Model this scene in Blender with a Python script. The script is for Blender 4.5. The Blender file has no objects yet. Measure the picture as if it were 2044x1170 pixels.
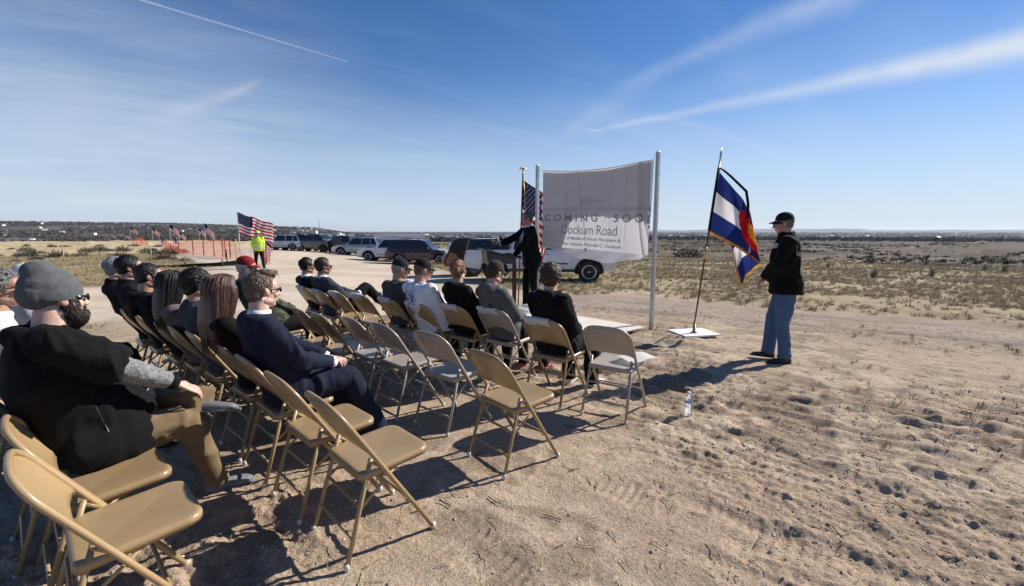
import bpy, bmesh, math, random
import numpy as np
from mathutils import Vector, Matrix
from mathutils.bvhtree import BVHTree

R = math.radians
rng = np.random.default_rng(7)
random.seed(7)
scn = bpy.context.scene
col = scn.collection

# ------------------------------------------------------------------ camera, sky, sun
cam_d = bpy.data.cameras.new('camera')
cam = bpy.data.objects.new('camera', cam_d)
col.objects.link(cam)
cam_d.sensor_width = 36
cam_d.lens = 915 / 2044 * 36
cam_d.clip_start = 0.05
cam_d.clip_end = 60000
cam.location = (0, 0, 1.6)
cam.rotation_euler = (R(90 - 7.72), 0, 0)
scn.camera = cam

SUN_AZ, SUN_EL = 63.0, 33.0            # azimuth from +Y towards +X
sun_d = bpy.data.lights.new('sun', 'SUN')
sun_d.energy = 5.0
sun_d.angle = R(0.5)
sun_d.color = (1.0, 0.945, 0.86)
sun = bpy.data.objects.new('sun', sun_d)
col.objects.link(sun)
to_sun = Vector((math.sin(R(SUN_AZ)) * math.cos(R(SUN_EL)), math.cos(R(SUN_AZ)) * math.cos(R(SUN_EL)), math.sin(R(SUN_EL))))
sun.rotation_euler = to_sun.to_track_quat('Z', 'Y').to_euler()

scn.view_settings.view_transform = 'Standard'
scn.view_settings.look = 'None'
scn.view_settings.exposure = 0.56
scn.view_settings.gamma = 1.0
scn.view_settings.use_curve_mapping = False
scn.cycles.max_bounces = 6
scn.cycles.transparent_max_bounces = 16
scn.cycles.volume_bounces = 0
scn.cycles.use_denoising = True


class NG:
    """small helper to write node graphs"""
    def __init__(s, nt):
        s.nt = nt

    def n(s, t, **kw):
        nd = s.nt.nodes.new(t)
        for k, v in kw.items():
            setattr(nd, k, v)
        return nd

    def link(s, v, sock):
        if hasattr(v, 'is_output'):
            s.nt.links.new(v, sock)
        else:
            sock.default_value = v

    def m(s, op, a, b=0.0, c=None, clamp=False):
        nd = s.n('ShaderNodeMath', operation=op, use_clamp=clamp)
        s.link(a, nd.inputs[0]); s.link(b, nd.inputs[1])
        if c is not None:
            s.link(c, nd.inputs[2])
        return nd.outputs[0]

    def add(s, a, b): return s.m('ADD', a, b)
    def sub(s, a, b): return s.m('SUBTRACT', a, b)
    def mul(s, a, b): return s.m('MULTIPLY', a, b)

    def ss(s, v, lo, hi, o0=0.0, o1=1.0):
        nd = s.n('ShaderNodeMapRange', interpolation_type='SMOOTHSTEP')
        s.link(v, nd.inputs[0]); s.link(lo, nd.inputs[1]); s.link(hi, nd.inputs[2])
        s.link(o0, nd.inputs[3]); s.link(o1, nd.inputs[4])
        return nd.outputs[0]

    def dot(s, a, b):
        nd = s.n('ShaderNodeVectorMath', operation='DOT_PRODUCT')
        s.link(a, nd.inputs[0]); s.link(b, nd.inputs[1])
        return nd.outputs['Value']

    def comb(s, x, y, z):
        nd = s.n('ShaderNodeCombineXYZ')
        s.link(x, nd.inputs[0]); s.link(y, nd.inputs[1]); s.link(z, nd.inputs[2])
        return nd.outputs[0]

    def noise(s, vec, scale, detail=4.0, rough=0.55, out='Fac', dist=0.0):
        nd = s.n('ShaderNodeTexNoise')
        if vec is not None:
            s.link(vec, nd.inputs['Vector'])
        nd.inputs['Scale'].default_value = scale
        nd.inputs['Detail'].default_value = detail
        nd.inputs['Roughness'].default_value = rough
        nd.inputs['Distortion'].default_value = dist
        return nd.outputs[out]

    def mix(s, f, a, b, mode='MIX'):
        nd = s.n('ShaderNodeMix', data_type='RGBA', blend_type=mode)
        s.link(f, nd.inputs[0])
        s.link(a, nd.inputs[6]); s.link(b, nd.inputs[7])
        return nd.outputs[2]

    def sep(s, v):
        nd = s.n('ShaderNodeSeparateXYZ')
        s.link(v, nd.inputs[0])
        return nd.outputs


def aim(px, py):
    """direction in the world for a spot on the sky, used for clouds and contrails"""
    p = R(7.72)
    x, y = (px - 1022) / 915, -(py - 585) / 915
    v = Vector((x, math.cos(p) + y * math.sin(p), -math.sin(p) + y * math.cos(p)))
    return v.normalized()


world = bpy.data.worlds.new('World')
scn.world = world
world.use_nodes = True
wnt = world.node_tree
wnt.nodes.clear()
g = NG(wnt)
sky = g.n('ShaderNodeTexSky', sky_type='NISHITA')
sky.sun_disc = False
sky.sun_elevation = R(SUN_EL)
sky.sun_rotation = R(SUN_AZ)
sky.altitude = 1500
sky.air_density = 1.0
sky.dust_density = 0.0
sky.ozone_density = 2.2
tc = g.n('ShaderNodeTexCoord')
d = tc.outputs['Generated']
dx, dy, dz = g.sep(d)[0], g.sep(d)[1], g.sep(d)[2]
zz = g.add(g.m('MAXIMUM', dz, 0.0), 0.14)
u = g.m('DIVIDE', dx, zz)
v = g.m('DIVIDE', dy, zz)
# high thin cirrus: long streaky noise on a flat layer
cu = g.add(g.mul(u, 0.85), g.mul(v, 0.53))
cv = g.add(g.mul(u, -0.53), g.mul(v, 0.85))
cvec = g.comb(g.mul(cu, 0.55), g.mul(cv, 1.9), 0.3)
n1 = g.noise(cvec, 0.9, 7, 0.62, dist=0.7)
n2 = g.noise(g.comb(u, v, 2.0), 0.33, 3, 0.5)
cir = g.mul(g.ss(n1, 0.42, 0.86), g.ss(n2, 0.40, 0.66))
cir = g.mul(cir, g.ss(dz, 0.01, 0.10))


def cone(px, py, a0, a1):
    return g.ss(g.dot(d, tuple(aim(px, py))), math.cos(R(a0)), math.cos(R(a1)))


# broad veil on the left half, where the haze of cirrus is thickest
veil = g.mul(cone(60, 330, 34, 3), g.ss(g.noise(g.comb(g.mul(cu, 0.4), g.mul(cv, 1.3), 5.0), 1.1, 6, 0.6, dist=0.5), 0.33, 0.8))
cloud = g.add(g.mul(cir, 0.28), g.mul(veil, 0.38))


def streak(p0, p1, w0, w1, soft0, soft1, amp, nscale=6.0, edge=0.5, fall=0.0):
    """a trail along the great circle through two directions"""
    a, b = aim(*p0), aim(*p1)
    nrm = a.cross(b).normalized()
    t = nrm.cross(a).normalized()
    span = math.acos(max(-1, min(1, a.dot(b))))
    along = g.m('ARCTAN2', g.dot(d, tuple(t)), g.dot(d, tuple(a)))
    al = g.m('DIVIDE', along, span)
    wob = g.noise(d, nscale, 4, 0.6)
    off = g.add(g.dot(d, tuple(nrm)), g.mul(g.sub(wob, 0.5), edge * max(w0, w1)))
    w = g.add(w0, g.mul(g.m('MINIMUM', g.m('MAXIMUM', al, 0), 1), w1 - w0))
    r = g.m('DIVIDE', g.m('ABSOLUTE', off), w)
    body = g.ss(r, 1.25, -0.35)
    ends = g.mul(g.ss(al, -soft0, soft0), g.ss(al, 1 + soft1, 1 - soft1))
    tex = g.ss(g.noise(d, nscale * 1.7, 5, 0.55), 0.2, 0.75, 0.55, 1.0)
    if fall:
        amp = g.add(g.mul(g.m('POWER', g.m('SUBTRACT', 1.0, al, clamp=True), 2.2), amp * fall), amp * (1 - fall))
    return g.mul(g.mul(g.mul(body, ends), tex), amp)


for args in (((2160, 66), (1180, 262), 0.030, 0.004, 0.05, 0.05, 1.25, 7.0, 0.45, 0.74),
             ((2100, 60), (1620, 160), 0.06, 0.03, 0.05, 0.5, 0.22, 5.0, 0.5, 0.3),
             ((1740, -40), (1270, 160), 0.040, 0.016, 0.1, 0.3, 0.50, 9.0, 0.7, 0.45),
             ((1900, 10), (1380, 180), 0.09, 0.04, 0.2, 0.3, 0.14, 5.0, 0.8, 0.0),
             ((1300, 160), (1120, 270), 0.03, 0.02, 0.3, 0.3, 0.14, 5.0, 0.8, 0.0),
             ((505, 168), (335, 235), 0.010, 0.022, 0.2, 0.4, 0.28, 7.0, 0.6, 0.0),
             ((0, 165), (560, 310), 0.08, 0.04, 0.3, 0.3, 0.26, 5.0, 1.0, 0.0),
             ((-60, 245), (470, 330), 0.06, 0.03, 0.3, 0.3, 0.30, 6.0, 1.0, 0.0),
             ((400, 240), (520, 262), 0.016, 0.008, 0.5, 0.5, 0.25, 7.0, 0.6, 0.0),
             ((100, 392), (660, 432), 0.026, 0.012, 0.2, 0.4, 0.45, 5.0, 0.6, 0.0)):
    cloud = g.add(cloud, streak(*args))
for args in (((262, -6), (693, 123), 0.0019, 0.0012, 0.02, 0.004, 0.52, 3.0, 0.1),
             ((1172, 256), (1204, 263), 0.0018, 0.0012, 0.1, 0.05, 0.5, 3.0, 0.1)):
    cloud = g.add(cloud, streak(*args))
cloud = g.m('MINIMUM', cloud, 0.85)
ccol = g.n('ShaderNodeRGB'); ccol.outputs[0].default_value = (6.4, 6.9, 7.6, 1)
hsv = g.n('ShaderNodeHueSaturation'); hsv.inputs['Saturation'].default_value = 1.27
wnt.links.new(sky.outputs[0], hsv.inputs['Color'])
hue = g.mix(1.0, hsv.outputs[0], (1.07, 0.93, 1.0, 1), 'MULTIPLY')
low = g.mul(g.ss(dz, 0.34, -0.02), 0.85)                # pale band of thin haze all round the horizon
skyb = g.mix(low, hue, (4.6, 5.7, 7.0, 1))
skyc = g.mix(cloud, skyb, ccol.outputs[0])
bg = g.n('ShaderNodeBackground'); bg.inputs['Strength'].default_value = 0.080
wout = g.n('ShaderNodeOutputWorld')
wnt.links.new(skyc, bg.inputs['Color'])
wnt.links.new(bg.outputs[0], wout.inputs['Surface'])

# ------------------------------------------------------------------ materials
MATS = {}


def mat(name, c, rough=0.6, metal=0.0, var=0.12, vscale=8.0, bump=0.0, bscale=150.0, spec=0.5, sheen=0.0, coat=0.0, stretch=(1, 1, 1), dust=0.0):
    if name in MATS:
        return MATS[name]
    m = bpy.data.materials.new(name)
    m.use_nodes = True
    nt = m.node_tree
    b = nt.nodes['Principled BSDF']
    g = NG(nt)
    tc = g.n('ShaderNodeTexCoord')
    vec = tc.outputs['Object']
    if stretch != (1, 1, 1):
        mp = g.n('ShaderNodeMapping'); mp.inputs['Scale'].default_value = stretch
        nt.links.new(vec, mp.inputs[0]); vec = mp.outputs[0]
    base = (*c, 1)
    if var > 0:
        nz = g.noise(vec, vscale, 5, 0.6)
        lo = tuple(x * (1 - var) for x in c) + (1,)
        hi = tuple(min(1, x * (1 + var)) for x in c) + (1,)
        f = g.ss(nz, 0.3, 0.7)
        base = g.mix(f, lo, hi)
        rr = g.add(g.mul(g.sub(nz, 0.5), 0.25), rough)
        nt.links.new(rr, b.inputs['Roughness'])
    else:
        b.inputs['Roughness'].default_value = rough
    if dust > 0:
        oi = g.n('ShaderNodeObjectInfo')
        kv = g.add(.90, g.mul(oi.outputs['Random'], .2))
        base = g.mix(1.0, base, g.comb(kv, kv, kv), 'MULTIPLY')
        dn = g.ss(g.noise(tc.outputs['Object'], 5.0, 6, 0.65), 0.42, 0.75)
        base = g.mix(g.mul(dn, dust), base, (0.33, 0.26, 0.19, 1))
    g.link(base, b.inputs['Base Color'])
    b.inputs['Metallic'].default_value = metal
    b.inputs['Specular IOR Level'].default_value = spec
    if sheen:
        b.inputs['Sheen Weight'].default_value = sheen
        b.inputs['Sheen Roughness'].default_value = 0.5
    if coat:
        b.inputs['Coat Weight'].default_value = coat
        b.inputs['Coat Roughness'].default_value = 0.06
    if bump > 0:
        bp = g.n('ShaderNodeBump')
        bp.inputs['Strength'].default_value = bump
        bp.inputs['Distance'].default_value = 0.01
        nt.links.new(g.noise(vec, bscale, 5, 0.6), bp.inputs['Height'])
        nt.links.new(bp.outputs[0], b.inputs['Normal'])
    MATS[name] = m
    return m


def cloth(name, c, sheen=0.06, var=0.16, rough=0.9, bscale=420, bump=0.35, vscale=14, stretch=(1, 1, 1)):
    return mat(name, c, rough, 0, var, vscale, bump, bscale, 0.15, sheen, stretch=stretch)


def thin_cloth(name, c, trans=0.45, var=0.06, dark=None):
    """light cloth that the sun shines through"""
    if name in MATS:
        return MATS[name]
    m = bpy.data.materials.new(name); m.use_nodes = True
    nt = m.node_tree; nt.nodes.clear(); g = NG(nt)
    tc = g.n('ShaderNodeTexCoord')
    nz = g.ss(g.noise(tc.outputs['Object'], 6.0, 5, 0.6), 0.3, 0.7)
    cc = g.mix(nz, tuple(x * (1 - var) for x in c) + (1,), tuple(min(1, x * (1 + var)) for x in c) + (1,))
    df = g.n('ShaderNodeBsdfDiffuse'); tr = g.n('ShaderNodeBsdfTranslucent'); mx = g.n('ShaderNodeMixShader')
    g.link(cc, df.inputs[0]); g.link(cc, tr.inputs[0])
    mx.inputs[0].default_value = trans
    bp = g.n('ShaderNodeBump'); bp.inputs['Strength'].default_value = 0.2; bp.inputs['Distance'].default_value = 0.01
    g.link(g.noise(tc.outputs['Object'], 60.0, 4, 0.6), bp.inputs['Height'])
    g.link(bp.outputs[0], df.inputs['Normal'])
    g.link(df.outputs[0], mx.inputs[1]); g.link(tr.outputs[0], mx.inputs[2])
    o = g.n('ShaderNodeOutputMaterial'); g.link(mx.outputs[0], o.inputs[0])
    MATS[name] = m
    return m


def clear_mat(name, c, rough=0.02, ior=1.35, alpha=0.65):
    if name in MATS:
        return MATS[name]
    m = bpy.data.materials.new(name); m.use_nodes = True
    nt = m.node_tree; nt.nodes.clear(); g = NG(nt)
    gl = g.n('ShaderNodeBsdfGlossy'); gl.inputs['Roughness'].default_value = rough
    tp = g.n('ShaderNodeBsdfTransparent'); tp.inputs[0].default_value = (*c, 1)
    df = g.n('ShaderNodeBsdfTranslucent'); df.inputs[0].default_value = (*c, 1)
    fr = g.n('ShaderNodeFresnel'); fr.inputs[0].default_value = ior
    m1 = g.n('ShaderNodeMixShader'); m1.inputs[0].default_value = alpha
    g.link(df.outputs[0], m1.inputs[1]); g.link(tp.outputs[0], m1.inputs[2])
    m2 = g.n('ShaderNodeMixShader'); g.link(fr.outputs[0], m2.inputs[0])
    g.link(m1.outputs[0], m2.inputs[1]); g.link(gl.outputs[0], m2.inputs[2])
    o = g.n('ShaderNodeOutputMaterial'); g.link(m2.outputs[0], o.inputs[0])
    MATS[name] = m
    return m


def glass_dark(name='tinted_glass', c=(0.012, 0.014, 0.016)):
    return mat(name, c, 0.04, 0, 0, spec=0.7)


# ------------------------------------------------------------------ noise (numpy)
def _h(ix, iy, iz, seed):
    h = (ix.astype(np.int64) * 374761393 + iy.astype(np.int64) * 668265263 + iz * 1274126177 + seed * 974634541) & 0xffffffff
    h = ((h ^ (h >> 13)) * 1274126177) & 0xffffffff
    return ((h ^ (h >> 16)) & 0xffff) / 65535.0


def vn2(x, y, seed=0):
    ix, iy = np.floor(x), np.floor(y)
    fx, fy = x - ix, y - iy
    fx = fx * fx * fx * (fx * (fx * 6 - 15) + 10); fy = fy * fy * fy * (fy * (fy * 6 - 15) + 10)
    a = _h(ix, iy, 0, seed); b = _h(ix + 1, iy, 0, seed); c = _h(ix, iy + 1, 0, seed); dd = _h(ix + 1, iy + 1, 0, seed)
    return (a + (b - a) * fx) * (1 - fy) + (c + (dd - c) * fx) * fy - 0.5


def fbm2(x, y, oct=4, seed=0, gain=0.5):
    s = np.zeros_like(x); a = 1.0
    for k in range(oct):
        s += a * vn2(x * 2.03 ** k + 17.1 * k, y * 2.03 ** k - 9.7 * k, seed + k); a *= gain
    return s


def vn3(p, seed=0):
    i = np.floor(p); f = p - i
    f = f * f * (3 - 2 * f)
    ii = i.astype(np.int64)

    def h(a, b, c):
        hh = ((ii[:, 0] + a) * 374761393 + (ii[:, 1] + b) * 668265263 + (ii[:, 2] + c) * 2147483647 + seed * 974634541) & 0xffffffff
        hh = ((hh ^ (hh >> 13)) * 1274126177) & 0xffffffff
        return ((hh ^ (hh >> 16)) & 0xffff) / 65535.0
    x, y, z = f[:, 0], f[:, 1], f[:, 2]
    c00 = h(0, 0, 0) * (1 - x) + h(1, 0, 0) * x; c10 = h(0, 1, 0) * (1 - x) + h(1, 1, 0) * x
    c01 = h(0, 0, 1) * (1 - x) + h(1, 0, 1) * x; c11 = h(0, 1, 1) * (1 - x) + h(1, 1, 1) * x
    return (c00 * (1 - y) + c10 * y) * (1 - z) + (c01 * (1 - y) + c11 * y) * z - 0.5


def sstep(x, a, b):
    t = np.clip((x - a) / (b - a), 0, 1)
    return t * t * (3 - 2 * t)


# ------------------------------------------------------------------ mesh building
class Geo:
    """collects pieces of geometry, then becomes ONE mesh"""
    def __init__(s):
        s.v = []; s.f = []; s.mi = []; s.n = 0

    def add(s, V, F, mi=0):
        V = np.asarray(V, float)
        s.v.append(V)
        n = s.n
        s.f.extend([[i + n for i in f] for f in F])
        s.mi.extend([mi] * len(F))
        s.n += len(V)
        return s

    def xf(s, M):
        M = np.array(M)
        s.v = [v @ M[:3, :3].T + M[:3, 3] for v in s.v]
        return s

    def join(s, o):
        for v in o.v:
            s.v.append(v)
        n = s.n
        s.f.extend([[i + n for i in f] for f in o.f]); s.mi.extend(o.mi); s.n += o.n
        return s

    def box(s, c, size, mi=0, rot=None):
        x, y, z = np.array(size) / 2
        V = np.array([[-x, -y, -z], [x, -y, -z], [x, y, -z], [-x, y, -z], [-x, -y, z], [x, -y, z], [x, y, z], [-x, y, z]], float)
        if rot is not None:
            V = V @ np.array(rot).T
        F = [[3, 2, 1, 0], [4, 5, 6, 7], [0, 1, 5, 4], [1, 2, 6, 5], [2, 3, 7, 6], [3, 0, 4, 7]]
        return s.add(V + np.array(c), F, mi)

    def ell(s, c, r, n=12, m=8, mi=0, rot=None):
        V = [[0, 0, r[2]]]
        for j in range(1, m):
            ph = math.pi * j / m
            for i in range(n):
                a = 2 * math.pi * i / n
                V.append([r[0] * math.sin(ph) * math.cos(a), r[1] * math.sin(ph) * math.sin(a), r[2] * math.cos(ph)])
        V.append([0, 0, -r[2]])
        V = np.array(V)
        if rot is not None:
            V = V @ np.array(rot).T
        F = [[0, 1 + i, 1 + (i + 1) % n] for i in range(n)]
        for j in range(m - 2):
            for i in range(n):
                a = 1 + j * n + i; b = 1 + j * n + (i + 1) % n
                F.append([a, a + n, b + n, b])
        L = len(V) - 1
        F += [[L, 1 + (m - 2) * n + (i + 1) % n, 1 + (m - 2) * n + i] for i in range(n)]
        return s.add(V + np.array(c), F, mi)

    def loft(s, path, rx, ry=None, n=10, side=None, cap=True, mi=0, closed=False, ex=2.0, phase=0.0):
        P = np.array(path, float); k = len(P)
        rx = np.broadcast_to(np.array(rx, float), (k,)); ry = rx if ry is None else np.broadcast_to(np.array(ry, float), (k,))
        T = np.zeros_like(P)
        if closed:
            T = np.roll(P, -1, 0) - np.roll(P, 1, 0)
        else:
            T[1:-1] = P[2:] - P[:-2]; T[0] = P[1] - P[0]; T[-1] = P[-1] - P[-2]
        T /= np.linalg.norm(T, axis=1)[:, None] + 1e-12
        S = np.zeros_like(P)
        if side is not None:
            sd = np.broadcast_to(np.array(side, float), P.shape)
            S = sd - (sd * T).sum(1)[:, None] * T
        else:
            a = np.array([1, 0, 0.]) if abs(T[0][0]) < 0.8 else np.array([0, 1., 0])
            q = a - a.dot(T[0]) * T[0]
            for i in range(k):
                q = q - q.dot(T[i]) * T[i]; q /= np.linalg.norm(q); S[i] = q
        S /= np.linalg.norm(S, axis=1)[:, None] + 1e-12
        N = np.cross(T, S)
        a = 2 * np.pi * np.arange(n) / n + phase
        ca, sa = np.cos(a), np.sin(a)
        if ex != 2.0:
            ca = np.sign(ca) * np.abs(ca) ** (2 / ex); sa = np.sign(sa) * np.abs(sa) ** (2 / ex)
        V = P[:, None, :] + rx[:, None, None] * ca[None, :, None] * S[:, None, :] + ry[:, None, None] * sa[None, :, None] * N[:, None, :]
        V = V.reshape(-1, 3)
        F = []
        rows = k if closed else k - 1
        for j in range(rows):
            j2 = (j + 1) % k
            for i in range(n):
                F.append([j * n + i, j * n + (i + 1) % n, j2 * n + (i + 1) % n, j2 * n + i])
        if cap and not closed:
            F.append(list(range(n))[::-1]); F.append([(k - 1) * n + i for i in range(n)])
        return s.add(V, F, mi)

    def lathe(s, prof, n=24, axis='Z', c=(0, 0, 0), mi=0):
        k = len(prof)
        V = []
        for r_, z_ in prof:
            for i in range(n):
                a = 2 * math.pi * i / n
                p = (r_ * math.cos(a), r_ * math.sin(a), z_)
                if axis == 'Y':
                    p = (p[0], p[2], -p[1])
                elif axis == 'X':
                    p = (p[2], p[1], -p[0])
                V.append(p)
        F = []
        for j in range(k - 1):
            for i in range(n):
                F.append([j * n + i, j * n + (i + 1) % n, (j + 1) * n + (i + 1) % n, (j + 1) * n + i])
        F.append(list(range(n))[::-1]); F.append([(k - 1) * n + i for i in range(n)])
        return s.add(np.array(V) + np.array(c), F, mi)

    def prism(s, poly, lo, hi, axis='Y', mi=0):
        """2-D outline pushed out between two levels; axis names the push direction"""
        k = len(poly); V = []
        for lv in (lo, hi):
            for a, b in poly:
                V.append({'Y': (a, lv, b), 'Z': (a, b, lv), 'X': (lv, a, b)}[axis])
        F = [list(range(k))[::-1], [k + i for i in range(k)]]
        F += [[i, (i + 1) % k, k + (i + 1) % k, k + i] for i in range(k)]
        return s.add(V, F, mi)

    def grid(s, V, nu, nv, mi=None, two=False):
        F = []; M = []
        for j in range(nv - 1):
            for i in range(nu - 1):
                F.append([j * nu + i, j * nu + i + 1, (j + 1) * nu + i + 1, (j + 1) * nu + i])
                M.append(0 if mi is None else mi(i, j))
        n0 = len(s.mi)
        s.add(V, F, 0)
        s.mi[n0:] = M
        return s

    def mesh(s, name, mats=(), smooth=True, fix=True):
        me = bpy.data.meshes.new(name)
        V = np.concatenate(s.v) if s.v else np.zeros((0, 3))
        me.from_pydata(V.tolist(), [], s.f)
        for m_ in mats:
            me.materials.append(m_)
        if len(mats) > 1:
            me.polygons.foreach_set('material_index', np.array(s.mi, dtype=np.int32))
        if fix:
            bm = bmesh.new(); bm.from_mesh(me); bmesh.ops.recalc_face_normals(bm, faces=bm.faces); bm.to_mesh(me); bm.free()
        me.polygons.foreach_set('use_smooth', np.full(len(me.polygons), smooth, dtype=bool))
        me.update()
        return me


def bake(me, mods, mats=None):
    """run modifiers on a mesh and give the result back as a plain mesh"""
    o = bpy.data.objects.new('work', me); col.objects.link(o)
    for t, kw in mods:
        md = o.modifiers.new(t, t)
        for k, v in kw.items():
            setattr(md, k, v)
    dg = bpy.context.evaluated_depsgraph_get()
    ev = o.evaluated_get(dg)
    out = bpy.data.meshes.new_from_object(ev)
    bpy.data.objects.remove(o)
    bpy.data.meshes.remove(me)
    out.materials.clear()
    for m_ in (mats or []):
        out.materials.append(m_)
    out.polygons.foreach_set('use_smooth', np.full(len(out.polygons), True, dtype=bool))
    return out


def fuse(geo, voxel, mats, smooth=4, wrinkle=0.0, wf=9.0, wst=(1, 1, 1), seed=0, name='m'):
    """several closed shapes become one continuous skin"""
    me = geo.mesh(name)
    out = bake(me, [('REMESH', dict(mode='VOXEL', voxel_size=voxel)), ('SMOOTH', dict(factor=0.5, iterations=smooth))], mats)
    if wrinkle:
        n = len(out.vertices)
        V = np.empty(n * 3); out.vertices.foreach_get('co', V); V = V.reshape(-1, 3)
        N = np.empty(n * 3); out.vertices.foreach_get('normal', N); N = N.reshape(-1, 3)
        p = V * wf * np.array(wst) + seed * 3.7
        w = p + 1.1 * np.stack([vn3(p * 0.7 + 11, 5), vn3(p * 0.7 + 23, 6), vn3(p * 0.7 + 37, 7)], 1)
        r1 = 1 - np.clip(np.abs(vn3(w, seed)) * 5.0, 0, 1); r2 = 1 - np.clip(np.abs(vn3(w * 1.9 + 5, seed + 3)) * 4.5, 0, 1)
        msk = np.clip(vn3(V * 3.1 + seed, seed + 9) * 3 + .75, .15, 1.3)
        h = (1.25 * r1 ** 1.6 + .55 * r2 ** 1.5) * msk + .8 * vn3(p * .6, seed + 12)
        V = V + N * ((h - 0.35) * wrinkle)[:, None]
        out.vertices.foreach_set('co', V.ravel()); out.update()
    return out


def obj(name, me, parent=None, loc=(0, 0, 0), rotz=0.0, mat_=None):
    o = bpy.data.objects.new(name, me)
    col.objects.link(o)
    if parent is not None:
        o.parent = parent
    o.location = loc
    o.rotation_euler = (0, 0, rotz)
    return o


def tag(o, label=None, cat=None, group=None, kind=None):
    if label: o['label'] = label
    if cat: o['category'] = cat
    if group: o['group'] = group
    if kind: o['kind'] = kind
    return o


def thing(name, label, cat, loc=(0, 0, 0), rotz=0.0, group=None):
    o = bpy.data.objects.new(name, None); col.objects.link(o)
    o.empty_display_size = 0.1
    o.location = loc; o.rotation_euler = (0, 0, rotz)
    return tag(o, label, cat, group)


def solid(name, geo, m, parent=None, smooth=False, bevel=0.0, seg=2, loc=(0, 0, 0), rotz=0.0):
    me = geo.mesh(name, [m] if not isinstance(m, (list, tuple)) else m, smooth)
    if bevel:
        ms = list(me.materials)
        me = bake(me, [('BEVEL', dict(width=bevel, segments=seg, limit_method='ANGLE', angle_limit=R(35)))], ms)
        me.polygons.foreach_set('use_smooth', np.full(len(me.polygons), smooth, dtype=bool))
    return obj(name, me, parent, loc, rotz)


def copy_tree(o, parent=None):
    c = o.copy(); col.objects.link(c)
    if parent is not None:
        c.parent = parent
    for ch in o.children:
        copy_tree(ch, c)
    return c


def rz(a):
    return np.array([[math.cos(a), -math.sin(a), 0], [math.sin(a), math.cos(a), 0], [0, 0, 1]])


def rx_(a):
    return np.array([[1, 0, 0], [0, math.cos(a), -math.sin(a)], [0, math.sin(a), math.cos(a)]])


def ry_(a):
    return np.array([[math.cos(a), 0, math.sin(a)], [0, 1, 0], [-math.sin(a), 0, math.cos(a)]])

# ------------------------------------------------------------------ terrain
def gauss(x, y, cx, cy, sx, sy, a=0.0):
    ca, sa = math.cos(a), math.sin(a)
    u = (x - cx) * ca + (y - cy) * sa; v = -(x - cx) * sa + (y - cy) * ca
    return np.exp(-0.5 * ((u / sx) ** 2 + (v / sy) ** 2))


def macro(x, y):
    x = np.asarray(x, float); y = np.asarray(y, float)
    r = np.hypot(x, y) + 1e-6
    az = np.degrees(np.arctan2(x, y))
    k = 0.30 + 0.70 * sstep(az, -30, -12)                         # the left side is a flatter bench
    prof = np.interp(r, [0, 6, 35, 60, 150, 170, 300, 800, 2500, 6000, 30000], [0, 0, -.80, -1.25, -2.4, -2.7, -8, -16, -32, -44, -44])
    near = np.interp(r, [0, 6, 35, 60, 100, 160, 240, 400, 800, 2500, 6000, 30000], [0, 0, -.25, -.38, -.65, -1.4, -4, -9, -16, -32, -44, -44])
    kk = sstep(az, -30, -12)
    z = near * (1 - kk) + prof * kk
    # mounds of dug earth at the edge of the bench
    z = z + 0.85 * gauss(x, y, 58, 96, 30, 13, -0.45) + 0.75 * gauss(x, y, 22, 92, 26, 10, -0.1) + 1.15 * gauss(x, y, 104, 84, 36, 13, -0.8) - 1.3 * gauss(x, y, 68, 78, 6, 16, -0.5)
    z = z + 0.5 * gauss(x, y, 12, 62, 9, 5, 0)
    # hills over the valley on the left
    px = np.degrees(np.arctan2(x, y))
    top = np.interp(px, [-60, -48, -42, -36, -30, -26, -22, -17], [16, 14, 12.5, 11, 6.5, 4.5, 2.5, 0])
    hr = sstep(r, 900, 3600)
    hh = (top / 915) * r * np.cos(np.radians(np.clip(px, -70, 70))) + 46
    hh = np.where(top > 0, hh, 0) * (top > 0)
    back = 1 - 0.25 * sstep(r, 3800, 6000)
    z = z + hr * np.where(np.abs(px) < 75, hh * np.minimum(1, top / 3), 0) * back * (r < 7000)
    # pale mesas far out on the right
    z = z + (px > 15) * (px < 75) * sstep(r, 17000, 20000) * (78 + 46 * sstep(px, 20, 27) * (1 - sstep(px, 37, 38)) + 18 * fbm2(px * 0.6, px * 0 + 3, 4, 90))
    return z


def gz(x, y):
    return float(macro(np.array([x]), np.array([y]))[0])


def pl_dist(x, y, pts):
    best = np.full(x.shape, 1e9); side = np.zeros(x.shape); al = np.zeros(x.shape); s0 = 0
    for (x0, y0), (x1, y1) in zip(pts[:-1], pts[1:]):
        L = math.hypot(x1 - x0, y1 - y0); ux, uy = (x1 - x0) / L, (y1 - y0) / L
        t = np.clip((x - x0) * ux + (y - y0) * uy, 0, L)
        qx, qy = x - x0 - t * ux, y - y0 - t * uy
        dd = np.hypot(qx, qy)
        m = dd < best
        best = np.where(m, dd, best); side = np.where(m, ux * qy - uy * qx, side); al = np.where(m, s0 + t, al)
        s0 += L
    return best, side, al


ROAD_MAIN = [(-24, 9.5), (-14, 10.3), (-8, 11.5), (-6, 14), (-8.5, 19), (-14, 27), (-20, 33), (-30, 48), (-60, 80)]
ROAD_LOT = [(-4, 12), (-6, 19), (-9, 26), (-16, 38), (-22, 52)]
ROAD_RIGHT = [(40, -2), (20, 4.0), (12, 6.0), (6.5, 8.2), (2, 11.0), (-3.5, 14.0)]
TRACK_NEAR = [(0.35, 3.05), (1.0, 2.45), (1.7, 1.75), (2.6, 0.9), (3.6, -0.2)]
TRACK_B = [(1.9, 3.6), (2.9, 3.0), (4.2, 2.0), (6, 0.6)]
TRACK_C = [(-0.6, 2.5), (0.1, 1.8), (0.9, 1.05), (1.6, 0.3)]


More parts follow.
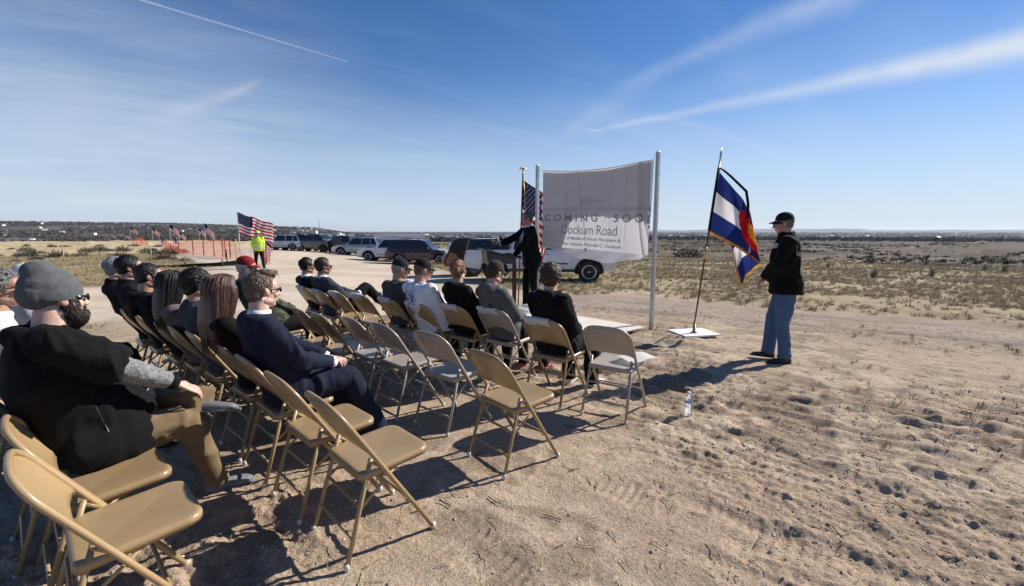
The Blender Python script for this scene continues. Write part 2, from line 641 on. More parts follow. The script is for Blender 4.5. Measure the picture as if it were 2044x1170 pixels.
def zones(x, y):
    """how much road, grass, ploughed field, scrub and far land there is at a spot"""
    r = np.hypot(x, y); az = np.degrees(np.arctan2(x, y))
    w = fbm2(x * 0.25, y * 0.25, 4, 11)
    d1, s1, a1 = pl_dist(x, y, ROAD_MAIN); d2, _, _ = pl_dist(x, y, ROAD_LOT); d3, s3, a3 = pl_dist(x, y, ROAD_RIGHT)
    road = np.maximum(1 - sstep(d1 + w * 1.2, 2.6, 4.0), 1 - sstep(d2 + w * 1.5, 3.5, 5.5))
    grav = 1 - sstep(d3 + w * 0.9, 1.0, 2.1)
    bare = 1 - sstep(np.hypot(x - 0.3, y - 3.5) + w * 3.0, 5.6, 9.0)
    grass = sstep(r + w * 6, 8.0, 12.5) * (1 - road) * (1 - 0.8 * grav)
    far = sstep(r + w * 30, 150, 230)
    return dict(r=r, az=az, road=road, grav=grav, bare=bare, grass=grass, far=far, d1=d1, s1=s1, d3=d3, s3=s3, a3=a3, a1=a1)


def micro(x, y, Z, dr):
    r = Z['r']
    fade = lambda sc: 1 - sstep(dr / sc, 0.25, 0.6)
    chair = gauss(x, y, -0.9, 3.6, 4.2, 1.5, -0.66)
    amp = (1 - 0.75 * Z['road']) * (1 - 0.72 * chair) * (0.45 + 0.55 * sstep(r, 1.0, 3.0))
    z = 0.040 * fbm2(x * 1.1, y * 1.1, 3, 3) * fade(0.9) * (1 - 0.8 * chair)
    # ridged furrows that run away to the lower right
    fa = R(-37)
    fu = x * math.cos(fa) + y * math.sin(fa); fv = -x * math.sin(fa) + y * math.cos(fa)
    rough = sstep(fbm2(x * 0.55, y * 0.55, 3, 21), -0.22, 0.32)
    rid = 1 - 2.2 * np.abs(fbm2(fu * 0.75, fv * 4.6, 4, 31))
    z += 0.058 * amp * rid * fade(0.25) * (0.35 + 0.65 * rough)
    cl = fbm2(x * 8.5, y * 8.5, 3, 41)
    z += amp * rough * 0.050 * np.maximum(cl, -0.12) * fade(0.11)
    cl2 = fbm2(x * 26, y * 26, 3, 51)
    z += amp * (0.30 + 0.70 * rough) * 0.030 * cl2 * fade(0.045)
    # shoe prints
    fr = np.random.default_rng(44)
    nearp = (Z['r'] < 8.5)
    xn, yn = x[nearp], y[nearp]; acc = np.zeros_like(xn)
    for _ in range(70):
        px_, py_, a_ = fr.uniform(-4, 5.5), fr.uniform(1.2, 7.5), fr.uniform(0, 6.28)
        if abs(math.atan2(px_, py_)) > 1.0: continue
        for st in range(3):
            qx = px_ + math.cos(a_) * .62 * st - math.sin(a_) * .09 * (-1) ** st; qy = py_ + math.sin(a_) * .62 * st + math.cos(a_) * .09 * (-1) ** st
            m_ = (np.abs(xn - qx) < .3) & (np.abs(yn - qy) < .3)
            u_ = (xn[m_] - qx) * math.cos(a_) + (yn[m_] - qy) * math.sin(a_); v_ = -(xn[m_] - qx) * math.sin(a_) + (yn[m_] - qy) * math.cos(a_)
            e_ = np.sqrt((u_ / .15) ** 2 + (v_ / .052) ** 2)
            acc[m_] += -.011 * (1 - sstep(e_, .55, 1.1)) * (.5 + fbm2(xn[m_] * 14, yn[m_] * 14, 2, 77)) + .0025 * np.exp(-((e_ - 1.2) / .18) ** 2)
    z[nearp] += acc * (.4 + .6 * amp[nearp])
    # bar-shaped marks left by the tracks of machines
    for pts, wd in ((TRACK_NEAR, 0.17), (TRACK_B, 0.2), (TRACK_C, 0.17)):
        dd, ss, al = pl_dist(x, y, pts)
        tot = sum(math.hypot(b[0] - a_[0], b[1] - a_[1]) for a_, b in zip(pts[:-1], pts[1:]))
        inn = (1 - sstep(dd + 0.05 * fbm2(x * 6, y * 6, 3, 66), wd * 0.75, wd * 1.15)) * sstep(al, 0.0, 0.7) * sstep(tot - al, 0.0, 0.5)
        bar = np.clip(np.sin(al * 2 * np.pi / 0.058 + ss * 7 + 2.5 * fbm2(x * 5, y * 5, 2, 67)) * 1.5, -1, 1)
        gap = 0.10 + 0.90 * sstep(fbm2(x * 2.2, y * 2.2, 3, 61), -0.18, 0.22)
        z = z * (1 - 0.65 * inn * gap) + inn * gap * (-0.010 + 0.0050 * bar * fade(0.045))
    # wheel ruts
    rut = np.exp(-((np.abs(Z['s3']) - 0.75) / 0.16) ** 2) * (Z['d3'] < 2)
    z -= 0.065 * rut * fade(0.4)
    z += 0.03 * np.exp(-((np.abs(Z['s3']) - 1.1) / 0.12) ** 2) * (Z['d3'] < 2) * fade(0.3)
    z -= 0.03 * np.exp(-((np.abs(Z['s1']) - 0.9) / 0.2) ** 2) * (Z['d1'] < 2) * fade(0.4)
    for off, dp in ((-2.1, .022), (-1.5, .018), (1.6, .02), (2.3, .022), (0.1, .015)):
        z -= dp * np.exp(-((Z['s1'] - off + 0.35 * fbm2(x * 0.15, y * 0.15, 2, 73)) / 0.13) ** 2) * (Z['d1'] < 3.5) * fade(0.3)
    z += 0.10 * np.exp(-((Z['s1'] - 3.9) / 0.35) ** 2) * (Z['d1'] < 4.6) * (0.6 + fbm2(x * 3, y * 3, 3, 71)) * fade(0.5)
    # hummocks of bunch grass
    hum = np.maximum(fbm2(x * 1.5, y * 1.5, 4, 81), 0)
    z += 0.16 * hum * Z['grass'] * (1 - Z['far']) * fade(0.8)
    z += (0.9 * fbm2(x * 0.05, y * 0.05, 4, 82) + 0.35 * fbm2(x * 0.3, y * 0.3, 4, 83)) * sstep(r, 42, 90) * (1 - sstep(r, 200, 400))
    return z


def colours(x, y, Z, z):
    r = Z['r']
    n1 = fbm2(x * 0.5, y * 0.5, 4, 101); n2 = fbm2(x * 3.0, y * 3.0, 4, 102); n3 = fbm2(x * 0.09, y * 0.09, 4, 103)
    L = lambda a, b, t: a + (b - a) * np.clip(t, 0, 1)[:, None]
    A = lambda *c: np.array(c, float)[None, :]
    dirt = L(A(.385, .286, .203), A(.480, .375, .272), sstep(n1 + 0.5 * n2, -0.35, 0.35))
    dirt = L(dirt, A(.220, .158, .110), 0.70 * sstep(n2 + 0.6 * n1, 0.08, 0.40))
    road = L(A(.47, .385, .295), A(.56, .465, .36), sstep(n1, -0.3, 0.3))
    grav = L(A(.255, .205, .165), A(.33, .27, .22), sstep(n2, -0.3, 0.3))
    dry = L(A(.25, .198, .122), A(.345, .28, .178), sstep(n1 + n2 * 0.6, -0.3, 0.3))
    dry = L(dry, A(.20, .165, .09), 0.6 * sstep(n3 + 0.3 * n2, 0.02, 0.35))
    fieldc = L(A(.42, .325, .19), A(.50, .40, .25), sstep(np.sin(np.hypot(x + 95, y - 38) * 0.9) + n2, -0.6, 0.9))
    scrub = A(.125, .105, .070)
    C = dirt
    C = L(C, dry, Z['grass'])
    left = 1 - sstep(Z['az'], -27, -20)
    C = L(C, fieldc, left * sstep(r + 8 * n3, 46, 56) * (1 - Z['road']))
    band = left * np.exp(-((r - 36 - 10 * n3) / 5.5) ** 2) * sstep(n1 + 0.5 * n2, -0.3, 0.1)
    C = L(C, scrub * 1.1, 0.85 * band * (1 - Z['road']))
    pale = left * np.exp(-((r - 30 - 8 * n3) / 3.5) ** 2) * sstep(n2 + n1, 0.0, 0.25)
    C = L(C, A(.50, .42, .32), 0.8 * pale * (1 - Z['road']))
    C = L(C, grav, Z['grav'] * (1 - Z['road']) * (0.55 + 0.45 * sstep(n2, -0.3, 0.2)))
    C = L(C, road, Z['road'])
    rut = np.exp(-((np.abs(Z['s3']) - 0.75) / 0.13) ** 2) + .6 * np.exp(-((Z['s3'] - 1.9) / 0.10) ** 2)
    C = L(C, A(.17, .125, .09), np.clip(rut, 0, 1) * .65 * (Z['d3'] < 2.4) * sstep(n2, -.35, .15) * (1 - Z['road']))
    rightm = sstep(Z['az'], 8, 16) * sstep(r + 10 * n3, 44, 54) * (1 - sstep(r, 170, 260))
    lay = fbm2(x * 0.05, y * 0.16, 4, 131); lay2 = fbm2(x * 0.35, y * 0.5, 4, 132)
    dug = L(A(.055, .043, .034), A(.125, .098, .073), sstep(lay * 1.3 + lay2 * .9, -0.45, 0.45))
    dug = L(dug, A(.21, .17, .13), .8 * np.exp(-((lay - .05) / .035) ** 2))
    C = L(C, dug, rightm)
    midm = sstep(Z['az'], -26, -20) * (1 - sstep(Z['az'], 8, 16)) * sstep(r + 10 * n3, 60, 80)
    C = L(C, L(A(.24, .19, .125), A(.33, .26, .17), sstep(n3, -0.2, 0.2)), midm)
    # far land: winter trees, roofs and fields
    f1 = fbm2(x * 0.004, y * 0.004, 5, 111); f2 = fbm2(x * 0.0011, y * 0.0011, 4, 112); f3 = fbm2(x * 0.016, y * 0.016, 4, 113)
    farc = L(A(.070, .062, .053), A(.125, .108, .088), sstep(f1 + 0.4 * f3, -0.25, 0.3))
    farc = L(farc, A(.22, .18, .13), 0.55 * sstep(f2 + 0.35 * f1, 0.22, 0.38))
    farc = L(farc, A(.055, .050, .042), 0.7 * sstep(f3 - f1 * 0.4, 0.12, 0.4))
    farc = L(farc, A(.047, .045, .043) * (1 + .5 * f1[:, None]), .8 * sstep(r, 2500, 6000) * (1 - sstep(r, 15000, 17500)))
    C = L(C, farc, Z['far'])
    return np.clip(C, 0.01, 0.8)


def build_ground():
    azf = np.arange(-56, 56.001, 0.15); azc = np.arange(60, 301, 4.0)
    az = np.radians(np.concatenate([azf, azc]))
    rs = [0.35]
    while rs[-1] < 29000:
        q = rs[-1]
        dr = min(max(q * q / 733 * 0.95, 0.013), q * 0.042)
        if q < 1.2: dr = 0.03
        rs.append(q + dr)
    rs = np.array(rs)
    na, nr = len(az), len(rs)
    drr = np.gradient(rs)
    Rr, Aa = np.meshgrid(rs, az, indexing='ij')
    x = (Rr * np.sin(Aa)).ravel(); y = (Rr * np.cos(Aa)).ravel()
    dr = np.repeat(np.maximum(drr, rs * R(0.15)), na)
    Z = zones(x, y)
    z = macro(x, y)
    nearm = Z['r'] < 420
    mz = np.zeros_like(z)
    sub = {k: v[nearm] for k, v in Z.items()}
    mz[nearm] = micro(x[nearm], y[nearm], sub, dr[nearm])
    z = z + mz
    far = Z['r'] > 250
    z[far] += (2.2 * fbm2(x[far] * 0.006, y[far] * 0.006, 4, 120) + 4 * fbm2(x[far] * 0.0012, y[far] * 0.0012, 3, 121)) * sstep(Z['r'][far], 250, 900)
    C = colours(x, y, Z, z)
    V = np.stack([x, y, z], 1)
    V = np.vstack([V, [[0, 0, float(z[:na].mean())]]])
    C = np.vstack([C, C[:1]])
    idx = np.arange(nr * na).reshape(nr, na)
    a = idx[:-1, :]; b = np.roll(idx, -1, 1)[:-1, :]; c = np.roll(idx, -1, 1)[1:, :]; dd = idx[1:, :]
    quads = np.stack([a, dd, c, b], -1).reshape(-1, 4)
    fan = np.stack([np.full(na, nr * na), idx[0], np.roll(idx[0], -1)], -1)
    me = bpy.data.meshes.new('ground')
    nq, nf = len(quads), len(fan)
    me.vertices.add(len(V)); me.vertices.foreach_set('co', V.ravel())
    me.loops.add(nq * 4 + nf * 3)
    me.loops.foreach_set('vertex_index', np.concatenate([quads.ravel(), fan.ravel()]).astype(np.int32))
    me.polygons.add(nq + nf)
    st = np.concatenate([np.arange(nq) * 4, nq * 4 + np.arange(nf) * 3]).astype(np.int32)
    me.polygons.foreach_set('loop_start', st)
    me.update(calc_edges=True)
    me.validate()
    at = me.attributes.new('soil', 'FLOAT_COLOR', 'POINT')
    at.data.foreach_set('color', np.hstack([C, np.ones((len(C), 1))]).astype(np.float32).ravel())
    zm = np.stack([Z['road'], Z['grass'] * (1 - sstep(Z['r'], 38, 52)), np.clip(Z['far'], 0, 1), 1 - sstep(Z['r'], 9, 15)], 1)
    zm = np.vstack([zm, zm[:1]])
    at2 = me.attributes.new('zone', 'FLOAT_COLOR', 'POINT')
    at2.data.foreach_set('color', zm.astype(np.float32).ravel())
    me.polygons.foreach_set('use_smooth', np.full(len(me.polygons), True, dtype=bool))
    m = bpy.data.materials.new('ground'); m.use_nodes = True
    nt = m.node_tree; g = NG(nt); bs = nt.nodes['Principled BSDF']
    geo = g.n('ShaderNodeNewGeometry'); pos = geo.outputs['Position']
    a1 = g.n('ShaderNodeAttribute', attribute_name='soil'); a2 = g.n('ShaderNodeAttribute', attribute_name='zone')
    zr = g.sep(a2.outputs['Color'])
    fine = g.noise(pos, 55.0, 6, 0.65); grit = g.noise(pos, 170.0, 3, 0.6); mid = g.noise(pos, 6.0, 6, 0.6)
    k = g.add(g.mul(g.sub(fine, 0.5), 1.6), g.add(g.mul(g.sub(grit, 0.5), 1.3), g.mul(g.sub(mid, 0.5), 0.7)))  # soil mottle, contrast raised so its dark flecks paint in small shadows
    k = g.mul(k, g.sub(1.0, g.mul(zr[0], 0.5)))
    k = g.mul(k, g.sub(1.0, g.mul(zr[2], 0.9)))
    kk = g.add(1.0, k)
    tint = g.comb(kk, kk, g.add(1.0, g.mul(k, 1.1)))
    colr = g.mix(1.0, a1.outputs['Color'], tint, 'MULTIPLY')
    # scattered pale pebbles
    vo = g.n('ShaderNodeTexVoronoi'); vo.inputs['Scale'].default_value = 42; g.link(pos, vo.inputs['Vector'])
    peb = g.mul(g.ss(vo.outputs['Distance'], 0.30, 0.2), g.ss(g.sep(vo.outputs['Color'])[0], 0.80, 0.82))
    peb = g.mul(peb, g.mul(a2.outputs['Alpha'], g.sub(1.0, g.m('MAXIMUM', zr[1], zr[2]))))
    colr = g.mix(g.mul(peb, 0.7), colr, (.50, .44, .37, 1))
    # straw lying in the grass
    st_ = g.ss(g.noise(pos, 30.0, 5, 0.7), 0.5, 0.75)
    colr = g.mix(g.mul(g.mul(st_, zr[1]), 0.35), colr, (.48, .39, .22, 1))
    g.link(colr, bs.inputs['Base Color'])
    bs.inputs['Roughness'].default_value = 0.95
    bs.inputs['Specular IOR Level'].default_value = 0.1
    bp = g.n('ShaderNodeBump'); bp.inputs['Distance'].default_value = 0.012
    bst = g.m('MULTIPLY', g.sub(1.0, zr[2]), g.sub(0.9, g.mul(zr[0], 0.55)))
    g.link(bst, bp.inputs['Strength'])
    hgt = g.add(g.mul(fine, 1.0), g.add(g.mul(grit, 0.5), g.mul(peb, 0.5)))
    g.link(hgt, bp.inputs['Height']); g.link(bp.outputs[0], bs.inputs['Normal'])
    me.materials.append(m)
    o = obj('ground', me)
    tag(o, 'dry bare earth, dirt road and pale grass running out to the valley', kind='structure')
    return me


ground_me = build_ground()
_gv = np.empty(len(ground_me.vertices) * 3); ground_me.vertices.foreach_get('co', _gv); _gv = _gv.reshape(-1, 3)


class _Lookup:
    """height of the finished ground near the camera"""
    def __init__(s):
        m = (np.hypot(_gv[:, 0], _gv[:, 1]) < 70) & (np.abs(np.degrees(np.arctan2(_gv[:, 0], _gv[:, 1]))) < 57)
        P = _gv[m]
        r = np.hypot(P[:, 0], P[:, 1]); a = np.degrees(np.arctan2(P[:, 0], P[:, 1]))
        s.rs = np.unique(np.round(r, 6)); s.na = int(round(len(P) / len(s.rs)))
        s.z = None
        azf = np.arange(-56, 56.001, 0.15)
        s.az0, s.naz = -56, len(azf)
        full = len(azf) + len(np.arange(60, 301, 4.0))
        allr = np.hypot(_gv[:-1:full, 0], _gv[:-1:full, 1])
        s.r = allr; s.full = full
        s.Z = _gv[:-1, 2].reshape(-1, full)[:, :len(azf)]

    def __call__(s, x, y):
        r = math.hypot(x, y); a = math.degrees(math.atan2(x, y))
        if abs(a) > 55.9 or r < 0.4:
            return gz(x, y)
        i = int(np.searchsorted(s.r, r)) - 1; i = max(0, min(i, len(s.r) - 2))
        t = (r - s.r[i]) / (s.r[i + 1] - s.r[i])
        j = (a - s.az0) / 0.15; jj = int(j); q = j - jj; jj = min(jj, s.naz - 2)
        z = s.Z
        return float((z[i, jj] * (1 - q) + z[i, jj + 1] * q) * (1 - t) + (z[i + 1, jj] * (1 - q) + z[i + 1, jj + 1] * q) * t)


gsurf = _Lookup()

# ------------------------------------------------------------------ folding chairs
def chair_parts(paint, cap_m, pad=False):
    P = {}
    slope = 0.63
    yl = lambda z: 0.22 - slope * z               # the sloping plane of the back frame
    W, top, rad = 0.212, 0.800, 0.125
    ln = math.hypot(1, slope)
    up = np.array([0, -slope, 1]) / ln
    foot = np.array([0, 0.22, 0.012])

    def pt(x, s): return np.array([x, 0, 0]) + foot + up * s
    S = (top - 0.012) * ln
    path = [pt(W + 0.006, 0), pt(W, S * 0.5), pt(W, S - rad)]
    for k in range(1, 8):
        a = k / 8 * math.pi / 2
        path.append(pt(W - rad * (1 - math.cos(a)), S - rad + rad * math.sin(a)))
    path += [pt(0.05, S + .004), pt(-0.05, S + .004)]
    half = [q * np.array([-1, 1, 1]) for q in path[:-2]][::-1]
    full = path + half
    P['frame'] = [Geo().loft(full, 0.0125, n=10).mesh('frame', [paint])]
    # back panel between the tubes, bowed to the sitter's back
    nu, nv = 15, 10
    zlo = 0.57
    V = []; V2 = []
    for j in range(nv):
        t = j / (nv - 1)
        for i in range(nu):
            u = i / (nu - 1) * 2 - 1
            zb = zlo + 0.035 * abs(u) ** 6 * 0 - 0.03 * abs(u) ** 5
            slo = (zb - 0.012) * ln
            x = u * (W - 0.004)
            e = max(0.0, abs(x) - (W - rad))
            shi = S - rad + math.sqrt(max(rad * rad - e * e, 0)) - 0.002
            s_ = slo + (shi - slo) * t
            q = pt(x, s_)
            nrm = np.array([0, -1, -slope]) / ln
            bow = 0.030 * (1 - u * u) * math.sin(math.pi * (0.12 + 0.76 * (1 - t))) + (0.006 if t == 0 else 0)
            V.append(q + nrm * (bow - 0.002)); V2.append(q + nrm * (bow + 0.004))
    G = Geo().grid(V, nu, nv).grid(V2, nu, nv)
    n = nu * nv
    ring = [j * nu for j in range(nv)] + [(nv - 1) * nu + i for i in range(1, nu)] + [j * nu + nu - 1 for j in range(nv - 2, -1, -1)] + list(range(nu - 2, 0, -1))
    G.f += [[ring[i], ring[(i + 1) % len(ring)], n + ring[(i + 1) % len(ring)], n + ring[i]] for i in range(len(ring))]
    G.mi += [0] * len(ring)
    P['backrest'] = [G.mesh('backrest', [paint])]
    # seat: rounded pan with rolled edge
    def rr(w, d0, d1, rf, rb, n=6):
        out = []
        for cx, cy, r_, a0 in ((w - rf, d1 - rf, rf, 0), (-w + rf, d1 - rf, rf, 90), (-w + rb, d0 + rb, rb, 180), (w - rb, d0 + rb, rb, 270)):
            for k in range(n + 1):
                a = R(a0 + 90 * k / n)
                out.append((cx + r_ * math.cos(a), cy + r_ * math.sin(a)))
        return out
    rings = [(0, -.036), (0, -.014), (.003, -.006), (.009, -.001), (.02, 0), (.05, -.002), (.10, -.006), (.16, -.009)]
    V = []; F = []
    zc = 0.452
    for ins, dz in rings:
        o_ = rr(0.197 - ins, -0.168 + ins, 0.235 - ins, max(.008, .065 - ins * .4), max(.006, .035 - ins * .3))
        for x, y in o_:
            V.append((x, y, zc + dz + 0.012 * (y / 0.2)))
    k = len(o_)
    for j in range(len(rings) - 1):
        F += [[j * k + i, j * k + (i + 1) % k, (j + 1) * k + (i + 1) % k, (j + 1) * k + i] for i in range(k)]
    V.append((0, 0.035, zc - 0.010)); c = len(V) - 1
    F += [[(len(rings) - 1) * k + i, (len(rings) - 1) * k + (i + 1) % k, c] for i in range(k)]
    # underside
    V2 = [(x * 0.985, y * 0.985 + .001, zc - 0.030 + 0.012 * (y / 0.2)) for x, y in rr(0.19, -0.161, 0.228, .06, .03)]
    b = len(V); V += V2
    F += [[i, b + i, b + (i + 1) % k, (i + 1) % k] for i in range(k)]
    F.append([b + i for i in range(k)])
    P['seat'] = [Geo().add(V, F).mesh('seat', [paint])]
    legs = []; caps = []; links = []
    for s in (-1, 1):
        x = s * 0.186
        foot_r = np.array([s * 0.200, -0.255, 0.012]); top_r = np.array([s * 0.181, -0.103, 0.50])
        Gl = Geo().loft([foot_r, top_r * .5 + foot_r * .5, top_r], 0.0115, n=9)
        Gl.ell(top_r, (.0115, .0115, .007), 9, 5)
        legs.append(Gl.mesh('leg', [paint]))
        caps.append(Geo().lathe([(.012, 0), (.0142, .002), (.0140, .02), (.0132, .032)], 12, c=(foot_r[0], foot_r[1] - .002, 0.0)).mesh('foot_cap', [cap_m]))
        caps.append(Geo().lathe([(.012, 0), (.0148, .002), (.0146, .02), (.0138, .028)], 12, c=(s * (W + .006), 0.22, 0.0)).mesh('foot_cap', [cap_m]))
        a_ = np.array([s * 0.196, -0.106, 0.486]); b_ = np.array([s * 0.199, yl(.445) + .012, 0.438])
        Lk = Geo().loft([a_, b_], 0.0035, 0.008, n=8, side=(1, 0, 0))
        for q in (a_, b_, np.array([s * 0.199, yl(.40), .40])):
            Lk.ell(q + np.array([s * .004, 0, 0]), (.006, .007, .007), 8, 5)
        # folding brace under the seat
        Lk.loft([np.array([s * .188, .04, .425]), np.array([s * .196, -0.175, .27])], 0.0035, .008, n=6, side=(1, 0, 0))
        links.append(Lk.mesh('hinge_link', [paint]))
    P['leg'] = legs; P['foot_cap'] = caps; P['hinge_link'] = links
    bars = []

    def rung(z, drop, front):
        if front:
            q0 = np.array([W - .004, yl(z), z]); dy = 0
        else:
            t = (z - .012) / .488
            q0 = np.array([.200 - .019 * t, -0.255 + .152 * t, z])
        q1 = q0 + np.array([-.035, 0.0, drop]); q2 = q1 * np.array([-1, 1, 1]); q3 = q0 * np.array([-1, 1, 1])
        m1 = q0 * .5 + q1 * .5 + np.array([0, 0, drop * .25]); m2 = m1 * np.array([-1, 1, 1])
        return Geo().loft([q0, m1, q1, q2, m2, q3], 0.0085, n=8).mesh('stretcher', [paint])
    bars.append(rung(.27, .018, False)); bars.append(rung(.125, .018, False)); bars.append(rung(.20, .014, True))
    P['stretcher'] = bars
    return P


TAN = mat('tan_paint', (.335, .230, .117), .30, 0, .07, 3.0, .05, 40, spec=.5, dust=.22)
GREY = mat('grey_beige_paint', (.365, .315, .268), .34, 0, .07, 3.0, .05, 40, spec=.5, dust=.22)
CAPM = mat('chair_feet', (.62, .58, .52), .6, 0, .15)
PARTS = {'tan': chair_parts(TAN, CAPM), 'grey': chair_parts(GREY, CAPM)}
FACE = 42.0


def ang(az):
    """rotation about Z that turns local +Y to azimuth az (from +Y towards +X)"""
    return -R(az)


CHAIRS = []
SC = 0.952


def chair(back, az, kind, label, group):
    """back: ground point under the top of the backrest"""
    F = np.array([math.sin(R(az)), math.cos(R(az))])
    o = np.array(back) * SC + F * 0.284
    z = gz(*o)
    t = thing('folding_chair', label, 'chair', (o[0], o[1], z + 0.004), ang(az), group)
    for nm, ms in PARTS[kind].items():
        for me in ms:
            obj(nm, me, t)
    CHAIRS.append((t, o, az))
    return t, o, z


PAPER = thin_cloth('white_paper', (.82, .81, .80), .40, .03)


def back_paper(o, z, az, label, w=0.13, off=-0.03, seed=0):
    """a white sheet folded over the top of a chair back"""
    G = Geo(); nu, nv = 7, 15
    slope = 0.63; ln = math.hypot(1, slope)
    up = np.array([0, -slope, 1]) / ln; nr = np.array([0, -1, -slope]) / ln
    S = (0.800 - 0.012) * ln
    base = np.array([0, .22, .012])
    V = []
    for j in range(nv):
        t = j / (nv - 1)
        for i in range(nu):
            x = off + (i / (nu - 1) - .5) * 2 * w
            if t < .28:
                q = base + up * (S - .055 * (1 - t / .28)) + nr * .0225
            elif t < .5:
                a = (t - .28) / .22 * math.pi
                q = base + up * (S + .016 * math.sin(a) + .004) + nr * .0225 * math.cos(a)
            else:
                q = base + up * (S - (t - .5) / .5 * .21) - nr * (.0225 + .012 * math.sin((t - .5) * 9 + i * .6))
            V.append(q + np.array([x + 0.004 * math.sin(j * .7 + seed), 0, .002 * math.sin(i * 1.9 + j + seed)]))
    G.grid(V, nu, nv)
    ob = obj('paper_sheet', G.mesh('paper_sheet', [PAPER]), None, (o[0], o[1], z + .004), ang(az))
    return tag(ob, label, 'paper', 'white sheets folded over the front row chair backs')


# ------------------------------------------------------------------ people
def U(v):
    v = np.array(v, float)
    return v / (np.linalg.norm(v) + 1e-9)


def head_geo(jaw=1.0):
    G = Geo()
    G.ell((0, -.018, .030), (.074, .096, .088), 20, 14)
    G.ell((0, .022, -.040), (.058 * jaw, .066, .080), 16, 12)
    G.ell((0, .052, -.098), (.030 * jaw, .026, .020), 12, 8)
    G.ell((0, .045, .035), (.060, .046, .050), 14, 10)
    G.ell((0, .082, .012), (.050, .014, .010), 12, 8)
    G.loft([(0, .086, .008), (0, .099, -.014), (0, .110, -.034), (0, .096, -.044)], [.008, .010, .015, .010], n=10)
    for s in (-1, 1):
        G.ell((s * .011, .099, -.037), (.009, .010, .008), 8, 6)
        G.ell((s * .038, .058, -.030), (.024, .026, .026), 10, 8)
        G.ell((s * .048 * jaw, .000, -.068), (.018, .040, .022), 10, 8)
        e = np.array([s * .077, -.010, -.008])
        G.ell(e, (.008, .019, .032), 10, 8, rot=rx_(.25) @ rz(-s * .35))
        G.ell(e + np.array([s * .006, -.010, .006]), (.006, .009, .026), 8, 6, rot=rx_(.25))
    G.ell((0, .089, -.064), (.022, .009, .0055), 10, 6)
    G.ell((0, .086, -.074), (.018, .010, .006), 10, 6)
    return G


_HEADS = {}


def head_mesh(jaw):
    if jaw not in _HEADS:
        me = fuse(head_geo(jaw), .0055, [], 2)
        V = np.empty(len(me.vertices) * 3); me.vertices.foreach_get('co', V)
        _HEADS[jaw] = (V.reshape(-1, 3), [list(p.vertices) for p in me.polygons])
    return _HEADS[jaw]


_HANDS = {}


def hand_mesh(curl, spread, thumb):
    key = (curl, spread, thumb)
    if key not in _HANDS:
        G = Geo()
        G.loft([(0, -.03, 0), (0, 0, 0), (.0, .035, -.001), (0, .078, -.002), (0, .088, -.002)], [.026, .029, .038, .041, .036], [.019, .016, .0135, .0115, .009], n=12, side=(1, 0, 0))
        for k, (x, L) in enumerate(((-.030, .066), (-.0105, .076), (.010, .071), (.029, .056))):
            a = (x / .03) * spread
            dirx = np.array([math.sin(a), math.cos(a), 0])
            p = np.array([x, .080, -.001]); pts = [p - dirx * .02]; pts.append(p.copy())
            th = 0
            for q, l in enumerate((.46, .31, .25)):
                th += curl * (.75, 1.0, .7)[q]
                dd = dirx * math.cos(th) + np.array([0, 0, -1]) * math.sin(th)
                p = p + dd * L * l; pts.append(p.copy())
            rr_ = .0088 if k < 3 else .0076
            G.loft(pts, [rr_, rr_ * 1.02, rr_ * .95, rr_ * .88, rr_ * .72], n=8)
            G.ell(pts[-1], (rr_ * .72,) * 3, 8, 6)
        # thumb leaves the side of the palm near its base
        p = np.array([-.026, .012, -.004])
        a = thumb
        pts = [p, p + np.array([-.022, .022, -.004])]
        d1 = U((-math.sin(a), math.cos(a), -.25 - curl * .3)); pts.append(pts[-1] + d1 * .032)
        d2 = U((-math.sin(a * .5), math.cos(a * .5), -.3 - curl * .3)); pts.append(pts[-1] + d2 * .027)
        G.loft(pts, [.013, .0125, .0105, .008], n=8); G.ell(pts[-1], (.008,) * 3, 8, 6)
        me = fuse(G, .0042, [], 2)
        V = np.empty(len(me.vertices) * 3); me.vertices.foreach_get('co', V)
        _HANDS[key] = (V.reshape(-1, 3), [list(p.vertices) for p in me.polygons])
    return _HANDS[key]


def ik(a, b, l1, l2, hint):
    """elbow or knee between two ends, bent towards hint"""
    a, b = np.array(a, float), np.array(b, float)
    d = b - a; L = np.linalg.norm(d); L2 = min(L, (l1 + l2) * .995)
    b = a + d / L * L2; u = d / L
    x = (l1 * l1 - l2 * l2 + L2 * L2) / (2 * L2)
    h = math.sqrt(max(l1 * l1 - x * x, 0))
    n = np.array(hint, float); n = n - n.dot(u) * u; n = U(n)
    return a + u * x + n * h, b


def yawrot(yaw, pitch=0.0, roll=0.0):
    return rz(-R(yaw)) @ rx_(R(pitch)) @ ry_(R(roll))


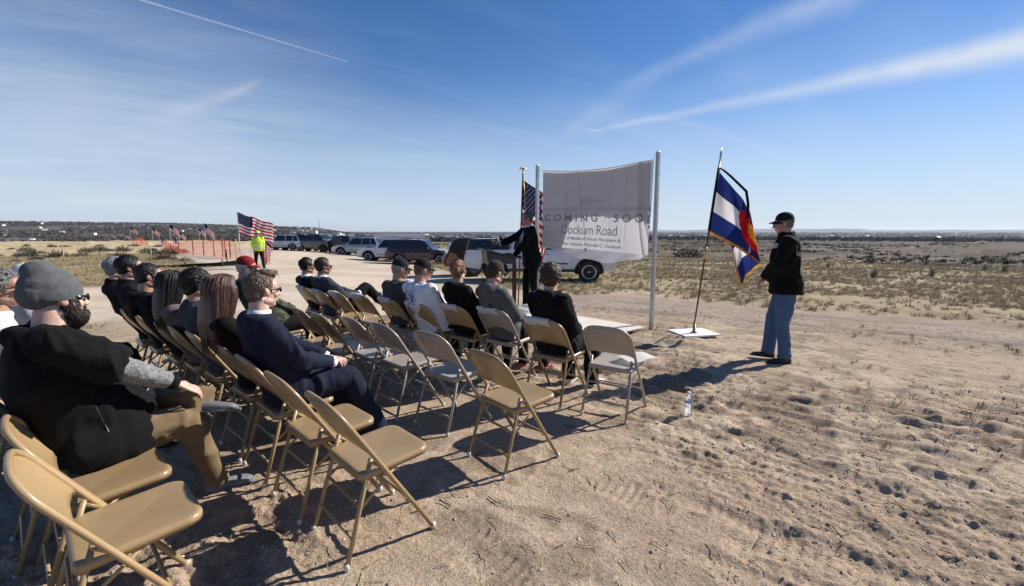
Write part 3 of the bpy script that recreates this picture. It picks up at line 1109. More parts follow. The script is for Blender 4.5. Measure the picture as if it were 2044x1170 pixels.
def tufts(G, centre, rad, M, n, length, width, keep, comb, seed, lift=.25, curl=0.0, mi=0):
    """small tapered locks that lie on a skull-shaped form"""
    r_ = np.random.default_rng(seed)
    k = 0; tries = 0
    rad = np.array(rad); centre = np.array(centre)
    while k < n and tries < n * 12:
        tries += 1
        dv = U(r_.normal(size=3))
        if not keep(dv):
            continue
        k += 1
        p = centre + dv * rad
        nn = U(dv / rad)
        c = np.array(comb(dv), float) + r_.normal(size=3) * .22
        c = c - c.dot(nn) * nn; c = U(c)
        s = np.cross(nn, c)
        L = length * (.6 + .8 * r_.random()); w = width * (.7 + .6 * r_.random())
        b1 = p - nn * .004 - c * L * .15
        pts = [b1, p + c * L * .35 + nn * lift * L * .35, p + c * L * .75 + nn * (lift * L * .30) + s * curl * L * (r_.random() - .5), p + c * L + nn * (lift * L * .1 - .003)]
        V = []
        for q, f in zip(pts, (1.0, 1.0, .7, .05)):
            V += [q + s * w * f, q + nn * w * .6 * f, q - s * w * f]
        F = []
        for j in range(3):
            for i in range(2):
                F.append([j * 3 + i, j * 3 + i + 1, j * 3 + 4 + i, j * 3 + 3 + i])
        V = np.array(V) @ M[:3, :3].T + M[:3, 3]
        G.add(V, F, mi)
    return G


def apply(V, M):
    return np.asarray(V) @ M[:3, :3].T + M[:3, 3]


def m4(Rm, t):
    M = np.eye(4); M[:3, :3] = Rm; M[:3, 3] = t
    return M


SKIN = {'light': (.50, .30, .22), 'fair': (.56, .36, .28), 'tan': (.40, .23, .155), 'ruddy': (.48, .26, .19)}


def skin(kind):
    name = 'skin_' + kind
    if name in MATS:
        return MATS[name]
    m = mat(name, SKIN[kind], .5, 0, .10, 28, .12, 260, .35)
    b = m.node_tree.nodes['Principled BSDF']
    b.inputs['Subsurface Weight'].default_value = .12
    b.inputs['Subsurface Radius'].default_value = (.012, .005, .003)
    b.inputs['Subsurface Scale'].default_value = .6
    return m


def decal(target, name, polys, m, parent, origin, ux, uy, push=0.004):
    """flat print laid on a garment: 2-D outlines thrown onto its surface"""
    vs = [v.co.copy() for v in target.vertices]
    bv = BVHTree.FromPolygons(vs, [list(p.vertices) for p in target.polygons])
    o_, ux, uy = Vector(origin), Vector(ux).normalized(), Vector(uy).normalized()
    nrm = ux.cross(uy).normalized()
    bm = bmesh.new()
    for poly in polys:
        pv = [bm.verts.new((x, y, 0)) for x, y in poly]
        try:
            bm.faces.new(pv)
        except ValueError:
            pass
    bmesh.ops.triangulate(bm, faces=bm.faces)
    for _ in range(2):
        long_e = [e for e in bm.edges if e.calc_length() > .022]
        if not long_e: break
        bmesh.ops.subdivide_edges(bm, edges=long_e, cuts=1, use_grid_fill=False)
        bmesh.ops.triangulate(bm, faces=bm.faces)
    bad = []
    for v in bm.verts:
        p = o_ + ux * v.co.x + uy * v.co.y
        hit = bv.ray_cast(p + nrm * .35, -nrm, .7)
        if hit[0] is None:
            bad.append(v)
        else:
            v.co = hit[0] + nrm * push
    bmesh.ops.delete(bm, geom=bad, context='VERTS')
    me = bpy.data.meshes.new(name); bm.to_mesh(me); bm.free()
    me.materials.append(m)
    return obj(name, me, parent)


def text_polys(txt, size, bold=0.0, spacing=1.0):
    """letter triangles from the built-in font"""
    cu = bpy.data.curves.new('text', 'FONT'); cu.body = txt; cu.size = size; cu.align_x = 'CENTER'; cu.align_y = 'CENTER'
    cu.offset = bold; cu.space_character = spacing; cu.resolution_u = 3
    o = bpy.data.objects.new('text', cu); col.objects.link(o)
    dg = bpy.context.evaluated_depsgraph_get()
    me = bpy.data.meshes.new_from_object(o.evaluated_get(dg))
    out = [[tuple(me.vertices[i].co[:2]) for i in p.vertices] for p in me.polygons]
    bpy.data.objects.remove(o); bpy.data.curves.remove(cu); bpy.data.meshes.remove(me)
    return out


def person(label, base, az, head, spec):
    """base: ground point (chair centre or between the feet); head: centre of the head in local metres;
    spec: clothes, hair and pose. Local +Y is forward, +X the person's right."""
    sp = dict(girth=1.0, hs=.955, skin='light', top='hoodie', jaw=1.0, yaw=0, pitch=0, roll=0, vox=.0125, pose='sit', wr=.012, seed=1,
              hands='lap', sex='m', sh=.0, hunch=0.0, trousers=None, twist=0.0, shoe=None)
    sp.update(spec)
    gth = sp['girth']; hs = sp['hs']
    head = np.array(head, float)
    stand = sp['pose'] == 'stand'
    zg = gz(*base)
    wide = (.178 if sp['sex'] == 'm' else .152) * (.75 + .25 * gth) + sp['sh']
    HR = yawrot(sp['yaw'], sp['pitch'], sp['roll'])
    neck = head + HR @ np.array([0, -.03, -.075]) * hs + np.array([0, -.012, -.085]) * hs
    if stand:
        H0 = head[2] / 1.66
        pelvis = np.array(sp.get('pelvis', (0, -.03, .93 * H0)))
        hips = [pelvis + np.array([s * .088 * gth, 0, -.03]) for s in (-1, 1)]
    else:
        pelvis = np.array(sp.get('pelvis', (head[0] * .15, -.005 + .13 * (gth - 1), .55)))
        hips = [pelvis + np.array([s * .092 * gth, .02, -.015]) for s in (-1, 1)]
    chest = pelvis * .38 + neck * .62 + np.array([0, (-.022 - sp['hunch']) if not stand else .015, .0])
    waist = pelvis * .72 + neck * .28 + np.array([0, -.018 if not stand else .02, 0])
    tw = rz(-R(sp['twist']))
    X = tw @ np.array([1, 0, 0.])
    shl = [neck + X * s * wide + np.array([0, -.005, -.062 + sp.get('shrug', 0)]) for s in (-1, 1)]
    # hands
    arms = []
    hspec = sp['hands']
    defaults = {'lap': ((-.06, .22, .66), (.07, .20, .665)), 'side': ((-.27, .02, .78), (.27, .02, .78)), 'knees': ((-.15, .34, .64), (.15, .34, .64)),
                'clasp': ((-.045, .22, .93), (.05, .225, .91))}
    if isinstance(hspec, str):
        wr_ = defaults[hspec]
    else:
        wr_ = hspec
    sz = (head[2] / 1.66) if stand else 1.0
    for k, s in ((0, -1), (1, 1)):
        hint = sp.get('elbow', {}).get(k, (s * .55, -.55, -.5))
        el, w = ik(shl[k], wr_[k], .29 * sz, .265 * sz, hint)
        arms.append((shl[k], el, w))
    # legs
    legs = []
    lspec = sp.get('legs', {})
    for k, s in ((0, -1), (1, 1)):
        q = lspec.get(k)
        if stand:
            ank = np.array(q['ankle'] if q else (s * .10, -.05, .085))
            ll = np.linalg.norm(hips[k] - ank) * .502; kn, ank = ik(hips[k], ank, ll, ll, (0, 1, 0))
            toe = np.array(q.get('toe', (s * .15, 1, 0)) if q else (s * .2, 1, 0))
        elif q:
            ank = np.array(q['ankle'], float); kn = np.array(q['knee'], float); toe = np.array(q['toe'], float)
        else:
            kn = hips[k] + np.array([s * .035, .405, .0]); ank = np.array([s * .125, .46 + s * .03, .09]); toe = np.array([s * .15, 1, 0])
        legs.append((hips[k], kn, ank, U(toe)))
    skm = skin(sp['skin'])
    # ---- body: one skin
    B = Geo()
    B.loft([pelvis + np.array([0, 0, -.05]), pelvis, waist, chest, neck + np.array([0, 0, -.05])], np.array([.10, .12, .11, .12, .07]) * gth * .9, np.array([.08, .09, .085, .09, .05]) * gth * .9, n=12, side=X)
    B.loft([neck + np.array([0, -.005, -.06]), neck, head + HR @ np.array([0, -.03, -.075]) * hs, head + HR @ np.array([0, -.012, -.02]) * hs], np.array([.066, .056, .053, .045]) * (.6 + .4 * gth) * hs, n=14)
    for a, e, w in arms:
        B.loft([a * .8 + neck * .2, a, e, w], [.04, .042, .034, .026], n=8)
    for h, k_, an, toe in legs:
        B.loft([h, k_, an], [.07, .048, .036], n=8)
        B.loft([an + np.array([0, 0, .01]), an - toe * .03 + np.array([0, 0, -.05]), ], [.034, .03], n=8)
        B.loft([an - toe * .03 + np.array([0, 0, -.055]), an + toe * .13 + np.array([0, 0, -.065])], [.026, .02], n=8)
    bme = fuse(B, .016, [skm], 3, name='person')
    FB = Geo()
    V = np.empty(len(bme.vertices) * 3); bme.vertices.foreach_get('co', V)
    FB.add(V.reshape(-1, 3), [list(p.vertices) for p in bme.polygons]); bpy.data.meshes.remove(bme)
    hv, hf = head_mesh(sp['jaw'])
    HM = m4(HR * hs, head)
    FB.add(apply(hv, HM), hf)
    # finer neck so that head and trunk run together
    FB.loft([neck + np.array([0, -.004, -.03]), neck, head + HR @ np.array([0, -.03, -.075]) * hs, head + HR @ np.array([0, -.016, -.02]) * hs], np.array([.072, .061, .057, .05]) * (.62 + .38 * gth) * hs, n=18)
    for s in (-1, 1):
        FB.ell(apply([(s * .030, .0795, .000)], HM)[0], (.0125 * hs,) * 3, 10, 8, mi=1)
        FB.ell(apply([(s * .031, .0875, .000)], HM)[0], (.0062 * hs,) * 3, 8, 6, mi=2)
    hp = sp.get('handpose', {})
    for k, s in ((0, -1), (1, 1)):
        a, e, w = arms[k]
        q = hp.get(k, {})
        fdir = U(q.get('dir', w - e + np.array([-s * .12, .06, -.02])))
        pal = np.array(q.get('palm', (0, 0, -1)), float)
        pal = U(pal - pal.dot(fdir) * fdir)
        xx = np.cross(fdir, -pal)                     # columns: x, y(finger), z(back of hand)
        Rm = np.stack([xx, fdir, -pal], 1)
        hv2, hf2 = hand_mesh(q.get('curl', .45), q.get('spread', .16), q.get('thumb', .55))
        hv2 = hv2.copy()
        if s < 0: hv2[:, 0] *= -1
        sc = .98 * sz if sp['sex'] == 'm' else .88
        FB.add(hv2 * sc @ Rm.T + w + fdir * .018, hf2 if s > 0 else [f[::-1] for f in hf2])
    eyew = mat('eye_white', (.7, .68, .66), .2, 0, 0); iris = mat('iris', (.05, .035, .025), .15, 0, 0)
    root = obj('person', FB.mesh('person', [skm, eyew, iris]), None, (base[0], base[1], zg), ang(az))
    tag(root, label, 'person')
    vox = sp['vox']; seed = sp['seed']
    # ---- trousers
    trc = sp['trousers'] or cloth('dark_trousers', (.0095, .0100, .0125), .01)
    T = Geo()
    lg = sp.get('leg_r', 1.0)
    T.ell(pelvis + np.array([0, 0, -.01]), np.array([.160, .115, .11]) * (.55 + .45 * gth), 16, 10)
    for h, k_, an, toe in legs:
        if stand:
            T.loft([h + np.array([0, 0, .04]), h, h * .5 + k_ * .5, k_, k_ * .5 + an * .5, an + np.array([0, .008, -.025])], np.array([.10, .104, .090, .074, .066, .064]) * lg, np.array([.11, .112, .094, .077, .068, .068]) * lg, n=14)
        else:
            T.loft([h - U(k_ - h) * .05, h, h * .5 + k_ * .5, k_ - U(k_ - h) * .02, k_ + U(an - k_) * .02], np.array([.09, .10, .088, .074, .062]) * lg * (.6 + .4 * gth), n=14)
            T.loft([k_ + U(h - k_) * .02, k_ + U(an - k_) * .03, k_ * .5 + an * .5, an * .9 + k_ * .1, an + U(an - k_) * .035], np.array([.060, .073, .069, .065, .066]) * lg * (.7 + .3 * gth), n=14)
            T.ell(k_, np.array([.07, .07, .068]) * lg * (.7 + .3 * gth), 12, 8)
    tme = fuse(T, vox, [trc], 3, sp['wr'], 7.0, (1, 1, .8), seed + 1, 'trousers')
    obj('trousers', tme, root)
    # ---- shoes
    shm = sp['shoe'] or mat('black_leather', (.012, .012, .013), .35, 0, .1)
    sole = mat(sp.get('sole', 'shoe_sole_dark'), (.6, .58, .55) if 'white' in sp.get('sole', '') else (.13, .13, .135) if 'grey' in sp.get('sole', '') else (.03, .03, .03), .7)
    for k, (h, k_, an, toe) in enumerate(legs):
        flat = abs(an[2] - .09) < .07 and abs(toe[2]) < .35
        down = np.array([0, 0, -1.]) if flat else -U(np.cross(np.cross(toe, U(an - k_)), toe)) * -1
        if not flat:
            down = U(an - k_); down = U(down - down.dot(toe) * toe)
        dq = lspec.get(k) or {}
        if 'down' in dq: down = np.array(dq['down'], float); down = U(down - down.dot(toe) * toe)
        sd = np.cross(toe, down)
        f = lambda a, b: an + toe * a + down * b
        hgt = (an[2] + .0) if flat else .085
        S = Geo()
        S.loft([f(-.065, hgt - .045), f(-.04, hgt - .040), f(.04, hgt - .036), f(.11, hgt - .030), f(.165, hgt - .026), f(.195, hgt - .02)], [.026, .036, .038, .047, .044, .02], [.03, .034, .036, .030, .024, .012], n=12, side=sd)
        S.loft([f(-.02, hgt - .02), f(-.012, .0)], [.042, .044], n=12)
        sh = obj('shoe', fuse(S, .0075, [shm], 3, name='shoe'), root)
        so = Geo().loft([f(-.075, hgt - .010), f(-.05, hgt - .010), f(.04, hgt - .010), f(.12, hgt - .010), f(.175, hgt - .010), f(.208, hgt - .008)], [.022, .037, .039, .049, .045, .02], [.010] * 6, n=12, side=sd)
        obj('sole', so.mesh('sole', [sole]), sh)
    # ---- top
    tm = sp['topmat']
    G = Geo()
    g2 = gth
    if sp['sex'] == 'm':
        wx = np.array([.185, .188, .180, .190, .160, .085]); wy = np.array([.135, .138, .130, .132, .105, .078])
    else:
        wx = np.array([.180, .180, .152, .165, .138, .072]); wy = np.array([.132, .132, .112, .122, .095, .068])
    if stand: wx[:2] += .016; wy[:2] += .012
    wx = wx * (.35 + .65 * g2); wy = wy * (.2 + .8 * g2)
    if stand:
        lo = pelvis + np.array([0, 0, -.09 - sp.get('coat', 0.0)])
        pth = [lo, pelvis + np.array([0, 0, .03]), waist, chest, chest * .42 + neck * .58 + np.array([0, -.012, 0]), neck + np.array([0, -.008, .0])]
        belly = sp.get('belly', 0)
        if belly:
            G.ell(waist + np.array([0, .055, -.02]), (.15 * g2, .13 * g2, .16), 14, 10)
    else:
        lo = pelvis + np.array([0, -.02, -.075])
        pth = [lo, pelvis + np.array([0, -.022, .02]), waist, chest, chest * .42 + neck * .58 + np.array([0, -.02, 0]), neck + np.array([0, -.010, .0])]
        if gth > 1.12:
            G.ell(waist + np.array([0, .06, -.03]), (.15 * g2, .13 * g2, .15), 14, 10)
    if sp.get('lapbelly'):
        for h, k_, an, toe in legs:
            G.loft([h - U(k_ - h) * .06, h * .6 + k_ * .4, h * .38 + k_ * .62], [.150, .138, .100], n=14)
        G.ell(pelvis + np.array([0, .10, .075]), (.235, .215, .165), 18, 12)
        G.ell(waist + np.array([0, .07, .0]), (.225, .20, .18), 18, 12)
    G.loft(pth, wx, wy, n=20, side=X, ex=2.4)
    # yoke
    G.loft([shl[0] + np.array([0, 0, -.012]), shl[0] * .6 + neck * .4 + np.array([0, -.012, -.028]), neck + np.array([0, -.02, -.055]), shl[1] * .6 + neck * .4 + np.array([0, -.012, -.028]), shl[1] + np.array([0, 0, -.012])], np.array([.058, .074, .085, .074, .058]) * (.6 + .4 * g2), np.array([.058, .066, .068, .066, .058]) * (.6 + .4 * g2), n=14)
    slm = sp.get('sleeve', 1.0)
    vest = sp.get('vest')
    for k, s in ((0, -1), (1, 1)):
        a, e, w = arms[k]
        gg = .55 + .45 * g2
        G.ell(a, np.array([.074, .076, .074]) * gg, 12, 9)
        if vest:
            q = a * .06 + e * .94
            G.loft([a * .9 + neck * .1, a * .6 + e * .4, q], np.array([.078, .082, .079]) * slm * gg, n=14)
        else:
            wr2 = w - U(w - e) * .01
            G.loft([a * .9 + neck * .1, a * .75 + e * .25, a * .3 + e * .7, e], np.array([.070, .070, .060, .056]) * slm * gg, n=14)
            G.ell(e, np.array([.057, .057, .057]) * slm * gg, 10, 8)
            G.loft([e + U(a - e) * .02, e * .6 + w * .4, e * .2 + w * .8, wr2], np.array([.057, .053, .045, .041]) * slm * gg, n=14)
    if sp['top'] == 'hoodie':
        hd = neck + np.array([0, -.07, -.03])
        G.loft([neck + X * .085 + np.array([0, .05, -.03]), neck + X * .098 + np.array([0, -.015, .005]), neck + X * .055 + np.array([0, -.10, .0]), neck + np.array([0, -.125, -.005]), neck - X * .055 + np.array([0, -.10, .0]), neck - X * .098 + np.array([0, -.015, .005]), neck - X * .085 + np.array([0, .05, -.03])], [.022, .034, .046, .050, .046, .034, .022], n=12)
        G.ell(hd + np.array([0, -.035, -.075]), (.105, .040, .095), 14, 10)
    elif sp['top'] in ('jacket', 'fleece', 'shirt'):
        r0 = .079 if sp['top'] == 'fleece' else .072
        hgt2 = .062 if sp['top'] == 'fleece' else .035
        c0 = neck + np.array([0, .006, -.012]); c1 = neck + np.array([0, .010, -.012 + hgt2])
        G.loft([c0, c1], [r0 * (.6 + .4 * g2), r0 * (.6 + .4 * g2) * .95], n=18)
    if sp['top'] == 'suit':
        # lapels and pocket flaps
        for s in (-1, 1):
            top_ = neck + X * s * .062 + np.array([0, .035, -.02]); low = waist + np.array([s * .012, .125 * g2 + .012, .02])
            G.loft([top_, top_ * .55 + low * .45 + np.array([s * .05, .045, 0]), low], [.018, .045, .010], [.008, .008, .006], n=8, side=X)
        # jacket skirt on the seat
        if not stand:
            G.loft([pelvis + np.array([0, -.05, .06]), pelvis + np.array([0, -.075, -.09])], np.array([.17, .19]) * g2, np.array([.095, .085]) * g2, n=16, side=X)
    jm = fuse(G, vox, [tm] if not isinstance(tm, list) else tm, 3, sp['wr'], sp.get('wf', 7.5), (1, 1, .65), seed, 'jacket')
    nm = {'hoodie': 'hoodie', 'suit': 'suit_jacket', 'fleece': 'jacket', 'jacket': 'jacket', 'shirt': 'shirt', 'sweat': 'sweatshirt'}[sp['top']]
    jo = obj(sp.get('topname', nm), jm, root)
    info = dict(root=root, jacket=jm, jacket_o=jo, neck=neck, head=head, HR=HR, HM=HM, arms=arms, legs=legs, waist=waist, chest=chest, pelvis=pelvis, X=X, shl=shl, hs=hs)
    if sp.get('undersleeve'):
        um = sp['undersleeve']
        for k in (0, 1):
            a, e, w = arms[k]
            S = Geo().loft([a * .45 + e * .55, e - U(e - a) * .01], [.062, .058], n=14).ell(e, (.056,) * 3, 12, 8).loft([e, e * .5 + w * .5, w - U(w - e) * .045], [.058, .050, .043], n=14)
            obj('sleeve', fuse(S, .009, [um], 2, .0035, 26, (1, 1, 1), seed + 5, 'sleeve'), root)
            C = Geo().loft([w - U(w - e) * .05, w - U(w - e) * .005], [.040, .036], n=14)
            obj('cuff', C.mesh('cuff', [tm]), root)
    if sp['top'] == 'suit' or sp.get('shirtcollar'):
        wm = sp.get('shirtmat') or cloth('white_shirt', (.74, .74, .76), 0, .04)
        r0 = .0655 * (.62 + .38 * gth)
        cc = Geo()
        for hgt, rr_ in ((.0, r0), ):
            cc.loft([neck + np.array([0, .004, -.03]), neck + np.array([0, .006, .0]), neck + np.array([0, .010, .032])], [r0 * 1.13, r0 * 1.06, r0 * .99], n=20)
        cc.loft([neck + np.array([0, .05, -.03]), chest + np.array([0, .118 * g2, .03]), waist + np.array([0, .126 * g2, .04])], [.045, .06, .03], [.016, .02, .018], n=10, side=X)
        obj('shirt', cc.mesh('shirt', [wm]), root)
        if sp.get('tie'):
            tt = Geo().loft([neck + np.array([0, .072, -.022]), neck + np.array([0, .082, -.05]), chest + np.array([0, .145 * g2, .03]), waist + np.array([0, .151 * g2, .02])], [.016, .012, .030, .030], [.009, .008, .006, .006], n=8, side=X)
            obj('tie', tt.mesh('tie', [sp['tie']]), root)
        for k in (0, 1):
            a, e, w = arms[k]
            obj('shirt_cuff', Geo().loft([w - U(w - e) * .03, w + U(w - e) * .012], [.0405, .036], n=14).mesh('shirt_cuff', [wm]), root)
    # ---- hair and headgear (head space)
    hair = sp.get('hair')
    hm = sp.get('hairmat')
    L = lambda V_: apply(V_, HM)

    def hobj(name, geo, mats, vox_=None, sm=2, par=root, **kw):
        geo.v = [L(v_) for v_ in geo.v]
        me = fuse(geo, vox_ * hs, mats, sm, name=name, **kw) if vox_ else geo.mesh(name, mats)
        return obj(name, me, par), me
    if hair:
        H = Geo()
        I4 = np.eye(4)
        if hair in ('short', 'crop', 'grey'):
            th = .006 if hair == 'crop' else .011
            capd = sp.get('cap') is not None
            if capd: th = .003
            H.ell((0, -.026, .040), (.074 + th, .093 + th, .083 + th), 24, 16)
            H.ell((0, -.055, -.012), (.062 + th, .056 + th * .6, .062), 18, 12)
            for s in (-1, 1):
                H.ell((s * .069, .012, .008), (.010, .016, .032), 8, 6)
            if sp.get('quiff'):
                H.ell((0, .020, .112), (.050, .062, .022), 16, 10, rot=rx_(.10))
                H.ell((0, .066, .100), (.042, .024, .022), 12, 8)
            ho, _ = hobj('hair', H, [hm], .008, 2, wrinkle=.0016, wf=60, wst=(1, .5, .5), seed=seed)
            Tg = Geo()
            tufts(Tg, (0, -.026, .040), (.076 + th, .095 + th, .085 + th), I4, 420, .030 if hair != 'crop' else .014, .0035, lambda d_: d_[2] > -.25 and not (d_[1] > .55 and d_[2] < .55) and not (capd and d_[2] > -.05), lambda d_: (d_[0] * .2, .9 if d_[2] > .75 else -.25, -.8 if d_[2] < .75 else .1), seed, .3)
            tufts(Tg, (0, -.055, -.012), (.064 + th, .058 + th * .6, .064), I4, 130, .018, .003, lambda d_: d_[1] < .1 and d_[2] > -.75, lambda d_: (0, -.2, -1), seed + 1, .2)
            if sp.get('quiff'):
                tufts(Tg, (0, .020, .112), (.052, .064, .024), I4, 260, .034, .0035, lambda d_: d_[2] > -.2, lambda d_: (.25, 1, .2), seed + 2, .35)
            Tg.v = [L(v_) for v_ in Tg.v]
            obj('hair_locks', Tg.mesh('hair_locks', [hm], fix=False), ho)
        elif hair == 'long':
            H.ell((0, -.024, .038), (.085, .103, .093), 24, 16)
            lenz = sp.get('hlen', .42)
            for s in (-1, 1):
                H.loft([(s * .060, .015, .095), (s * .084, .030, .03), (s * .086, .022, -.05), (s * .080, -.005, -.14), (s * .07, -.03, -.24)], [.016, .022, .026, .026, .012], [.03, .036, .040, .040, .02], n=10, side=(1, 0, 0))
            H.loft([(0, -.055, .05), (0, -.080, -.03), (0, -.108, -.12), (0, -.128, -.22), (0, -.130, -.05 - lenz * .75)], [.086, .092, .100, .104, .085], [.055, .058, .046, .032, .018], n=20, side=(1, 0, 0))
            ho, _ = hobj('hair', H, [hm], .010, 3, wrinkle=.0035, wf=30, wst=(1.6, 1.6, .12), seed=seed)
            Tg = Geo(); r_ = np.random.default_rng(seed + 4)
            for i in range(430):
                a = r_.uniform(-2.55, 2.55)                # round the back of the head
                sx, cy = math.sin(a), -math.cos(a)
                jit = r_.normal(size=3) * .004
                top_ = np.array([.25 * sx * .085, .02 + .2 * cy * .10, .128])
                rr_ = 1 + r_.uniform(-.02, .05)
                mid_ = np.array([sx * .087 * rr_, -.024 + cy * .104 * rr_, .035])
                low = np.array([sx * .098 * rr_, -.055 + cy * .070 * rr_, -.09])
                Lz = lenz * r_.uniform(.75, 1.05) * (1 if cy < 0.2 else .75)
                fl = np.array([sx * .108 + r_.normal() * .006, -.080 + cy * .055 + r_.normal() * .006, -.05 - Lz * .55])
                en = np.array([sx * .090 + r_.normal() * .014, -.095 + cy * .042 + r_.normal() * .010, -.05 - Lz])
                pts = np.array([top_, top_ * .45 + mid_ * .55 + np.array([sx * .022, cy * .022, .035]), mid_, low, fl, en]) + jit
                w_ = r_.uniform(.0022, .0052)
                Tg.loft(pts, np.array([.6, .9, 1, 1, .85, .15]) * w_, np.array([.5, .6, .6, .6, .5, .1]) * w_, n=5, side=(cy * -1, sx, 0), cap=False)
            Tg.v = [L(v_) for v_ in Tg.v]
            obj('hair_locks', Tg.mesh('hair_locks', [sp.get('lockmat', hm)], fix=False), ho)
        elif hair in ('curly', 'wavy'):
            r_ = np.random.default_rng(seed + 4)
            big = sp.get('hbig', 1.0)
            H.ell((0, -.028, .042), (.086 * big, .104 * big, .094 * big), 24, 16)
            H.ell((0, -.060, -.030), (.078 * big, .062, .062), 18, 12)
            for i in range(150 if hair == 'curly' else 90):
                dv = U(r_.normal(size=3))
                if dv[1] > .45 and dv[2] < .4: continue
                if dv[2] < -.75: continue
                p = np.array([0, -.030, .036]) + dv * np.array([.090, .106, .098]) * big
                q = r_.uniform(.011, .020)
                H.ell(p, (q, q, q * .8), 8, 6)
            ho, _ = hobj('hair', H, [hm], .0075, 1, wrinkle=.004, wf=75, seed=seed)
            Tg = Geo()
            tufts(Tg, (0, -.030, .036), np.array([.094, .110, .102]) * big, I4, 420, .034, .0035, lambda d_: d_[2] > -.6 and not (d_[1] > .5 and d_[2] < .45), lambda d_: (d_[0] + math.sin(d_[2] * 30), math.cos(d_[0] * 25), -.6), seed, .75, 1.4)
            Tg.v = [L(v_) for v_ in Tg.v]
            obj('hair_locks', Tg.mesh('hair_locks', [hm], fix=False), ho)
        elif hair == 'bun':
            H.ell((0, -.024, .038), (.083, .100, .090), 24, 16)
            H.ell((0, -.056, -.020), (.070, .060, .068), 18, 12)
            H.ell((0, -.122, .018), (.046, .034, .044), 16, 12)
            H.loft([(.03, -.12, .04), (.0, -.148, .045), (-.035, -.132, .02), (-.02, -.142, -.012), (.025, -.14, -.008), (.04, -.128, .02)], .017, n=8, closed=True)
            ho, _ = hobj('hair', H, [hm], .0075, 1, wrinkle=.0025, wf=45, wst=(1, .4, 1.4), seed=seed)
            Tg = Geo()
            tufts(Tg, (0, -.026, .036), (.085, .103, .092), I4, 380, .055, .0035, lambda d_: d_[2] > -.5 and not (d_[1] > .5 and d_[2] < .5), lambda d_: (-d_[0] * .9, -1, .15 - d_[2] * .4), seed, .12)
            tufts(Tg, (0, -.125, .018), (.050, .036, .046), I4, 160, .035, .0032, lambda d_: True, lambda d_: (d_[2], -.2, -d_[0]), seed + 2, .2, 1)
            tufts(Tg, (0, -.060, -.045), (.066, .050, .05), I4, 60, .030, .002, lambda d_: d_[1] < 0, lambda d_: (d_[0] * .3, -.3, -1), seed + 3, .4, 1)
            Tg.v = [L(v_) for v_ in Tg.v]
            obj('hair_locks', Tg.mesh('hair_locks', [sp.get('lockmat', hm)], fix=False), ho)
    if sp.get('beard') is not None:
        bm_ = sp['beard']; bl = sp.get('beardlen', 1.0)
        Bd = Geo()
        Bd.ell((0, .048, -.100 - .02 * (bl - 1)), (.056, .050, .046 * bl), 16, 12)
        Bd.ell((0, .062, -.085), (.046, .042, .030), 14, 10)
        for s in (-1, 1):
            Bd.loft([(s * .068, .012, -.010), (s * .066, .022, -.040), (s * .056, .040, -.080), (s * .03, .065, -.11)], [.009, .016, .024, .026], n=10)
        Bd.ell((0, .096, -.054), (.030, .010, .008), 10, 6)
        bo, _ = hobj('beard', Bd, [bm_], .007, 2, wrinkle=.003, wf=60, seed=seed)
        Tg = Geo()
        tufts(Tg, (0, .045, -.088), (.066, .058, .058), np.eye(4), 900, .024 * bl, .0022, lambda d_: d_[2] < .5 and d_[1] > -.75, lambda d_: (d_[0] * .3, .35, -1), seed + 8, .55, .8)
        for s in (-1, 1):
            tufts(Tg, (s * .055, .020, -.045), (.026, .036, .056), np.eye(4), 260, .020, .0025, lambda d_: d_[0] * s > 0, lambda d_: (0, .2, -1), seed + 9, .4, .6)
        Tg.v = [L(v_) for v_ in Tg.v]
        obj('beard_locks', Tg.mesh('beard_locks', [bm_], fix=False), bo)
    if sp.get('cap') is not None:
        cm = sp['cap']; c_tilt = sp.get('cap_tilt', 0.0)
        Cg = Geo()
        prof = [(0, 1.0), (.30, .97), (.58, .86), (.80, .66), (.93, .40), (.985, .14), (1.0, -.06)]
        V = []; F = []; n = 24
        V.append((0, -.022, .045 + .098))
        for j, (r_, h_) in enumerate(prof[1:]):
            for i in range(n):
                a = 2 * math.pi * i / n
                seam = 1 - .012 * max(0, math.cos(3 * a)) ** 40
                V.append((math.sin(a) * r_ * .0865 * seam, -.022 + math.cos(a) * r_ * .107 * seam, .045 + h_ * .098 * (1 - .05 * (math.cos(a) < -.2) * (1 - h_))))
        F += [[0, 1 + (i + 1) % n, 1 + i] for i in range(n)]
        for j in range(len(prof) - 2):
            for i in range(n):
                F.append([1 + j * n + i, 1 + j * n + (i + 1) % n, 1 + (j + 1) * n + (i + 1) % n, 1 + (j + 1) * n + i])
        Cg.add(V, F)
        if c_tilt:
            Cg.xf(m4(rx_(R(c_tilt)), (0, 0, 0)))
        if sp.get('cap_back'):
            Cg.xf(m4(rz(math.pi), (0, -.03, 0)))
        ob_, cap_me = hobj('cap', Cg, [cm])
        info['cap_me'] = cap_me; info['cap_o'] = ob_
        br = Geo(); V = []; nu, nv = 13, 6
        for lay in (0, .004):
            for j in range(nv):
                t = j / (nv - 1)
                for i in range(nu):
                    u = i / (nu - 1) * 2 - 1
                    a = u * 1.12
                    x = math.sin(a) * .0865 * (1 - .10 * t); y0 = -.022 + math.cos(a) * .107
                    y = y0 + t * (.075 * (1 - u ** 4) + .0)
                    V.append((x, y, .043 - .016 * u * u - .016 * t + .006 * (1 - u * u) * (1 - t) - lay))
        br.grid(V[:nu * nv], nu, nv).grid(V[nu * nv:], nu, nv)
        if c_tilt:
            br.xf(m4(rx_(R(c_tilt)), (0, 0, 0)))
        if sp.get('cap_back'):
            br.xf(m4(rz(math.pi), (0, -.03, 0)))
        hobj('brim', br, [sp.get('brim', cm)], par=ob_)
        bt = Geo().ell((0, -.022, .144), (.008, .008, .005), 8, 5)
        if c_tilt: bt.xf(m4(rx_(R(c_tilt)), (0, 0, 0)))
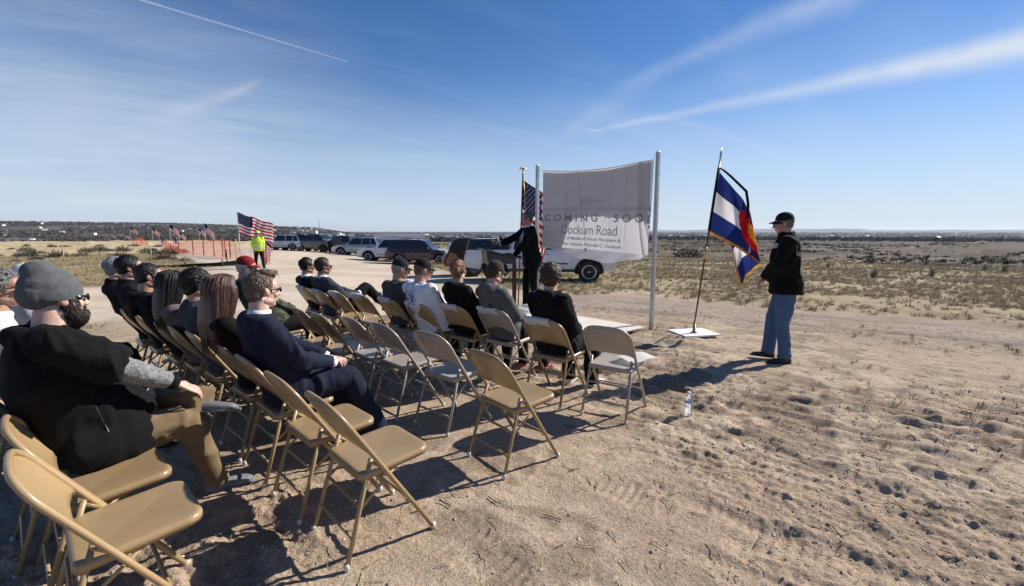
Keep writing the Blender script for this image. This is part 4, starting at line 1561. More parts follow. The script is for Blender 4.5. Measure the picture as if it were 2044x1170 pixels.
        if sp.get('cap_back'): bt.xf(m4(rz(math.pi), (0, -.03, 0)))
        hobj('button', bt, [cm], par=ob_)
    if sp.get('beanie') is not None:
        Bn = Geo()
        Bn.ell((0, -.032, .052), (.092, .116, .102), 24, 16)
        Bn.ell((0, -.066, .128), (.060, .068, .056), 16, 10)
        Bn.ell((0, -.085, .02), (.084, .068, .075), 16, 10)
        bo, _ = hobj('beanie', Bn, [sp['beanie']], .007, 4, wrinkle=.004, wf=13, wst=(1, 1, 1.6), seed=seed)
        Cf = Geo().loft([(0, -.024, .000), (0, -.022, .012), (0, -.020, .040), (0, -.020, .056)], [.0925, .0965, .0975, .0945], [.113, .118, .1185, .115], n=36, side=(1, 0, 0), cap=False)
        Cf.xf(m4(rx_(R(10)), (0, .0, .0)))
        hobj('cuff', Cf, [sp['beanie']], par=bo)
    if sp.get('glasses'):
        gm = mat('black_glasses', (.006, .006, .007), .12, 0, 0)
        Gg = Geo()
        for s in (-1, 1):
            Gg.ell((s * .034, .101, .000), (.028, .006, .019), 14, 8, rot=rz(-s * .22))
            Gg.loft([(s * .060, .092, .008), (s * .078, .060, .008), (s * .082, .010, .007), (s * .080, -.012, -.004)], [.0028] * 4, [.0055, .005, .004, .003], n=6, side=(1, 0, 0))
        Gg.loft([(-.012, .107, .006), (.012, .107, .006)], .004, n=6)
        hobj('sunglasses', Gg, [gm])
    return info


def kinlocal(back, az, right, fwd, z):
    """head centre in chair space from offsets off the top of the backrest"""
    return (right, fwd - .26, z)

# ------------------------------------------------------------------ the seating
def fv(az): return np.array([math.sin(R(az)), math.cos(R(az))])
def rv(az): return np.array([math.cos(R(az)), -math.sin(R(az))])


G1, G2, G3, G4 = 'chairs of the front row', 'chairs of the empty second row', 'chairs of the third row', 'chairs of the back row'
front = [((-3.24, 7.00), 42, 'tan', 'tan folding chair under the man in the black suit, farthest of the front row'),
         ((-2.80, 6.52), 42, 'tan', 'tan folding chair under the man in the blue-grey blazer with crossed legs'),
         ((-2.44, 6.25), 43, 'tan', 'empty tan front row chair beside the man in the blue-grey blazer'),
         ((-2.02, 5.95), 41, 'tan', 'empty tan front row chair beside the man in the grey jacket and navy cap'),
         ((-1.56, 5.60), 43, 'tan', 'tan folding chair under the man in the grey jacket and navy cap'),
         ((-1.14, 5.25), 42, 'tan', 'tan folding chair under the man in the white sweatshirt'),
         ((-0.68, 5.07), 41, 'tan', 'tan folding chair under the woman with the auburn bun'),
         ((-0.24, 4.87), 40, 'grey', 'grey beige folding chair under the person in the grey hoodie and brown cap'),
         ((0.27, 4.26), 38, 'tan', 'tan folding chair under the person with dark wavy hair in a black hoodie'),
         ((0.80, 3.90), 34, 'grey', 'empty grey beige folding chair at the near end of the front row')]
second = [((-2.29, 4.81), 46, 'tan', 'empty tan chair of the second row behind the blue-grey blazer, farthest of the six'),
          ((-1.96, 4.52), 47, 'tan', 'empty tan second row chair, second from the far end'),
          ((-1.57, 4.31), 46, 'grey', 'empty grey beige second row chair beside two tan ones'),
          ((-1.20, 4.03), 45, 'grey', 'empty grey beige second row chair straight in front of the navy suit'),
          ((-0.71, 3.69), 40, 'grey', 'empty grey beige second row chair with a shadow streak, beside a tan one'),
          ((-0.21, 3.07), 50, 'tan', 'empty tan chair at the near end of the second row'),
          ((-3.05, 5.24), 44, 'tan', 'tan folding chair under the bearded man in the red cap')]
third = [((-4.22, 4.87), 42, 'tan', 'tan chair under the grey-haired person at the far end of the third row'),
         ((-3.83, 4.57), 42, 'tan', 'tan chair under the dark-haired man beside the grey-haired person'),
         ((-3.36, 4.20), 43, 'tan', 'tan chair under the man with dark glasses and cropped hair in the third row'),
         ((-3.02, 3.95), 42, 'tan', 'tan chair under the woman with long black hair and taupe top'),
         ((-2.65, 3.68), 42, 'tan', 'tan chair under the person with black curly hair'),
         ((-2.16, 3.27), 42, 'tan', 'tan chair under the woman with long auburn hair'),
         ((-1.80, 2.95), 44, 'tan', 'tan chair under the man in the navy suit'),
         ((-1.39, 2.56), 44, 'tan', 'empty tan third row chair next to the man in the navy suit'),
         ((-0.99, 2.21), 46, 'tan', 'empty tan chair at the near end of the third row')]
CH = {}
for grp, lst in ((G1, front), (G2, second), (G3, third)):
    for b, az, kd, lb in lst:
        CH[b] = chair(b, az, kd, lb, grp)
p1base = np.array([-2.36, 2.34]) * SC
for b, az, kd, lb in ((tuple((p1base - fv(42) * .284) / SC), 42, 'tan', 'tan folding chair under the bearded man in the grey beanie'),
                      ((-2.215, 1.90), 42, 'tan', 'empty tan chair beside the bearded man, partly behind the nearest one'),
                      ((-1.83, 1.56), 43, 'tan', 'nearest empty tan chair, with a dark shadow on the front of its seat'),
                      ((-3.46, 2.78), 42, 'tan', 'tan folding chair under the grey-haired woman in the white jacket'),
                      ((-4.10, 3.62), 42, 'tan', 'tan folding chair under the person in the white cap')):
    CH[b] = chair(b, az, kd, lb, G4)

plabels = {0: 'white sheet folded over the chair back of the man in the black suit',
           1: 'white sheet folded over the chair back of the man in the blue-grey blazer',
           2: 'white sheet folded over the empty chair next to the blue-grey blazer',
           3: 'white sheet folded over the empty chair next to the grey jacket and navy cap',
           4: 'white sheet folded over the chair back of the man in the navy cap',
           5: 'white sheet folded over the chair back of the man in the white sweatshirt',
           6: 'white sheet folded over the chair back of the woman with the auburn bun',
           7: 'white sheet folded over the grey beige chair of the person in the brown cap',
           8: 'white sheet folded over the chair back of the person with dark wavy hair'}
for i, lb in plabels.items():
    b, az, kd, _ = front[i]
    t, o, z = CH[b]
    back_paper(o, z, az, lb, .125 if i not in (7, 8) else .135, -.045, i)


def seat_of(b):
    return CH[b][1]


def loc_head(base, az, wx, wy, wz, push=.065):
    q = SC * (1 + push / math.hypot(wx, wy))
    wx, wy, wz = wx * q, wy * q, 1.6 - (1.6 - wz) * q
    d_ = np.array([wx, wy]) - np.array(base)
    return (float(d_ @ rv(az)), float(d_ @ fv(az)), wz - gz(*base))


black = cloth('black_fleece', (.0050, .0050, .0056), .01)
blackh = cloth('black_hoodie', (.0060, .0060, .0066), .012)
navy = cloth('navy_suit', (.0085, .0125, .030), .02, .10, .75, 600)
darknavy = cloth('dark_navy_jacket', (.0060, .0068, .0100), .01)
greyj = cloth('grey_jacket', (.052, .053, .052), .03)
white = cloth('white_sweatshirt', (.68, .69, .74), .02, .04)
hgrey = cloth('grey_hoodie', (.098, .100, .102), .03, .12)
bluegrey = cloth('blue_grey_blazer', (.042, .047, .062), .03, .12)
blacksuit = cloth('black_suit', (.0048, .0050, .0066), .01)
taupe = cloth('taupe_top', (.115, .085, .085), .03)
slate = cloth('slate_top', (.040, .046, .060), .03)
heather = cloth('heather_grey', (.20, .20, .205), .05, .55, .9, 300, .4, 160, (1, 1, .35))
khaki = cloth('khaki_trousers', (.185, .130, .074), .02, .10)
jeans = cloth('blue_jeans', (.072, .122, .215), .02, .10, .85, 500, .4, 7)
darkt = cloth('dark_trousers', (.0095, .0100, .0125), .01)
camo_m = cloth('camo_base', (.062, .066, .045), .02, .75, .9, 300, .3, 22)
beanie_m = cloth('beanie_wool', (.105, .110, .118), .05, .12, .95, 260, .6, 30)
navycap = cloth('navy_cap', (.010, .013, .024), .03, .1, .8)
blackcap = cloth('black_cap', (.010, .010, .012), .03, .1, .8)
browncap = cloth('brown_cap', (.040, .031, .029), .05, .2, .85)
redcap = cloth('red_cap', (.23, .015, .016), .03, .15, .8)
whitecap = cloth('white_cap', (.72, .72, .72), .02, .05)
H_dark = mat('hair_black', (.010, .009, .008), .42, 0, .3, 60, .3, 300, .4, stretch=(3, 3, .5))
H_brown = mat('hair_brown', (.045, .028, .018), .45, 0, .35, 60, .3, 300, .4, stretch=(3, 3, .5))
H_lbrown = mat('hair_light_brown', (.115, .078, .052), .5, 0, .35, 60, .3, 300, .4, stretch=(3, 3, .5))
H_aub = mat('hair_auburn', (.050, .019, .011), .36, 0, .5, 50, .3, 300, .5, stretch=(3, 3, .4))
H_aub2 = mat('hair_auburn_lock', (.085, .036, .021), .36, 0, .6, 40, .3, 300, .5, stretch=(3, 3, .4))
H_red = mat('hair_red', (.17, .068, .026), .40, 0, .5, 60, .3, 300, .5, stretch=(2, 2, .6))
H_red2 = mat('hair_red_lock', (.27, .12, .048), .40, 0, .5, 60, .3, 300, .5, stretch=(2, 2, .6))
H_grey = mat('hair_grey', (.30, .29, .28), .5, 0, .3, 60, .3, 300, .4, stretch=(3, 3, .5))
H_dgrey = mat('hair_dark_grey', (.12, .115, .11), .5, 0, .4, 60, .3, 300, .4, stretch=(3, 3, .5))
H_beard = mat('beard_brown', (.028, .019, .014), .55, 0, .4, 60, .3, 300, .3)
H_white = mat('beard_white', (.62, .60, .57), .55, 0, .15, 60, .3, 300, .3)
sneak = mat('grey_sneaker', (.15, .15, .16), .7, 0, .2, 20, .3, 200)
wsneak = mat('white_sneaker', (.62, .61, .60), .6, 0, .1, 20, .2, 200)
brownshoe = mat('brown_leather', (.085, .035, .016), .28, 0, .25, 12)
redshoe = mat('red_sneaker', (.40, .03, .04), .6, 0, .1)

# --- the back row
INF = {}
INF['beanie'] = person('big bearded man in grey beanie and black vest with ankle crossed on knee', p1base, 42, loc_head(p1base, 42, -2.31, 2.31, 1.262, 0.0),
    dict(girth=1.38, hs=.99, skin='fair', jaw=1.12, yaw=-16, pitch=-3, vox=.011, top='hoodie', topname='vest', topmat=blackh, vest=True, undersleeve=heather, sh=.012, hunch=.03,
         trousers=khaki, shoe=sneak, sole='sole_grey', beard=H_beard, beardlen=1.35, beanie=beanie_m, glasses=True, seed=3, wr=.013, shrug=.040,
         pelvis=(.02, .03, .56), leg_r=.95, lapbelly=True,
         hands=((-.12, .36, .66), (.215, .485, .735)), elbow={1: (.75, -.3, -.1)},
         handpose={1: dict(dir=(-.10, .8, -.55), palm=(-.35, -.45, -.85), curl=.35, spread=.22, thumb=.5)},
         legs={1: dict(knee=(.15, .45, .55), ankle=(.02, .60, .09), toe=(.15, 1, 0)), 0: dict(knee=(-.27, .34, .60), ankle=(.13, .53, .645), toe=(.45, .87, -.06), down=(.30, -.1, -1))}))
b = seat_of((-3.46, 2.78))
INF['whitejacket'] = person('grey-haired woman in sunglasses and a white jacket', b, 42, loc_head(b, 42, -3.245, 2.90, 1.235),
    dict(sex='f', skin='tan', yaw=12, topmat=cloth('white_jacket', (.60, .60, .61), .02, .05), top='jacket', hair='wavy', hairmat=H_dgrey, hbig=.96, glasses=True, seed=11))
b = seat_of((-4.10, 3.62))
INF['whitecap'] = person('fair-haired person in a white cap behind the grey beanie', b, 42, loc_head(b, 42, -3.90, 3.70, 1.205),
    dict(sex='f', yaw=38, pitch=8, topmat=cloth('pale_jacket', (.42, .42, .44)), top='jacket', hair='short', hairmat=mat('hair_fair', (.36, .29, .20), .5, 0, .3, 60, .3, 300), cap=whitecap, seed=12))

# --- the third row
b = seat_of((-4.22, 4.87))
person('person with short grey hair and dark jacket at the far end of the third row', b, 42, loc_head(b, 42, -4.275, 4.97, 1.19),
       dict(topmat=black, top='fleece', hair='grey', hairmat=H_grey, seed=21, yaw=8))
b = seat_of((-3.83, 4.57))
person('dark-haired man in a black jacket beside the grey-haired person', b, 42, loc_head(b, 42, -3.88, 4.66, 1.225),
       dict(girth=1.12, topmat=darknavy, top='fleece', hair='short', hairmat=H_dark, seed=22, yaw=12, skin='tan', glasses=True))
b = seat_of((-3.36, 4.20))
person('man with cropped black hair and dark glasses in a black hooded jacket', b, 42, loc_head(b, 42, -3.365, 4.25, 1.175),
       dict(girth=1.15, topmat=darknavy, top='hoodie', hair='crop', hairmat=H_dark, seed=23, yaw=10, pitch=-4, skin='tan', glasses=True))
b = seat_of((-3.02, 3.95))
person('woman with long black hair and a taupe top', b, 42, loc_head(b, 42, -3.03, 4.06, 1.12),
       dict(sex='f', girth=1.05, topmat=taupe, top='sweat', hair='long', hairmat=H_dark, hlen=.34, seed=24, yaw=-8, trousers=taupe))
b = seat_of((-2.65, 3.68))
person('person with black curly hair in a slate grey top', b, 42, loc_head(b, 42, -2.61, 3.80, 1.155),
       dict(sex='f', girth=1.15, topmat=slate, top='shirt', hair='curly', hairmat=H_dark, seed=25, yaw=16, skin='tan'))
b = seat_of((-2.16, 3.27))
person('woman with long straight auburn hair in a black top', b, 42, loc_head(b, 42, -2.135, 3.34, 1.155),
       dict(sex='f', topmat=black, top='sweat', hair='long', hairmat=H_aub, lockmat=H_aub2, hlen=.40, seed=26, yaw=-22, vox=.011))
b = seat_of((-1.80, 2.95))
INF['suit'] = person('man in a navy suit and sunglasses with brown shoes, hands in his lap', b, 44, loc_head(b, 44, -1.665, 3.04, 1.205),
    dict(girth=1.08, topmat=navy, trousers=navy, top='suit', hair='crop', hairmat=H_lbrown, quiff=True, yaw=-9, glasses=True, shoe=brownshoe, seed=27, vox=.0105, wr=.010,
         skin='fair', tie=mat('dark_tie', (.02, .025, .05), .4), hands=((.02, .27, .70), (.13, .25, .695)),
         handpose={0: dict(dir=(.75, .55, -.1), curl=.5), 1: dict(dir=(-.55, .75, .0), curl=.55)},
         legs={1: dict(knee=(.14, .36, .575), ankle=(.15, .59, .09), toe=(.25, 1, 0)), 0: dict(knee=(-.13, .36, .57), ankle=(-.10, .55, .09), toe=(-.1, 1, 0))}))

# --- second row
b = seat_of((-3.05, 5.24))
person('white-bearded man in a red cap and green patterned jacket', b, 44, loc_head(b, 44, -3.10, 5.36, 1.17),
       dict(girth=1.15, skin='ruddy', topmat=camo_m, top='jacket', hair='grey', hairmat=H_white, beard=H_white, beardlen=1.5, cap=redcap, yaw=38, pitch=-6, seed=31))

# --- the front row
b = seat_of((-3.24, 7.00))
person('man in a black suit and dark glasses at the far end of the front row', b, 42, loc_head(b, 42, -3.165, 7.10, 1.06),
       dict(topmat=blacksuit, trousers=blacksuit, top='suit', hair='short', hairmat=H_dark, glasses=True, yaw=10, seed=41, skin='tan'))
b = seat_of((-2.80, 6.52))
person('man in a blue-grey blazer sitting with one leg crossed over the other', b, 42, loc_head(b, 42, -2.72, 6.62, 1.09),
       dict(topmat=bluegrey, top='suit', hair='short', hairmat=H_brown, glasses=True, yaw=14, seed=42, skin='tan',
            hands=((.05, .26, .72), (.16, .25, .74)),
            legs={1: dict(knee=(.10, .40, .80), ankle=(.14, .72, .50), toe=(.35, .9, -.12)), 0: dict(knee=(-.06, .36, .56), ankle=(-.04, .40, .09), toe=(0, 1, 0))}))
b = seat_of((-1.56, 5.60))
person('man in a grey jacket and navy cap with glasses', b, 42, loc_head(b, 42, -1.37, 5.66, 1.125),
       dict(girth=1.28, topmat=greyj, top='jacket', hair='grey', hairmat=H_grey, cap=navycap, cap_tilt=-4, glasses=True, yaw=22, pitch=-10, hunch=.035, seed=43, skin='ruddy'))
b = seat_of((-1.14, 5.25))
INF['sweat'] = person('man in a white sweatshirt with a blue winged emblem and black cap', b, 42, loc_head(b, 42, -1.03, 5.34, 1.145),
    dict(girth=1.38, topmat=white, top='sweat', hair='crop', hairmat=H_lbrown, cap=blackcap, cap_tilt=-4, glasses=True, yaw=18, pitch=-10, hunch=.03, seed=44, skin='ruddy', vox=.011, shirtmat=white))
b = seat_of((-0.68, 5.07))
person('woman with an auburn hair bun in a black hooded top', b, 41, loc_head(b, 41, -0.60, 5.16, 1.155),
       dict(sex='f', girth=1.02, topmat=black, top='hoodie', hair='bun', hairmat=H_red, lockmat=H_red2, yaw=-26, seed=45, vox=.011))
b = seat_of((-0.24, 4.87))
INF['greyhood'] = person('person in a grey hoodie and brown cap with a white letter', b, 40, loc_head(b, 40, -0.175, 4.96, 1.145),
    dict(girth=1.02, topmat=hgrey, top='hoodie', hair='short', hairmat=H_brown, cap=browncap, cap_tilt=-2, yaw=10, pitch=-12, hunch=.02, seed=46, vox=.0105, shoe=redshoe, sole='sole_white', twist=8))
b = seat_of((0.27, 4.26))
person('person with dark wavy hair in a black hoodie and white shoes', b, 38, loc_head(b, 38, 0.375, 4.36, 1.165),
       dict(sex='f', girth=1.16, topmat=blackh, top='hoodie', hair='wavy', hairmat=H_brown, hbig=.97, yaw=-22, seed=47, vox=.0105, shoe=wsneak, sole='sole_white'))

# --- standing figures
PLAT_Z = 0.12
def stand_person(label, base, az, head, zoff, spec):
    inf = person(label, base, az, head, dict(spec, pose='stand'))
    inf['root'].location.z = zoff
    return inf


spk = stand_person('speaker in a black suit and tie gesturing with an open hand at the lectern', (.35, 8.56), 258, (-.03, .09, 1.70), PLAT_Z + .004,
    dict(girth=1.26, topmat=blacksuit, trousers=blacksuit, top='suit', hair='grey', hairmat=H_dgrey, glasses=True, seed=51, vox=.0115, tie=mat('grey_tie', (.16, .165, .17), .5), yaw=0,
         skin='ruddy', coat=.05, hands=((-.17, .36, 1.02), (.20, .57, 1.22)), elbow={1: (.4, -.3, -.8), 0: (-.8, -.5, -.2)},
         handpose={1: dict(dir=(.05, .93, .25), palm=(-.85, .1, .35), curl=.2, spread=.3, thumb=.95), 0: dict(dir=(.2, .95, -.2), curl=.4)},
         legs={0: dict(ankle=(-.11, -.10, .085), toe=(-.1, 1, 0)), 1: dict(ankle=(.11, .06, .085), toe=(.15, 1, 0))}))
g0 = gsurf(3.26, 5.47)
flagman = stand_person('man in a black fleece, cap and blue jeans standing beside the flag', (3.26, 5.47), 296, (-.035, .055, 1.66), g0 + .004,
    dict(girth=1.25, leg_r=1.06, topmat=black, trousers=jeans, top='fleece', hair='crop', hairmat=H_dgrey, cap=blackcap, cap_tilt=-2, glasses=True, seed=52, vox=.0105, belly=1, pitch=-6, wr=.012,
         skin='ruddy', hands=((-.045, .225, 1.03), (.055, .225, 1.00)), elbow={0: (-.9, -.35, -.2), 1: (.9, -.35, -.2)},
         handpose={0: dict(dir=(.72, .35, -.45), palm=(-.3, -.9, -.1), curl=.55), 1: dict(dir=(-.55, .35, -.6), palm=(.3, -.9, -.1), curl=.6)},
         legs={0: dict(ankle=(-.12, -.07, .085), toe=(-.25, 1, 0)), 1: dict(ankle=(.12, .09, .085), toe=(.15, 1, 0))}))
bs_ = Geo()
obj('belt', Geo().loft([flagman['pelvis'] + np.array([0, .0, -.055]), flagman['pelvis'] + np.array([0, 0, -.02])], [.182, .182], [.138, .138], n=24, side=(1, 0, 0)).mesh('belt', [mat('black_leather', (.012, .012, .013), .35)]), flagman['root'])
decal(flagman['jacket'], 'chest_badge', [[(-.035, -.028), (.0, -.036), (.035, -.028), (.036, .02), (0, .034), (-.036, .02)]], mat('pale_badge', (.42, .44, .47), .6, 0, .3, 90), flagman['root'],
      flagman['chest'] + np.array([-.09, 0, .09]), (-1, -.1, 0), (0, -.25, 1), .004)

hv_m = mat('hi_vis_lime', (.52, .76, .03), .7, 0, .08)
wk = stand_person('road worker in a lime hi-vis jacket and hard hat, hands in his pockets', (-11.95, 21.7), 152, (0, .02, 1.62), gz(-11.95, 21.7),
    dict(girth=1.2, topmat=hv_m, trousers=darkt, top='jacket', seed=53, vox=.017, hair='crop', hairmat=H_brown, hands=((-.20, .07, .86), (.20, .07, .86)), elbow={0: (-1, -.2, 0), 1: (1, -.2, 0)}, skin='tan', leg_r=1.1,
         handpose={0: dict(dir=(.1, .3, -1)), 1: dict(dir=(-.1, .3, -1))},
         legs={0: dict(ankle=(-.17, 0, .085), toe=(-.3, 1, 0)), 1: dict(ankle=(.17, 0, .085), toe=(.3, 1, 0))}, glasses=True))
Hh = Geo().lathe([(.128, .0), (.130, .006), (.112, .018), (.108, .05), (.090, .09), (.055, .115), (.01, .125)], 22)
Hh.v = [apply(v_ * np.array([1, 1.15, 1]) + np.array([0, -.005, .045]), wk['HM']) for v_ in Hh.v]
obj('hard_hat', Hh.mesh('hard_hat', [mat('lime_helmet', (.50, .68, .06), .35)]), wk['root'])
st_m = mat('reflective_stripe', (.62, .66, .62), .35)
for q, s_ in ((wk['waist'] + np.array([0, .0, .02]), 1.06), (wk['pelvis'] + np.array([0, 0, .06]), 1.06)):
    decal(wk['jacket'], 'reflective_stripe', [[(-.2, -.028), (.2, -.028), (.2, .028), (-.2, .028)]], st_m, wk['root'], q, (-1, 0, 0), (0, 0, 1), .006)

# prints on clothes
inf = INF['sweat']
em = mat('emblem_blue', (.10, .14, .30), .8, 0, .25, 60); em2 = mat('emblem_pale', (.45, .49, .60), .8, 0, .1)


def ring(cx, cy, r0, r1, a0=0, a1=360, n=24):
    out = []
    for k in range(n):
        a, b_ = R(a0 + (a1 - a0) * k / n), R(a0 + (a1 - a0) * (k + 1) / n)
        out.append([(cx + r0 * math.cos(a), cy + r0 * math.sin(a)), (cx + r1 * math.cos(a), cy + r1 * math.sin(a)), (cx + r1 * math.cos(b_), cy + r1 * math.sin(b_)), (cx + r0 * math.cos(b_), cy + r0 * math.sin(b_))])
    return out


E_ = ring(0, .02, .052, .066) + ring(0, .02, .020, .030) + ring(0, .02, .0, .011) + ring(0, .025, .080, .092, 35, 145, 14)
for s in (-1, 1):
    for k in range(7):
        a = R(78 - k * 19)
        L_ = .150 - k * .011
        x0, y0 = s * (.058 + .004 * k), .045 - .017 * k
        x1, y1 = x0 + s * L_ * math.cos(a) * .72, y0 + L_ * math.sin(a)
        E_.append([(x0, y0), (x0 + s * .012, y0 - .010), (x1 + s * .006, y1 - .006), (x1, y1)])
for k in range(5):
    E_.append([(-.034 + k * .015, -.055), (-.026 + k * .015, -.055), (-.026 + k * .015, -.105 - .012 * (2 - abs(k - 2))), (-.034 + k * .015, -.105 - .012 * (2 - abs(k - 2)))])
E_ += ring(0, -.05, .075, .085, 215, 325, 12)
mid = inf['chest'] + np.array([-.055, 0, -.03])
decal(inf['jacket'], 'printed_emblem', E_, em, inf['root'], mid, (1, 0, 0), (0, .12, 1), .004)
red_m = mat('red_print', (.5, .03, .03), .8)
decal(inf['jacket'], 'sleeve_print', [[(-.03, -.008), (.03, -.008), (.03, .008), (-.03, .008)]], red_m, inf['root'], inf['shl'][1] + np.array([-.01, 0, .05]), (1, 0, -.3), (.2, .6, .6), .004)
inf = INF['greyhood']
ink = mat('black_print', (.012, .012, .014), .8)
mid = inf['chest'] + np.array([.055, 0, -.055])
decal(inf['jacket'], 'printed_letters', text_polys('la', .105, .004), ink, inf['root'], mid + np.array([.01, 0, .015]), (1, .1, 0), (0, .12, 1), .004)
arc = []
for k in range(9):
    a0, a1 = R(150 - k * 13), R(150 - k * 13 - 8)
    arc.append([(.17 * math.cos(a0), .13 * math.sin(a0)), (.19 * math.cos(a0), .155 * math.sin(a0)), (.19 * math.cos(a1), .155 * math.sin(a1)), (.17 * math.cos(a1), .13 * math.sin(a1))])
decal(inf['jacket'], 'printed_arc', arc, ink, inf['root'], mid + np.array([-.02, 0, -.20]), (1, 0, 0), (0, .12, 1), .004)
cd = decal(inf['cap_me'], 'cap_letter', text_polys('A', .055, .004), mat('white_print', (.72, .70, .66), .8), inf['cap_o'], inf['head'] + inf['HR'] @ np.array([-.025, -.10, .085]),
           inf['HR'] @ np.array([1, 0, 0.]), inf['HR'] @ np.array([0, .35, 1.]), .002)
inf = INF['beanie']
# side pocket zip on the vest
zp = Geo().loft([(-.0, 0, .07), (.004, .01, .02), (0, .0, -.06)], .004, n=6)
decal(inf['jacket'], 'zip', [[(-.003, -.07), (.003, -.07), (.003, .07), (-.003, .07)]], mat('zip_metal', (.06, .06, .065), .4, .6, .1), inf['root'], inf['waist'] + np.array([.25, .10, -.02]), (0, 1, .1), (0, -.25, 1), .003)

# ------------------------------------------------------------------ platform, posts, banner
ply = mat('painted_plywood', (.66, .61, .52), .6, 0, .06, 3.0, .1, 60, dust=.15)
edge_m = mat('plywood_edge', (.46, .38, .27), .8, 0, .2, 30)
plat = thing('platform', 'low cream painted plywood platform in front of the banner', 'platform', (2.13, 7.25, gz(1.4, 7.6)), 0)
u1, u2 = np.array([-.74, .672]), np.array([-.74, -.672])
u1 /= np.linalg.norm(u1); u2 /= np.linalg.norm(u2)
for i, (a0, a1) in enumerate(((0, 1.215), (1.222, 2.44), (2.447, 3.20))):
    P_ = [u1 * a0, u1 * a1, u1 * a1 + u2 * 1.83, u1 * a0 + u2 * 1.83]
    tilt = lambda p: .052 + .022 * min(1, float(np.hypot(*p)) / 1.5)
    V = [(p[0], p[1], tilt(p) + PLAT_Z - .075) for p in P_] + [(p[0], p[1], tilt(p) + PLAT_Z - .055) for p in P_]
    G = Geo().add(V, [[3, 2, 1, 0], [4, 5, 6, 7], [0, 1, 5, 4], [1, 2, 6, 5], [2, 3, 7, 6], [3, 0, 4, 7]])
    solid('plywood_sheet', G, ply, plat, bevel=.004)
for a_, c0, c1 in ((0.03, 0.03, 1.80), (1.2, .03, 1.8), (2.4, .03, 1.8), (3.15, .03, 1.8)):
    p0, p1 = u1 * a_ + u2 * c0, u1 * a_ + u2 * c1
    h0 = .050 if a_ < .1 else .072
    G = Geo().loft([(p0[0], p0[1], -.01 + h0 * .35), (p1[0], p1[1], -.01 + h0 * .35)], .028, h0 * .45, n=4, phase=math.pi / 4)
    solid('joist', G, edge_m, plat)
p0, p1 = u2 * 1.80 + u1 * .03, u2 * 1.80 + u1 * 3.17
solid('joist', Geo().loft([(p0[0], p0[1], .02), (p1[0], p1[1], .02)], .02, .045, n=4, phase=math.pi / 4), edge_m, plat)

galv = mat('galvanised_steel', (.42, .43, .44), .42, .85, .12, 12, .1, 90)
hole_m = mat('hole_dark', (.02, .02, .022), .9, 0, 0)


def post(x, y, h, label, lean=(0, 0)):
    t = thing('sign_post', label, 'post', (x, y, gsurf(x, y) - .02), R(38), 'steel posts holding the banner')
    w = .0285
    G = Geo().prism([(-w, -w), (w, -w), (w, w), (-w, w)], 0, h, 'Z')
    solid('tube', G, galv, t, bevel=.006)
    H = Geo()
    for k in range(int(h / .0255) - 1):
        z = .03 + k * .0255
        for sx, sy in ((0, -1), (1, 0), (-1, 0), (0, 1)):
            c = np.array([sx, sy, 0]) * (w + .0006)
            a = np.array([sy, sx, 0.]); V = []
            for q in range(6):
                an = q * math.pi / 3
                V.append(c + np.array([0, 0, z]) + a * math.cos(an) * .0062 + np.array([0, 0, 1]) * math.sin(an) * .0062)
            H.add(V, [[0, 1, 2, 3, 4, 5]])
    ho = obj('punched_holes', H.mesh('punched_holes', [hole_m], False), t)
    ho['kind'] = 'stuff'
    return t


POST_R = np.array([2.32, 7.50]); POST_L = np.array([.485, 8.93])
post(POST_R[0], POST_R[1], 2.89, 'galvanised perforated steel post at the free right edge of the banner')
post(POST_L[0], POST_L[1], 2.93, 'galvanised perforated steel post behind the speaker, next to the national flag')

TLc = np.array([.585, 8.72, 2.70]); TRc = np.array([2.262, 7.58, 2.735]); BRc = np.array([2.255, 7.58, 1.20]); BLc = np.array([.575, 8.72, 1.30])
bn = U(np.cross(TRc - TLc, BLc - TLc)); bn = bn if bn[1] < 0 else -bn          # towards the audience


def ban(u, v, off=0.0):
    """u across 0..1, v down 0..1"""
    top = TLc * (1 - u) + TRc * u; bot = BLc * (1 - u) + BRc * u
    p = top * (1 - v) + bot * v
    p = p + np.array([0, 0, -.070 * math.sin(math.pi * u) * (1 - v) ** 2 + .02 * math.sin(math.pi * u) * v])
    w = .016 * math.sin(9 * u + 2.5 * v + 1.2) + .010 * math.sin(17 * u - 4 * v) + .012 * math.sin(3 * v + 6 * u)
    for c, s_, a, sl in ((.22, .007, .034, -.05), (.34, .007, .044, -.10), (.52, .008, .018, .0), (.66, .007, .016, .02), (.80, .008, .022, .02), (.895, .008, .045, -.02 - .10 * max(0, v - .6)), (.925, .008, .028, -.03 - .18 * max(0, v - .55)), (.955, .008, .024, -.04 - .30 * max(0, v - .5))):
        cc = c - sl * v * (1 if c < .5 else 1)
        w += a * math.exp(-((u - cc) / s_) ** 2) * (1 if c > .85 else max(0, 1 - abs(v - .45) * 1.6))
    w += .10 * max(0, v - .55) ** 1.5 * math.sin(math.pi * u)
    return p + bn * (w + off)


fab = thin_cloth('banner_fabric', (.63, .605, .61), .32, .03)
bt = thing('banner', 'pale cloth banner announcing COMING SOON hung between two steel posts', 'banner', (0, 0, 0), 0)
nu, nv = 221, 61
V = [ban(i / (nu - 1), j / (nv - 1)) for j in range(nv) for i in range(nu)]
obj('printed_sheet', Geo().grid(V, nu, nv).mesh('printed_sheet', [fab]), bt)
